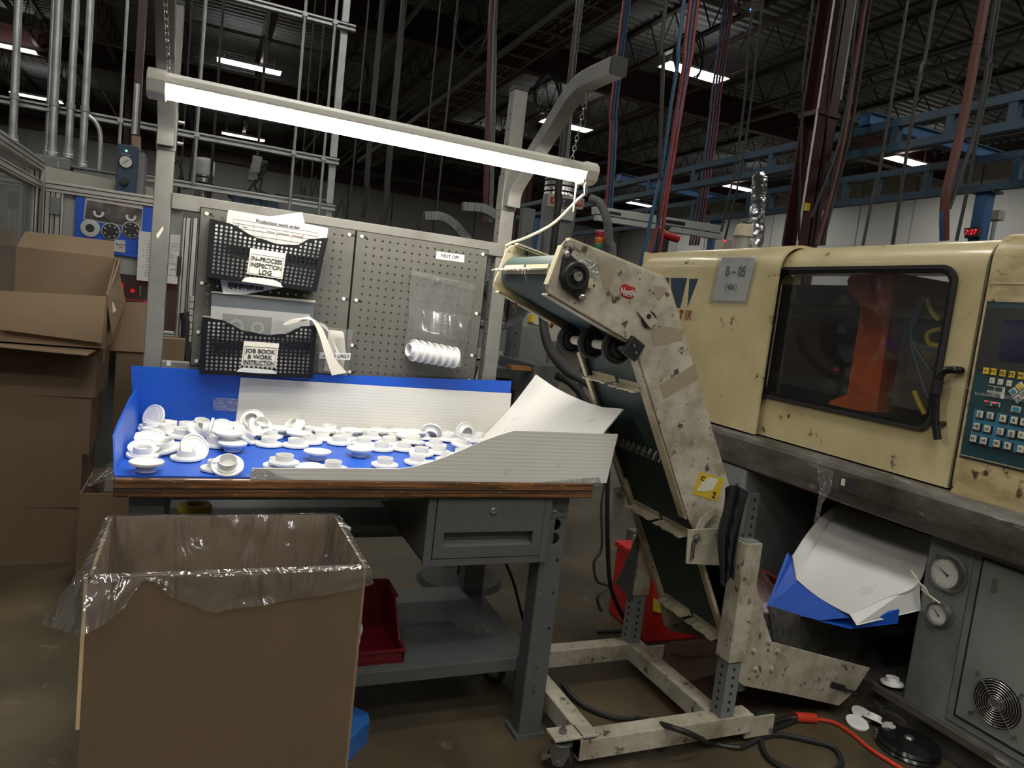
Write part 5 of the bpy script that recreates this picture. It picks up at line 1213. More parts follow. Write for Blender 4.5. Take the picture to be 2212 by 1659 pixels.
text('B – 05', A(1589, 587, 'x', LX - .003), xd, (0, 0, 1), .062, 'ink', pp, bold=.002, sx=.85)
text('( 430 )', A(1579, 621, 'x', LX - .003), xd, (0, 0, 1), .036, 'ink', pp, bold=.0012, sx=.8)
MB().prism([A(x, y, 'x', LX - .005) for x, y in ((1552, 548), (1640, 552), (1614, 658), (1530, 655))], (.0006, 0, 0)).build('clear_sleeve', 'acrylic', lc)
# shrink film wound round the bed
for pts in ([(1765, 1008), (1800, 1018), (1795, 1060), (1775, 1090), (1768, 1130), (1758, 1128), (1770, 1060)],):
    plate(pts, 'x', 2.322, .0006, 'film_scrap', 'tape_clear', t)
# ================================================================ discharge chute under the machine
t = T('discharge_chute', 'white and blue plastic chute under the machine, feeding the conveyor', 'chute', (2.3, .2, .3))
def q4(pts): return [A(x, y, 'x', X) for x, y, X in pts]
Lc = spline(q4([(1719, 1250, 2.30), (1760, 1175, 2.42), (1800, 1118, 2.56), (1840, 1088, 2.72)]), 6)
Lt = spline(q4([(1711, 1201, 2.30), (1745, 1150, 2.42), (1785, 1107, 2.56), (1824, 1084, 2.72)]), 6)
Rc = spline(q4([(1836, 1327, 2.16), (1912, 1292, 2.28), (1985, 1258, 2.40), (2014, 1160, 2.62)]), 6)
NC = len(Lc) - 1
MB().sheet(lambda u, v: Lc[round(v * NC)].lerp(Rc[round(v * NC)], u) + V((0, 0, -.012 * math.sin(math.pi * u))), 10, NC, .004).build('floor_sheet', 'white_ply_x', t, smooth=True)
MB().sheet(lambda u, v: Lc[round(v * NC)].lerp(Lt[round(v * NC)], u), 2, NC, .004).build('side_sheet', 'white_ply_x', t, smooth=True)
s0, s1, s2, s3 = q4([(1835, 1327, 2.16), (1984, 1256, 2.40), (1986, 1318, 2.40), (1850, 1350, 2.16)])
MB().prism([s0, s1, s2, s3], (.002, -.003, 0)).build('end_sheet', 'white_ply_x', t)
b0 = q4([(1655, 1312, 2.20), (1701, 1193, 2.32), (1714, 1205, 2.31), (1722, 1256, 2.30), (1836, 1334, 2.165), (1770, 1340, 2.155)])
MB().prism(b0, (.004, .002, -.003)).build('blue_apron', 'blue_ply_x', t)
b1 = q4([(1768, 1341, 2.153), (1940, 1316, 2.30), (1936, 1346, 2.30), (1834, 1358, 2.16)])
MB().prism(b1, (.003, -.003, 0)).build('blue_skirt', 'blue_ply_x', t)
for x, y in ((1854, 1338), (1890, 1336)): MB().tube([A(x, y, 'x', 2.2), A(x + 8, y - 2, 'x', 2.2), A(x + 13, y - 6, 'x', 2.2)], .0018, 5).build('zip_tie', 'paper', t)
MB().tube([A(1968, 1232, 'x', 2.37), A(1985, 1258, 'x', 2.37), A(2000, 1280, 'x', 2.375), A(2030, 1303, 'x', 2.375)], .0032, 6, sm=5).build('tie_wire', 'cord_cream', t)
MB().tube([A(1985, 1258, 'x', 2.37), A(1998, 1270, 'x', 2.365), A(2005, 1285, 'x', 2.37), A(1990, 1272, 'x', 2.37)], .003, 6, sm=5).build('tie_wire', 'cord_cream', t)
# ================================================================ things on the floor
t = None
o = T('black_power_cord', 'black power cord looping over the conveyor base to the orange plug', 'cord', (1.7, -.2, 0))
pts = [(1.30, .30, .115), A(1215, 1480, 'z', .012), A(1255, 1520, 'z', .012), A(1320, 1548, 'z', .012), A(1385, 1553, 'z', .03), A(1440, 1568, 'z', .112), A(1490, 1585, 'z', .10), A(1540, 1606, 'z', .012), A(1600, 1614, 'z', .008), A(1645, 1590, 'z', .008), A(1662, 1565, 'z', .008), A(1700, 1552, 'z', .01), A(1722, 1550, 'z', .014)]
MB().tube(pts[1:], .0085, 8, sm=7).build('cord', 'cable', o, smooth=True)
lp = [A(x, y, 'z', .009) for x, y in ((1722, 1556), (1660, 1580), (1645, 1600), (1662, 1640), (1720, 1665), (1790, 1668), (1818, 1648), (1800, 1615), (1750, 1600), (1690, 1588), (1650, 1592), (1600, 1616))]
MB().tube(lp, .0085, 8, sm=7).build('cord_loop', 'cable', o, smooth=True)
o = T('orange_extension_cord', 'orange extension cord with plug running along the floor to the corner', 'cord', A(1740, 1550, 'z', 0))
MB().tube([A(1718, 1549, 'z', .016), A(1722, 1549, 'z', .016), A(1738, 1550, 'z', .016), A(1752, 1551, 'z', .014), A(1760, 1552, 'z', .012)], .017, 10, sm=4).build('plug', 'cord_orange', o, smooth=True)
MB().tube([A(x, y, 'z', .007) for x, y in ((1755, 1552), (1800, 1560), (1840, 1585), (1880, 1618), (1930, 1650), (1985, 1685))], .0065, 8, sm=6).build('cord', 'cord_orange', o, smooth=True)
for px, py, ax, lab in ((1852, 1560, (.05, .2, -1), 'white cap lying face up on the floor by the machine'), (1873, 1540, (.0, .25, -1), 'translucent looking cap on the floor behind the face-up one'), (1898, 1555, (.5, .2, 1), 'tipped white cap on the floor beside scrap film'), (1586, 1482, (0, 0, 1), 'lone white cap on the floor under the conveyor boot'), (1938, 1475, (0, .1, 1), 'white cap left on the machine ledge')):
    z = .012 if px != 1938 else .13
    c = A(px, py, 'z', z); c.x = min(c.x, 2.34 if px != 1938 else 2.42); cap(c, ax, 0, lab, 'stray caps on the floor')
def crumple(name, label, px, py, w, h, mat, seed, z=.0):
    c = A(px, py, 'z', z + h / 2)
    o = MB(); n = 14
    o.sheet(lambda u, v: V((c.x, c.y, z)) + V(((u - .5) * w, (v - .5) * w * .8, h * (.25 + .75 * math.sin(math.pi * u) * math.sin(math.pi * v)) * (1 + .6 * noise.noise(V((u * 4, v * 4, seed)))))) , n, n)
    return tag(o.build(name, mat, smooth=False), label, 'scrap')
crumple('film_scrap', 'crumpled white film scrap on the floor beside the caps', 1920, 1575, .07, .05, 'paper_grey', 2)
t = T('levelling_foot', 'black oily rubber levelling foot on the floor at the machine edge', 'machine foot', A(1965, 1605, 'z', 0))
c = A(1962, 1606, 'z', .02); Mx = Matrix.Translation((min(c.x, 2.36), c.y, 0))
MB().lathe([(0, .0), (.095, 0), (.098, .006), (.092, .014), (.096, .020), (.090, .030), (.060, .038), (.030, .040), (.0, .040)], 30, Mx).build('pad', 'black_gloss', t, smooth=True)
MB().lathe([(0, .046), (.012, .046), (.016, .04)], 6, Mx).build('nut', 'steel', t)
# red containers behind the conveyor foot
t = T('red_container', 'bright red plastic container with a yellow label behind the conveyor frame', 'container', (2.0, .6, 0))
a = A(1408, 1300, 'y', .50); c = A(1545, 1425, 'y', .40)
MB().box(a.x, a.x + .34, .50, .80, 0, .30).build('body', 'red_bright', t, bv=.012); MB().box(a.x - .006, a.x + .346, .494, .806, .30, .325).build('rim', 'red_bright', t, bv=.004)
plate([(1411, 1292), (1428, 1298), (1432, 1318), (1425, 1325), (1410, 1320)], 'y', .493, .001, 'hazard_label', 'yellow', t)
t = T('red_bag', 'red bag in clear film on the floor beside the blue chute', 'bag', A(1640, 1290, 'x', 2.2))
cc = A(1640, 1278, 'x', 2.28)
MB().sheet(lambda u, v: cc + V((.05 * math.sin(math.pi * v), (.5 - u) * .26, -.10 + .20 * v * (1 - .5 * abs(u - .4)) + .03 * noise.noise(V((u * 5, v * 5, 2))))), 16, 12).build('film', 'red_film', t, smooth=True)
MB().sheet(lambda u, v: cc + V((.08 + .05 * math.sin(math.pi * v), (.5 - u) * .26, -.27 + .32 * v)), 8, 8, .01).build('fill', 'red_plastic', t, smooth=True)
# cables hanging behind the conveyor
t = T('power_cable', 'thick black cord hanging behind the bench to the floor', 'cord', (1.5, .6, 0))
MB().tube([A(1318, 960, 'y', .55), A(1312, 1060, 'y', .55), A(1313, 1180, 'y', .55), A(1320, 1270, 'y', .55), A(1345, 1330, 'y', .56), A(1362, 1360, 'y', .57), (1.70, .62, .01)], .009, 8, sm=6).build('cord', 'cable', t, smooth=True)
t = T('signal_cable', 'thin dark green cord curling beside the thick black cord', 'cord', (1.5, .9, 0))
MB().tube([A(1322, 980, 'y', .8), A(1300, 1080, 'y', .8), A(1300, 1180, 'y', .8), A(1283, 1215, 'y', .8), A(1290, 1255, 'y', .8), A(1315, 1268, 'y', .8), A(1290, 1290, 'y', .8), A(1305, 1330, 'y', .8), A(1345, 1390, 'z', .006), A(1370, 1392, 'z', .006)], .006, 8, sm=6).build('cord', 'cable_green', t, smooth=True)
t = T('bench_cable', 'dark cord hanging from behind the drawer to the floor', 'cord', (1.1, .7, 0))
MB().tube([A(1091, 1213, 'y', .69), A(1110, 1260, 'y', .69), A(1125, 1320, 'y', .70), A(1140, 1370, 'y', .70), A(1160, 1400, 'y', .70), (1.45, .72, .008)], .006, 8, sm=6).build('cord', 'cable', t, smooth=True)
# ================================================================ assembly cell behind the bench (left)
CY = 2.30
t = T('assembly_cell', 'aluminium framed assembly cell with tinted doors behind the cartons', 'machine', (-.1, 2.5, 0))
def vx(px, py, ax, v, z0=None, z1=None):
    p = A(px, py, ax, v); return p
def extr(p0, p1, w=.045, mat='alu', nm='extrusion', up=(0, 1, 0)):
    o = MB().bar(p0, p1, w, w, up).build(nm, mat, t, bv=.002)
    p0, p1 = V(p0), V(p1); d = (p1 - p0).normalized(); u = V((0, -1, 0)) if abs(d.y) < .8 else V((1, 0, 0))
    for s in (-.011, .011):
        r = d.cross(u).normalized(); MB().bar(p0 + u * (w / 2) + r * s, p1 + u * (w / 2) + r * s, .005, .0015, u).build('groove', 'cable', o)
    return o
def cellpost(px, py0, py1, y=CY, w=.045, zlow=None):
    a, c = A(px, py0, 'y', y), A(px, py1, 'y', y); extr((c.x, y, zlow if zlow is not None else c.z), (c.x, y, a.z), w)
cellpost(96, 396, 620, w=.04, zlow=.0); cellpost(118, 415, 620, w=.04, zlow=.0); cellpost(393, 470, 690, zlow=.0); cellpost(408, 470, 690, CY - .04, .03, zlow=.0)
z = A(210, 418, 'y', CY).z
extr((A(100, 400, 'y', CY).x, CY, z), (A(395, 440, 'y', CY).x, CY, z), .05)
extr((A(100, 400, 'y', CY).x, CY, .93), (A(395, 440, 'y', CY).x, CY, .93), .05)
gx0, gx1 = A(125, 500, 'y', CY).x, A(386, 600, 'y', CY).x
zc = A(250, 590, 'y', CY).z
MB().box(gx0, gx1, CY + .005, CY + .012, zc, z - .025).build('door_panel', 'cell_grey', t)
MB().box(gx0, gx1, CY - .002, CY + .003, .955, zc).build('red_window', 'cell_red', t)
MB().box(gx0 - .1, gx1 + .25, CY + .75, CY + .77, .0, z + .05).build('back_panel', 'cond_grey', t)
MB().box(gx0 - .1, gx1 + .05, CY + .02, CY + .75, .86, .88).build('work_deck', 'cond_grey', t)
for px0, py0, px1, py1 in ((262, 645, 306, 650), (310, 650, 330, 654), (282, 624, 290, 632), (262, 612, 265, 640), (345, 655, 360, 658)):
    a, c = A(px0, py0, 'y', CY + .25), A(px1, py1, 'y', CY + .25); MB().box(a.x, max(c.x, a.x + .01), CY + .25, CY + .27, min(a.z, c.z), max(a.z, c.z)).build('red_indicator', 'led_red', t)
MB().cyl(A(303, 617, 'y', CY - .01), A(302, 640, 'y', CY - .01), .005, 8).build('knob_rod', 'steel', t)
a, c = A(384, 553, 'y', CY - .05), A(384, 596, 'y', CY - .05)
MB().box(a.x, a.x + .018, CY - .07, CY - .035, c.z, a.z).build('door_pull', 'black', t, bv=.004)
a = A(115, 430, 'y', CY - .03); MB().box(a.x - .012, a.x + .03, CY - .035, CY - .02, a.z - .07, a.z + .01).build('hinge', 'cond_grey', t, bv=.002)
# slanted cream guard on top
MB().prism([A(x, y, 'y', 2.62) for x, y in ((97, 358), (170, 373), (330, 405), (336, 445), (95, 400))], (0, .02, 0)).build('top_guard', 'cell_cream', t)
# terminal blocks to the right of the cell
a = A(412, 630, 'y', CY - .06)
for k in range(7): MB().box(a.x, a.x + .045, CY - .08, CY - .03, a.z - .05 - k * .034, a.z - .02 - k * .034).build('terminal_block', 'cell_cream', t, bv=.002)
MB().tube([A(398, 675, 'y', CY - .07), A(402, 700, 'y', CY - .07), A(400, 740, 'y', CY - .07), A(404, 790, 'y', CY - .07)], .022, 8, sm=4).build('cable_bundle', 'cable', t)
o = tag(plate([(350, 752), (388, 754), (388, 772), (352, 770)], 'y', CY - .05, .06, 'yellow_packet', 'yellow'), 'yellow packet behind the left bench upright', 'packet')
# blue instruction board
t = T('instruction_board', 'blue board with a photo sheet and sample caps on the cell door', 'board', A(245, 600, 'y', CY - .02))
plate([(164, 420), (330, 446), (328, 500), (318, 560), (292, 556), (250, 550), (158, 545)], 'y', CY - .015, .006, 'board', 'blue_ply_x', t)
sh = plate([(186, 417), (310, 437), (306, 496), (180, 474)], 'y', CY - .019, .001, 'photo_sheet', 'paper_grey', t)
plate([(188, 432), (308, 452), (304, 494), (183, 472)], 'y', CY - .0205, .001, 'printed_photo', 'photo_dark', sh)
text('Make sure the part sits properly in the nest.', A(248, 435, 'y', CY - .021), A(310, 437, 'y', CY) - A(186, 417, 'y', CY), (0, 0, 1), .0155, 'ink_red', sh)
for cx, cy in ((213, 460), (283, 468)):
    c = A(cx, cy, 'y', CY - .022); MB().lathe([(.012, 0), (.024, .0005), (.022, .001), (.014, .001)], 20, Matrix.Translation(c) @ Matrix.Rotation(1.25, 4, 'X')).build('printed_part', 'paper_grey', sh)
plate([(247, 517), (271, 520), (270, 546), (246, 543)], 'y', CY - .019, .001, 'note_sheet', 'paper_grey', t)
text('Brocken\nect.', A(262, 531, 'y', CY - .0205), (1, 0, 0), (0, 0, 1), .013, 'ink_red', t)
for cx, cy, mt in ((195, 493, 'cap_white'), (240, 500, 'black'), (284, 497, 'black')):
    c = A(cx, cy, 'y', CY - .016); Mx = Matrix.Translation(c) @ Matrix.Rotation(math.pi / 2, 4, 'X')
    d = MB().lathe([(.0, .012), (.024, .012), (.034, .010), (.041, .008), (.042, .0)], 28, Mx).build('sample_cap', 'paper_grey', t, smooth=True)
    MB().lathe([(.0, .0135), (.018 if mt == 'cap_white' else .036, .0135), (.02 if mt == 'cap_white' else .037, .011)], 28, Mx).build('dial', 'black', d)
    if mt == 'black':
        for k in range(7):
            a = 2 * math.pi * k / 7; MB().cyl(Mx @ V((.027 * math.cos(a), .027 * math.sin(a), .0135)), Mx @ V((.027 * math.cos(a), .027 * math.sin(a), .0145)), .0042, 6).build('dot', 'paper_grey', d)
# typed instruction sheet
o = tag(plate([(300, 499), (390, 508), (383, 614), (295, 605)], 'y', CY - .055, .001, 'typed_sheet', 'paper'), 'typed instruction sheet taped to the cell window behind the upright', 'paper')
xd = A(390, 508, 'y', CY) - A(300, 499, 'y', CY); bx = A(342, 510, 'y', CY - .056)
text('(( NOTES ))', bx, xd, (0, 0, 1), .014, 'ink_red', o)
for k, s in enumerate(('1-  Please make sure the part', '    sits properly in the nest if not', '    the machine will not cycle.', '2-  Just push the Green', '    button to start cycling.', '3-  look at the parts after', '    welding make sure not', '    more than one is broken,', '    see sample.', '4-  To stop the break, make', '    sure the shaft is up', '    before pushing the red', '    button.')):
    text(s, A(310 - .45 * k, 520 + k * 6.25, 'y', CY - .056), xd, (0, 0, 1), .0135, 'ink_grey', o, ax='LEFT')
# guard door at the photo's left edge, running away from the camera
t = T('guard_door', 'aluminium guard door with clear panels at the left edge', 'guard', (-.55, 2.2, 0))
GX = -.60
ga, gb = A(-30, 290, 'x', GX), A(84, 352, 'x', GX)
extr((GX, ga.y, (ga.z + gb.z) / 2), (GX, gb.y, (ga.z + gb.z) / 2), .05, up=(1, 0, 0))
extr((GX, ga.y, (ga.z + gb.z) / 2 - .09), (GX, gb.y, (ga.z + gb.z) / 2 - .09), .04, up=(1, 0, 0))
extr((GX, gb.y, 0), (GX, gb.y, gb.z - .03), .05); extr((GX, gb.y - .09, 0), (GX, gb.y - .09, gb.z - .12), .035)
MB().box(GX - .003, GX + .003, ga.y, gb.y - .1, .9, gb.z - .13).build('clear_panel', 'cell_glass', t)
# blue control box with gauge
t = T('press_control_box', 'blue control box with a pressure gauge above the cell', 'control box', A(275, 420, 'y', 2.42))
q = [A(x, y, 'y', 2.42) for x, y in ((255, 309), (298, 317), (293, 423), (249, 415))]
x0, x1, z0, z1 = (q[0].x + q[3].x) / 2, (q[1].x + q[2].x) / 2, (q[2].z + q[3].z) / 2, (q[0].z + q[1].z) / 2
MB().box(x0, x1, 2.42, 2.60, z0, z1).build('housing', 'blue_box', t, bv=.004)
MB().box(x1, x1 + .03, 2.46, 2.62, z0, z1 - .02).build('side_plate', 'cond_grey', t)
c = A(272, 350, 'y', 2.42); Mx = Matrix.Translation(c) @ Matrix.Rotation(math.pi / 2, 4, 'X')
g = MB().lathe([(.033, 0), (.034, .010), (.030, .012), (.028, .008)], 28, Mx).build('gauge', 'black', t, smooth=True)
MB().lathe([(0, .008), (.029, .008)], 28, Mx).build('dial', 'gauge_face', g)
MB().bar(c + V((-.014, -.009, -.012)), c + V((.012, -.009, .010)), .003, .001, (0, 1, 0)).build('needle', 'ink', g)
c = A(273, 326, 'y', 2.419); MB().cyl(c, c - V((0, .004, 0)), .006, 12).build('power_light', 'led_green', t)
text('Power', A(273, 334, 'y', 2.419), (1, 0, 0), (0, 0, 1), .014, 'paper_grey', t); text('Pressure', A(271, 364, 'y', 2.419), (1, 0, 0), (0, 0, 1), .014, 'paper_grey', t)
c = A(268, 393, 'y', 2.42); MB().lathe([(0, .022), (.018, .022), (.021, .0)], 18, Matrix.Translation(c) @ Matrix.Rotation(math.pi / 2, 4, 'X')).build('regulator_knob', 'black', t, smooth=True)
MB().prism([A(x, y, 'y', 2.64) for x, y in ((285, 292), (304, 295), (304, 330), (284, 326))], (0, .02, 0)).build('mount_plate', 'card', t)
MB().cyl((A(290, 290, 'y', 2.66).x, 2.66, A(290, 290, 'y', 2.66).z), (A(290, 290, 'y', 2.66).x, 2.66, A(290, 180, 'y', 2.66).z), .014, 10).build('press_rod', 'galv', t)
MB().box(A(283, 290, 'y', 2.7).x, A(300, 290, 'y', 2.7).x, 2.69, 2.75, A(290, 325, 'y', 2.7).z, 6.0).build('press_column', 'maroon_steel', t)
# junction boxes and conduits
t = T('junction_box', 'grey electrical junction box topped by conduits above the cell', 'junction box', A(115, 362, 'y', 2.85))
q = [A(x, y, 'y', 2.85) for x, y in ((78, 331), (150, 343), (148, 372), (78, 368))]
MB().box(q[0].x, q[1].x, 2.85, 3.0, q[2].z, q[1].z).build('body', 'cond_grey', t, bv=.004); MB().box(q[0].x - .005, q[1].x + .005, 2.835, 2.85, q[2].z + .01, q[1].z - .005).build('cover', 'cond_grey', t, bv=.003)
MB().box(A(124, 348, 'y', 2.83).x, A(129, 348, 'y', 2.83).x, 2.825, 2.835, A(124, 362, 'y', 2.83).z, A(124, 348, 'y', 2.83).z).build('latch', 'chrome', t)
t = T('wireway', 'low grey wireway box on the cell roof', 'junction box', A(205, 375, 'y', 2.9))
q = [A(x, y, 'y', 2.9) for x, y in ((157, 362), (250, 377), (250, 395))]
MB().box(q[0].x, q[1].x, 2.9, 3.02, q[2].z, q[0].z).build('body', 'cond_grey', t, bv=.004); MB().box(q[0].x - .006, q[1].x + .006, 2.89, 3.03, q[0].z, q[0].z + .012).build('lid', 'cond_grey', t)
def conduit(px, py, r, y, label, zt=6.0, col='galv', fit=True):
    b_ = A(px, py, 'y', y); t = T('conduit', label, 'conduit', b_, 'vertical conduits')
    MB().cyl(b_, (b_.x, y, zt), r, 14).build('pipe', col, t, smooth=True)
    if fit: MB().lathe([(r, 0), (r * 1.45, 0), (r * 1.45, .02), (r * 1.25, .024), (r * 1.25, .05), (r, .05)], 14, Matrix.Translation(b_)).build('fitting', 'galv', t, smooth=True)
    zc = A(px, 240 + (px - 172) * .175, 'y', y).z; MB().lathe([(r, 0), (r * 1.2, .002), (r * 1.2, .03), (r, .032)], 14, Matrix.Translation((b_.x, y, zc))).build('clamp', 'strut', t)
conduit(27, 310, .019, 2.92, 'leftmost galvanised conduit, beside the guard door'); conduit(101, 335, .013, 3.0, 'thin conduit just left of the paired galvanised pipes'); conduit(112, 337, .020, 2.94, 'thick galvanised conduit, second from the left')
conduit(147, 342, .019, 2.94, 'thick galvanised conduit, third from the left'); conduit(177, 364, .019, 2.94, 'thick galvanised conduit standing on the low wireway')
t = T('bent_conduit', 'thin conduit bending down beside the wireway conduit', 'conduit', A(217, 365, 'y', 2.95))
MB().tube([A(190, 250, 'y', 2.95), A(205, 262, 'y', 2.95), A(215, 282, 'y', 2.95), A(217, 310, 'y', 2.95), A(214, 368, 'y', 2.95)], .012, 10, sm=6).build('pipe', 'galv', t, smooth=True)
# strut grid
t = T('strut_grid', 'grid of galvanised strut channels and threaded rods hung above the cell', 'strut frame', A(500, 320, 'y', 2.98))
SY2 = 2.98
def strut(pxa, pxb, z, y=SY2):
    xa, xb = pxa, pxb
    o = MB().box(xa, xb, y, y + .041, z - .0205, z - .0165).box(xa, xb, y, y + .004, z - .0165, z - .006).box(xa, xb, y, y + .004, z + .006, z + .0205).box(xa, xb, y + .037, y + .041, z - .0205, z + .0205).box(xa, xb, y, y + .041, z + .0165, z + .0205).build('strut_channel', 'strut', t)
zs1 = A(450, 296, 'y', SY2).z; zs2 = A(520, 416, 'y', SY2).z; zs3 = A(630, 24, 'y', SY2).z
xr_ = A(733, 345, 'y', SY2).x
strut(A(-60, 210, 'y', SY2).x, xr_, zs1); strut(A(308, 385, 'y', SY2).x, xr_, zs2); strut(A(500, 0, 'y', SY2).x - .3, xr_ + .03, zs3)
for px, py in ((262, 262), (291, 268), (425, 300), (634, 330), (698, 340)):
    p = A(px, py, 'y', SY2 + .02); zl = zs2 - .2 if px > 400 else zs1 - .35
    MB().cyl((p.x, SY2 - .008, zl if px != 425 else zs2), (p.x, SY2 - .008, 6.2), .0085, 8).build('threaded_rod', 'galv', t)
    for zz in (zs1, zs3) if px > 500 else (zs1,): MB().box(p.x - .014, p.x + .014, SY2 - .018, SY2 + .002, zz - .012, zz + .012).build('rod_clamp', 'strut', t)
MB().box(xr_ - .05, xr_ - .01, SY2 + .041, SY2 + .082, zs2 - .5, 6.2).build('strut_post', 'strut', t)
# vacuum loader, socket boxes, blue case
t = T('vacuum_loader', 'grey capped vacuum loader standing above the pegboard corner', 'loader', A(436, 440, 'y', 3.3))
c = A(437, 438, 'y', 3.3); top = A(440, 342, 'y', 3.3).z; mid = A(437, 378, 'y', 3.3).z; rr = (A(461, 360, 'y', 3.3).x - A(417, 360, 'y', 3.3).x) / 2
MB().lathe([(0, top), (rr * .8, top), (rr, top - .02), (rr * 1.02, mid), (0, mid)], 24, Matrix.Translation((c.x, 3.3, 0))).build('hood', 'loader_grey', t, smooth=True)
MB().lathe([(rr * .9, mid), (rr * .9, mid - .11), (rr * .75, mid - .16), (rr * .3, mid - .24), (0, mid - .24)], 24, Matrix.Translation((c.x, 3.3, 0))).build('canister', 'chrome', t, smooth=True)
for k in range(3): MB().lathe([(rr * .9, 0), (rr * .96, .005), (rr * .9, .01)], 20, Matrix.Translation((c.x, 3.3, mid - .02 - .035 * k))).build('band', 'cable', t)
MB().cyl((c.x, 3.3, 0), (c.x, 3.3, mid - .2), .03, 10).build('stand_pipe', 'cond_grey', t)
t = T('socket_drop', 'stack of grey socket boxes hanging on a rod with plugged cords', 'socket box', A(553, 390, 'y', 3.3))
for x, y in ((555, 349), (551, 366), (546, 382)):
    c = A(x, y, 'y', 3.3); o = MB().box(c.x - .03, c.x + .03, 3.27, 3.32, c.z - .03, c.z + .03).build('socket_box', 'cond_grey', t, bv=.004)
    MB().cyl((c.x + .03, 3.29, c.z), (c.x + .06, 3.28, c.z), .014, 10).build('plug', 'cable', o)
c = A(556, 340, 'y', 3.3); MB().cyl(c, (c.x, 3.3, 6.2), .009, 8).build('drop_rod', 'cable', t)
for p in ([(566, 352), (572, 368), (560, 385), (550, 400), (556, 414)], [(560, 372), (566, 390), (562, 410), (580, 420)], [(552, 388), (540, 405), (535, 416), (520, 412)]): MB().tube([A(x, y, 'y', 3.26) for x, y in p], .008, 6, sm=5).build('cord', 'cable', t, smooth=True)
t = T('blue_case', 'blue equipment case with cables on top, behind the strut grid', 'case', A(550, 450, 'y', 3.35))
q = [A(x, y, 'y', 3.35) for x, y in ((503, 415), (602, 432), (600, 480))]
MB().box(q[0].x, q[1].x, 3.35, 3.6, q[2].z, q[0].z - .01).build('body', 'blue_steel', t, bv=.006)
for xx in (q[0].x + .02, q[1].x - .05): MB().box(xx, xx + .03, 3.4, 3.43, 0, q[2].z).build('stand_leg', 'cond_grey', t)
for k in (.38, .6, .72): MB().box(q[0].x + (q[1].x - q[0].x) * k, q[0].x + (q[1].x - q[0].x) * k + .012, 3.34, 3.35, q[2].z, q[0].z - .01).build('rib', 'cable', t)
MB().tube([A(500, 428, 'y', 3.33), A(497, 418, 'y', 3.33), (q[0].x + .1, 3.4, q[0].z + .015), (q[1].x - .05, 3.42, q[0].z)], .012, 8, sm=5).build('cable', 'cable', t)
t = T('grey_cabinet', 'low grey cabinet behind the right end of the strut grid', 'cabinet', A(660, 470, 'y', 3.4))
q = [A(x, y, 'y', 3.4) for x, y in ((603, 418), (716, 437), (716, 490))]
MB().box(q[0].x, q[1].x, 3.4, 3.8, q[2].z, q[1].z).build('body', 'cond_grey', t); MB().box(q[0].x - .01, q[1].x + .01, 3.39, 3.81, q[1].z, q[1].z + .015).build('top', 'cond_grey', t)
# hanging cables and ropes
def drop(name, label, pts, y, r, mat='cable', group='hanging cables', top=True, cat='cable', n=6):
    p = [A(x, yy, 'y', y) for x, yy in pts]
    if top: p = [V((p[0].x, y, 6.3))] + p
    return tag(MB().tube(p, r, n, sm=4).build(name, mat, smooth=True), label, cat, group)
for k, (pts, y, r, lab) in enumerate((([(363, 330), (368, 380), (374, 425)], 3.4, .009, 'black cable hanging just right of the left upright'), ([(420, 300), (385, 345), (362, 372)], 3.5, .008, 'black cable slanting down toward the left upright'), ([(394, 330), (389, 380), (383, 424)], 3.6, .006, 'thin dark cable left of the grey vacuum loader'),
        ([(462, 300), (452, 380), (447, 430)], 3.2, .008, 'black cable in front of the grey vacuum loader'), ([(655, 330), (658, 400), (660, 425)], 4.2, .006, 'thin cable right of the blue case'), ([(676, 340), (682, 380), (690, 430)], 4.2, .006, 'thin cable near the strut grid end, slanting'), ([(760, 395), (740, 430), (722, 475)], 4.0, .007, 'dark cable slanting beyond the strut grid end'),
        ([(797, 330), (795, 400), (784, 470)], 6.5, .03, 'dark pipe bundle hanging above the middle of the pegboard'), ([(842, 330), (836, 420), (826, 490)], 6.5, .035, 'thick dark pipe hanging right of the pegboard seam'), ([(950, 385), (946, 430), (938, 510)], 6.5, .012, 'thin dark pipe above the first off label'), ([(913, 390), (908, 440), (904, 500)], 6.0, .008, 'thin wall cable left of the dark curved arms'))):
    drop('hanging_cable', lab, pts, y, r)
# ================================================================ second bench area behind (middle)
t = T('rear_bench', 'grey workbench with an upright post seen behind the first bench', 'workbench', A(1150, 800, 'y', 1.5))
RY = 1.45
a = A(1120, 672, 'y', RY); c = A(1137, 786, 'y', RY)
MB().box(a.x - .03, a.x + .03, RY, RY + .05, .0, 1.75).build('upright', 'bench_grey', t, bv=.003)
for k in range(14): MB().cyl((a.x, RY - .0005, .85 + k * .06), (a.x, RY - .001, .85 + k * .06), .005, 8).build('slot', 'dark_void', t)
a = A(1040, 790, 'y', RY - .1); c = A(1215, 800, 'y', RY - .1)
MB().box(a.x - .2, c.x, RY - .10, RY + .5, a.z - .05, a.z - .005).build('worktop', 'bench_grey', t); 
q = A(1105, 790, 'y', RY - .3); q2 = A(1152, 802, 'y', RY - .3); MB().box(q.x, q2.x, RY - .3, RY - .25, q2.z, q.z).build('wood_block', 'copper_wood', t)
q = A(1154, 787, 'y', RY - .32); q2 = A(1203, 860, 'y', RY - .32); MB().box(q.x, q2.x, RY - .32, RY + .1, q2.z, q.z).build('drawer_box', 'bench_grey', t, bv=.003)
MB().box(A(1015, 815, 'y', RY).x, A(1030, 815, 'y', RY).x, RY, RY + .05, 0, .85).build('leg', 'bench_grey', t)
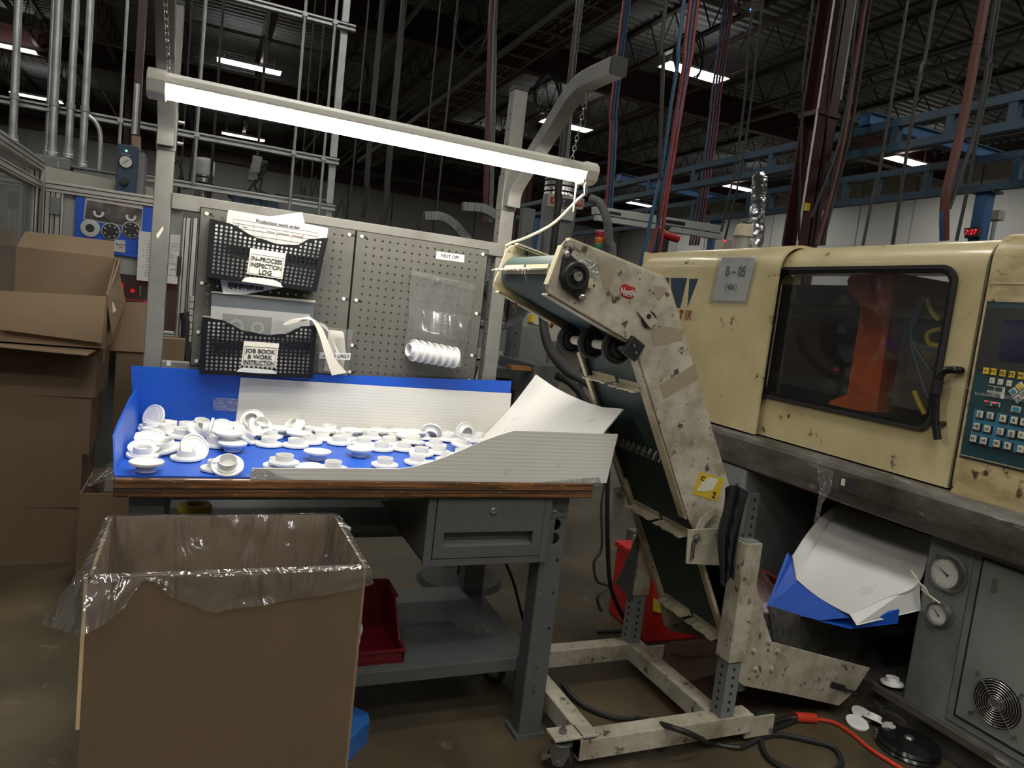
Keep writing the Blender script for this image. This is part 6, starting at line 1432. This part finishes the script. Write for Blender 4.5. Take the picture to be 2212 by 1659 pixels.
for pts, yy in (([(917, 466), (945, 467), (965, 474), (985, 490), (1012, 522)], 2.1), ([(1000, 446), (1035, 449), (1055, 456), (1075, 470), (1098, 492)], 1.95)):
    p = spline([A(x, y, 'y', yy) for x, y in pts], 5); m = MB()
    for i in range(len(p) - 1): m.bar(p[i], p[i + 1] + (p[i + 1] - p[i]) * .15, .045, .045, (0, 1, 0))
    o = m.build('lamp_arm', 'cond_grey', t)
q = A(1141, 676, 'y', 1.9); q2 = A(1170, 735, 'y', 1.9)
t = T('cream_electrical_box', 'cream electrical box with a paper tag behind the conveyor head', 'electrical box', q2)
MB().box(q.x, q2.x + .12, 1.9, 2.1, q2.z, q.z).build('body', 'cell_cream', t, bv=.004); plate([(1153, 680), (1170, 683), (1167, 703), (1150, 698)], 'y', 1.89, .001, 'paper_tag', 'paper', t)
c = A(1148, 688, 'y', 1.88); MB().box(c.x - .012, c.x + .012, 1.86, 1.9, c.z - .02, c.z + .02).build('yellow_plug', 'yellow_plug', t)
q = A(1000, 690, 'y', 1.75); q2 = A(1085, 790, 'y', 1.75)
t = T('shelf_clutter_box', 'dark grey machine housing with boxes behind the right bench upright', 'housing', q2)
MB().box(q.x, q2.x + .25, 1.75, 2.2, .75, q.z).build('body', 'cond_grey', t); MB().box(q.x + .05, q.x + .22, 1.7, 1.75, q2.z + .03, q2.z + .08).build('label_box', 'paper_grey', t)
MB().box(q.x, q2.x + .3, 1.68, 1.75, q2.z - .02, q2.z).build('ledge', 'bench_grey', t)
# pedestal fan
t = T('drum_fan', 'black wire guarded fan behind the right bench upright', 'fan', A(1075, 640, 'y', 1.2))
c = A(1076, 628, 'y', 1.15); m = MB(); Rf = .17
for k in range(13):
    rr = Rf * (k + 2) / 14; m.tube([c + V((rr * math.cos(a), -.05 * (1 - (rr / Rf) ** 2), rr * math.sin(a))) for a in [2 * math.pi * i / 30 for i in range(31)]], .0016, 4, False)
for k in range(10):
    a = math.pi * 2 * k / 10; m.tube([c + V((.02 * math.cos(a), -.05, .02 * math.sin(a))), c + V((Rf * .7 * math.cos(a), -.028, Rf * .7 * math.sin(a))), c + V((Rf * math.cos(a), 0, Rf * math.sin(a)))], .0018, 4, False)
m.build('wire_guard', 'cable', t, smooth=True)
MB().lathe([(Rf, .0), (Rf * 1.03, .02), (Rf * 1.03, .10), (Rf, .12)], 30, Matrix.Translation(c) @ Matrix.Rotation(-math.pi / 2, 4, 'X')).build('drum', 'cable', t, smooth=True)
for k in range(4):
    a = math.pi / 2 * k; MB().prism([c + V((0, .05, 0)) + V((.03 * math.cos(a), 0, .03 * math.sin(a))), c + V((.14 * math.cos(a), .04, .14 * math.sin(a))), c + V((.15 * math.cos(a + .6), .07, .15 * math.sin(a + .6))), c + V((.03 * math.cos(a + 1), .06, .03 * math.sin(a + 1)))], (0, .003, 0)).build('blade', 'cond_grey', t)
MB().cyl(c + V((0, .02, 0)), c + V((0, .12, 0)), .05, 16).build('motor', 'cable', t); MB().cyl(c + V((0, .08, -Rf)), V((c.x, c.y + .08, .02)), .016, 10).build('stand', 'cable', t); MB().lathe([(0, .03), (.18, .02), (.2, 0)], 24, Matrix.Translation((c.x, c.y + .08, 0))).build('base', 'cable', t)
# hoses behind the conveyor
tag(MB().tube([A(1172, 660, 'y', 1.3), A(1176, 715, 'y', 1.2), A(1190, 757, 'y', 1.05), A(1225, 800, 'y', .85), A(1275, 830, 'y', .75), A(1330, 900, 'y', .7)], .022, 10, sm=7).build('rubber_hose', 'rubber', smooth=True), 'thick black rubber hose curving down behind the conveyor belt', 'hose')
tag(MB().tube([A(1203, 812, 'y', 1.0), A(1225, 822, 'y', .95), A(1250, 845, 'y', .9), A(1275, 880, 'y', .85)], .017, 10, sm=6).build('rubber_hose', 'rubber', smooth=True), 'short black hose leaving the grey drawer box', 'hose')
# drying hopper
HYy = 3.0
t = T('drying_hopper', 'steel drying hopper with a red lettered sign behind the lamp end', 'hopper', A(1225, 560, 'y', HYy))
c = A(1232, 400, 'y', HYy); rr = .13
zt_h, zm, zl_ = A(1232, 358, 'y', HYy).z, A(1232, 388, 'y', HYy).z, A(1232, 560, 'y', HYy).z
Mh = Matrix.Translation((c.x, HYy + .14, 0))
MB().lathe([(0, zt_h), (rr, zt_h), (rr, zm), (0, zm)], 24, Mh).build('hood', 'cond_grey', t, smooth=True)
MB().lathe([(rr * .98, zm), (rr * .98, zm - .10), (rr, zm - .11)], 24, Mh).build('sight_glass', 'chrome', t, smooth=True)
for k in range(3): MB().lathe([(rr, 0), (rr * 1.05, .006), (rr, .012)], 24, Mh @ Matrix.Translation((0, 0, zm - .01 - .04 * k))).build('band', 'cable', t)
MB().lathe([(rr, zm - .11), (rr * .98, zm - .30), (rr * .25, zl_ - .35), (0, zl_ - .35)], 24, Mh).build('cone', 'cond_grey', t, smooth=True)
for dx in (-.12, .12): MB().cyl((c.x + dx, HYy + .24, 0), (c.x + dx, HYy + .14, zm - .2), .018, 8).build('stand_leg', 'cond_grey', t)
sg = plate([(1184, 416), (1263, 430), (1259, 453), (1182, 444)], 'y', HYy - .03, .004, 'sign_plate', 'cell_cream', t)
for x0, x1, s in ((1190, 1206, 'C'), (1244, 1259, 'TE')):
    r_ = plate([(x0, 425 + (x0 - 1190) * .1), (x1, 427 + (x0 - 1190) * .1), (x1 - 2, 441 + (x0 - 1190) * .1), (x0 - 1, 440 + (x0 - 1190) * .1)], 'y', HYy - .033, .002, 'red_field', 'red_bright', sg)
    text(s, A((x0 + x1) / 2 - .5, 433 + (x0 - 1190) * .1, 'y', HYy - .034), (1, 0, -.02), (0, 0, 1), .036, 'paper', sg, bold=.001)
plate([(1213, 428), (1243, 431), (1240, 449), (1210, 445)], 'y', HYy - .033, .002, 'dark_field', 'ink', sg); text('C NE', A(1218, 438, 'y', HYy - .034), (0, 0, 1), (-1, 0, 0), .02, 'paper_grey', sg)
plate([(1206, 449), (1241, 454), (1238, 477), (1204, 473)], 'y', HYy - .02, .002, 'chart_label', 'paper_grey', t)
drop('dryer_pipe', 'dark pipe passing in front of the drying hopper sign', [(1218, 300), (1208, 420), (1192, 560)], 2.6, .024, 'black', None, True, 'pipe', 10)
p = spline([A(1275, 428, 'y', 2.9), A(1296, 440, 'y', 2.85), (A(1311, 475, 'y', 2.8)), A(1316, 520, 'y', 2.8), A(1319, 600, 'y', 2.8), V((A(1319, 600, 'y', 2.8).x, 2.8, 0))], 14)
m = MB(); m.tube(p, .028, 12)
for i in range(0, len(p) - 1):
    d = (p[i + 1] - p[i]).normalized(); u = d.orthogonal().normalized(); w_ = d.cross(u)
    m.tube([p[i] + (u * math.cos(a) + w_ * math.sin(a)) * .0285 for a in [2 * math.pi * k / 12 for k in range(13)]], .004, 4, False)
tag(m.build('flexible_duct', 'flex_grey', smooth=True), 'ribbed grey flexible duct beside the signal tower', 'duct')
# signal tower
t = T('signal_tower', 'signal tower with red, amber, green and blue lenses', 'signal light', A(1294, 560, 'y', 2.4))
c = A(1296, 500, 'y', 2.4); h = (A(1296, 499, 'y', 2.4).z - A(1294, 551, 'y', 2.4).z) / 4
for k, col in enumerate(((.30, .01, .012), (.45, .12, .01), (.015, .16, .06), (.01, .06, .28))):
    pm('lens_%d' % k, col, .25, var=.1); MB().lathe([(.001, 0), (.025, 0), (.0265, .004), (.0265, h - .004), (.025, h), (.001, h)], 18, Matrix.Translation((c.x, 2.4, c.z - h * (k + 1)))).build('lens', 'lens_%d' % k, t, smooth=True)
MB().lathe([(.0, .008), (.024, .006), (.026, 0)], 18, Matrix.Translation((c.x, 2.4, c.z))).build('cap', 'cell_cream', t); MB().cyl((c.x, 2.4, c.z - 4 * h), (c.x, 2.4, 0), .02, 10).build('stem', 'blue_steel', t)
# robot beam and red cylinder
c = c
t = T('robot_beam', 'white aluminium robot beam crossing behind the hoses', 'robot arm', A(1420, 470, 'y', 3.6))
for y0, y1, th in ((445, 462, .10), (464, 476, .06)):
    MB().prism([A(1290, y0, 'y', 3.6), A(1560, y0 + 42, 'y', 3.6), A(1560, y1 + 42, 'y', 3.6), A(1290, y1, 'y', 3.6)], (0, th, 0)).build('beam', 'loader_grey', t, bv=.004)
MB().prism([A(1318, 456, 'y', 3.59), A(1342, 460, 'y', 3.59), A(1342, 465, 'y', 3.59), A(1318, 461, 'y', 3.59)], (0, .02, 0)).build('slot_cover', 'cable', t)
MB().prism([A(1440, 474, 'y', 3.59), A(1480, 480, 'y', 3.59), A(1480, 487, 'y', 3.59), A(1440, 481, 'y', 3.59)], (0, .02, 0)).build('slot_cover', 'cable', t)
t = T('red_cylinder', 'small red cylinder on a black mount above the machine cover', 'cylinder', A(1446, 530, 'y', 3.3))
MB().cyl(A(1424, 503, 'y', 3.3), A(1464, 516, 'y', 3.3), .034, 16).build('body', 'red_bright', t, smooth=True)
MB().box(A(1433, 520, 'y', 3.3).x, A(1442, 520, 'y', 3.3).x, 3.28, 3.32, A(1438, 545, 'y', 3.3).z, A(1438, 518, 'y', 3.3).z).build('mount', 'cable', t); MB().cyl((A(1438, 520, 'y', 3.3).x, 3.3, 0), (A(1438, 520, 'y', 3.3).x, 3.3, A(1438, 545, 'y', 3.3).z), .02, 8).build('stand', 'cable', t); MB().prism([A(1434, 487, 'y', 3.3), A(1451, 490, 'y', 3.3), A(1443, 499, 'y', 3.3)], (0, .02, 0)).build('bracket', 'cable', t)
# hose bundles dropping from the roof
HB_ = [([(1478, 0), (1465, 130), (1449, 230), (1432, 350), (1418, 420), (1400, 500), (1382, 585)], 'hose_blue', .0125, 'blue hose on the left of the near hose bundle'), ([(1492, 0), (1480, 120), (1462, 240), (1446, 350), (1430, 450), (1408, 530), (1394, 585)], 'hose_red', .0125, 'red hose at the middle of the near hose bundle'),
       ([(1500, 0), (1489, 100), (1470, 230), (1440, 360), (1425, 450), (1412, 540), (1408, 590)], 'hose_blue', .010, 'blue hose on the right of the near hose bundle'), ([(1508, 0), (1497, 100), (1478, 200), (1455, 340), (1440, 430), (1428, 520), (1414, 595)], 'hose_red', .0125, 'red hose on the right of the near hose bundle'), ([(1439, 0), (1433, 130), (1427, 300), (1424, 430), (1417, 590)], 'cable', .013, 'black hose left of the near coloured hose bundle')]
for pts, mt, r_, lab in HB_: drop('air_hose', lab, pts, 2.3, r_, mt, 'near hose bundle', True, 'hose', 8)
for k, (x, mt) in enumerate(((1540, 'hose_blue'), (1546, 'hose_red'), (1552, 'hose_blue'), (1558, 'hose_red'))):
    drop('air_hose', '%s hose in the thin bundle, %s from the left' % ('blue' if 'blue' in mt else 'red', ORD[k]), [(x, 190), (x - 4, 230), (x - 18, 340), (x - 34, 440), (x - 50, 530)], 5.0, .014, mt, 'far hose bundle', True, 'hose')
for k, (x, mt) in enumerate(((1324, 'hose_red'), (1330, 'hose_blue'), (1336, 'hose_blue'))):
    drop('air_hose', '%s hose behind the curved lamp arm, %s from the left' % ('blue' if 'blue' in mt else 'red', ORD[k]), [(x, 195), (x - 4, 260), (x - 10, 380), (x - 20, 520)], 4.4, .013, mt, 'middle hose bundle', True, 'hose')
drop('roof_pipe', 'maroon and blue pipe pair dropping behind the lamp', [(1063, 0), (1058, 130), (1052, 330), (1048, 480)], 6.0, .03, 'hose_brown', 'roof pipes', True, 'pipe', 10)
drop('roof_pipe', 'dark pipe dropping behind the curved lamp arm', [(1250, 0), (1236, 160), (1224, 330), (1206, 560)], 6.2, .035, 'cond_grey', 'roof pipes', True, 'pipe', 10)
drop('roof_pipe', 'second dark pipe just right of the maroon roof pipe', [(1072, 0), (1068, 130), (1064, 330), (1060, 480)], 6.3, .025, 'cond_grey', 'roof pipes', True, 'pipe', 10)
# ================================================================ blue gantry
def ladder(name, label, X, z0, z1, y0, y1, vy, posts, mat='blue_steel'):
    t = T(name, label, 'gantry', (X, (y0 + y1) / 2, z0))
    for z in (z0, z1): MB().box(X - .03, X + .03, y0, y1, z - .03, z + .03).build('rail', mat, t)
    for y in vy: MB().box(X - .025, X + .025, y - .03, y + .03, z0 + .03, z1 - .03).build('rung', mat, t)
    for y in posts:
        MB().box(X - .05, X + .05, y - .05, y + .05, 0, z0 - .03).build('post', 'blue_bright', t); MB().box(X - .09, X + .09, y - .09, y + .09, z0 - .05, z0 - .03).build('post_cap', mat, t)
    return t
ladder('gantry_rail', 'near blue ladder rail of the gantry, upper in view', 4.85, 2.80, 2.98, -1.5, 9.5, [-.3, .5, 1.0, 1.43, 1.86, 2.30, 3.6, 4.0, 4.75, 5.6, 6.5, 7.5, 8.5], [8.6])
GR = ladder('gantry_rail', 'far blue ladder rail of the gantry, lower in view', 6.10, 2.73, 2.97, -1.5, 12, [-.3, .6, 1.4, 2.17, 2.67, 2.97, 3.5, 3.88, 4.97, 5.32, 6.4, 7.5, 8.6, 10], [2.4, 5.9])
t = T('gantry_bridge', 'blue cross beam bridging the two gantry rails', 'gantry', (5.5, 2.6, 3.0))
MB().box(4.80, 6.4, 2.52, 2.62, 3.01, 3.09).build('beam', 'blue_bright', t); MB().box(4.80, 6.4, 2.50, 2.64, 3.09, 3.10).build('flange', 'blue_steel', t)
t = T('gantry_bridge', 'short far blue beam bridging the rails left of the column', 'gantry', (5.5, 6.2, 3.0))
MB().box(4.80, 6.4, 6.2, 6.3, 3.01, 3.09).build('beam', 'blue_bright', t); MB().box(4.80, 6.4, 6.18, 6.32, 3.09, 3.10).build('flange', 'blue_steel', t)
# cream loader and foil duct on the machine
t = T('hopper_loader', 'cream hopper loader with a clear base on the machine top', 'loader', A(1604, 525, 'x', 3.2))
c = A(1604, 522, 'x', 3.2); Mx = Matrix.Translation((c.x, c.y, c.z)); k = .0022 * 1.25
MB().lathe([(0, .105), (.040, .105), (.052, .095), (.060, .035), (.060, .03), (0, .03)], 24, Mx).build('hood', 'loader_cream', t, smooth=True)
MB().lathe([(.056, .03), (.056, -.06), (0, -.06)], 24, Mx).build('clear_base', 'acrylic', t, smooth=True); MB().lathe([(.045, .03), (.045, -.06)], 20, Mx).build('filter', 'cell_cream', t)
MB().tube([c + V((-.02, 0, .105)), c + V((-.015, 0, .118)), c + V((.015, 0, .118)), c + V((.02, 0, .105))], .005, 6).build('handle', 'cable', t)
MB().cyl((c.x, c.y, 0), (c.x, c.y, c.z - .06), .03, 10).build('stand_pipe', 'cond_grey', t)
c2 = A(1566, 522, 'x', 3.2); MB().box(c2.x - .03, c2.x + .03, c2.y - .03, c2.y + .06, c2.z - .06, c2.z + .01).build('valve_box', 'cell_cream', t); MB().cyl(A(1565, 520, 'x', 3.16), A(1566, 520, 'x', 3.14), .007, 8).build('red_lamp', 'led_soft', t)
b0 = A(1630, 530, 'x', 4.0)
p = [V((b0.x, b0.y, .05)), V((b0.x, b0.y, 1.0)), b0, A(1634, 470, 'x', 4.05), A(1638, 425, 'x', 4.15), A(1640, 400, 'x', 4.25), A(1641, 384, 'x', 4.35)]
m = MB().tube(spline(p, 14), .058, 20)
m.v = [q + noise.noise_vector(q * 22) * .012 for q in m.v]
tag(m.build('foil_duct', 'foil', smooth=False), 'crinkled silver foil duct behind the cream loader', 'duct')
# cables round the column and over the machine
for k, (pts, mt, r_, lab) in enumerate((([(1870, 0), (1850, 120), (1822, 300), (1800, 400), (1765, 530)], 'hose_brown', .02, 'brown hose right of the maroon column'), ([(1880, 0), (1862, 130), (1836, 290), (1808, 400), (1775, 530)], 'cable', .014, 'black cable right of the maroon column, beside the brown hose'), ([(1860, 60), (1845, 150), (1815, 300), (1800, 360), (1780, 530)], 'cable', .012, 'black cable closest to the maroon column'), ([(1855, 0), (1838, 170), (1810, 320), (1752, 470)], 'cable', .010, 'black cable slanting back toward the column foot'))):
    drop('column_cable', lab, pts, 2.55, r_, mt, 'cables at the column', True, 'cable', 8)
for k, (pts, mt, r_, lab) in enumerate((([(2128, 0), (2110, 100), (2085, 240), (2062, 340), (2042, 430), (2040, 520)], 'hose_brown', .026, 'thick brown hose bundle at the right'), ([(2075, 300), (2060, 350), (2045, 420), (2034, 470), (2036, 520)], 'hose_blue', .012, 'blue hose tied to the right brown bundle'), ([(2150, 0), (2136, 120), (2112, 260), (2086, 350), (2050, 450)], 'cable', .012, 'black cable right of the brown hose bundle'), ([(2158, 0), (2140, 150), (2110, 300), (2092, 400), (2066, 520)], 'cable', .010, 'second black cable right of the brown hose bundle'), ([(2020, 0), (1992, 140), (1970, 260), (1945, 420), (1928, 530)], 'cable', .010, 'thin black cable over the middle of the machine'), ([(1912, 300), (1890, 400), (1864, 530)], 'cable', .008, 'thin black cable against the white wall'))):
    drop('machine_cable', lab, pts, 1.2, r_, mt, 'cables over the machine', True, 'cable', 8)
for k, (pts, lab) in enumerate((([(1648, 0), (1625, 200), (1600, 370), (1565, 520)], 'thin black cable left of the cream loader'), ([(1625, 20), (1610, 200), (1590, 350), (1558, 500)], 'second thin black cable left of the cream loader'), ([(1745, 80), (1735, 220), (1728, 380), (1726, 520)], 'thin black cable on the face of the maroon column'))):
    drop('thin_cable', lab, pts, 3.2 if k < 2 else 2.4, .010, 'cable', 'thin hanging cables', True, 'cable')
# clock, pipe stub, roof device
t = T('digital_clock', 'black digital clock with red digits beyond the machine', 'clock', A(2100, 505, 'x', 6.0))
q = [A(x, y, 'x', 6.0) for x, y in ((2083, 493), (2114, 490), (2113, 511), (2083, 514))]
MB().prism(q, (.05, 0, 0)).build('case', 'black', t); text('7:27', A(2097, 502, 'x', 5.995), (0, -1, 0), (0, 0, 1), .06, 'led_red', t, 'digits')
t = T('pipe_stub', 'grey conduit stub with a box beside the blue post', 'conduit', A(2150, 520, 'x', 6.3))
c = A(2151, 466, 'x', 6.3); MB().box(c.x - .04, c.x + .04, c.y - .05, c.y + .05, c.z - .04, c.z + .04).build('box', 'cell_cream', t); MB().cyl((c.x, c.y, c.z - .04), (c.x, c.y, 0), .018, 10).build('pipe', 'galv', t)
t = T('roof_device', 'white disc shaped wireless device with a blue light on the roof', 'device', (9.0, 7.6, 5.86))
c = A(1623, 20, 'z', 5.86); t.location = c
MB().lathe([(0, .0), (.10, .0), (.16, .03), (.15, .05), (0, .06)], 24, Matrix.Translation(c)).build('shell', 'lamp_body', t, smooth=True); MB().cyl(c, c - V((0, 0, .006)), .02, 10).build('status_light', 'led_blue', t)
t = T('cable_tray_run', 'tangled cable tray hung under the roof above the lamp', 'cable tray', (4.6, 11, 5.5))
for x in (4.35, 4.85): MB().box(x - .015, x + .015, 4, 22, 5.35, 5.45).build('tray_rail', 'cond_grey', t)
y = 4.2
while y < 22: MB().box(4.35, 4.85, y - .02, y + .02, 5.36, 5.385).build('tray_rung', 'cond_grey', t); y += .6
for k in range(5):
    R = random.Random(k); MB().tube([(4.42 + .09 * k + .04 * R.random(), 4 + j * 1.5, 5.41 + .03 * R.random()) for j in range(13)], .022, 6, sm=3).build('tray_cable', 'cable' if k % 2 else 'hose_brown', t, smooth=True)
for k, (x, y) in enumerate(((3.4, 8.5), (5.6, 10.5), (2.4, 12.0), (6.4, 7.4))):
    c = V((x, y, 5.2)); MB_ = MB()
    for j in range(3): MB_.tube([c + V(((.22 + .02 * j) * math.cos(a), .05 * math.sin(a * 2 + j), (.30 + .03 * j) * math.sin(a))) for a in [2 * math.pi * i / 20 for i in range(21)]], .014, 6, False)
    MB_.cyl(c + V((0, 0, .3)), c + V((0, 0, .8)), .01, 5)
    tag(MB_.build('roof_cable_coil', 'cable', smooth=True), 'cable coil hanging under the roof, %s from the left' % ORD[[1, 2, 0, 3][k]], 'cable coil', 'roof cable coils')
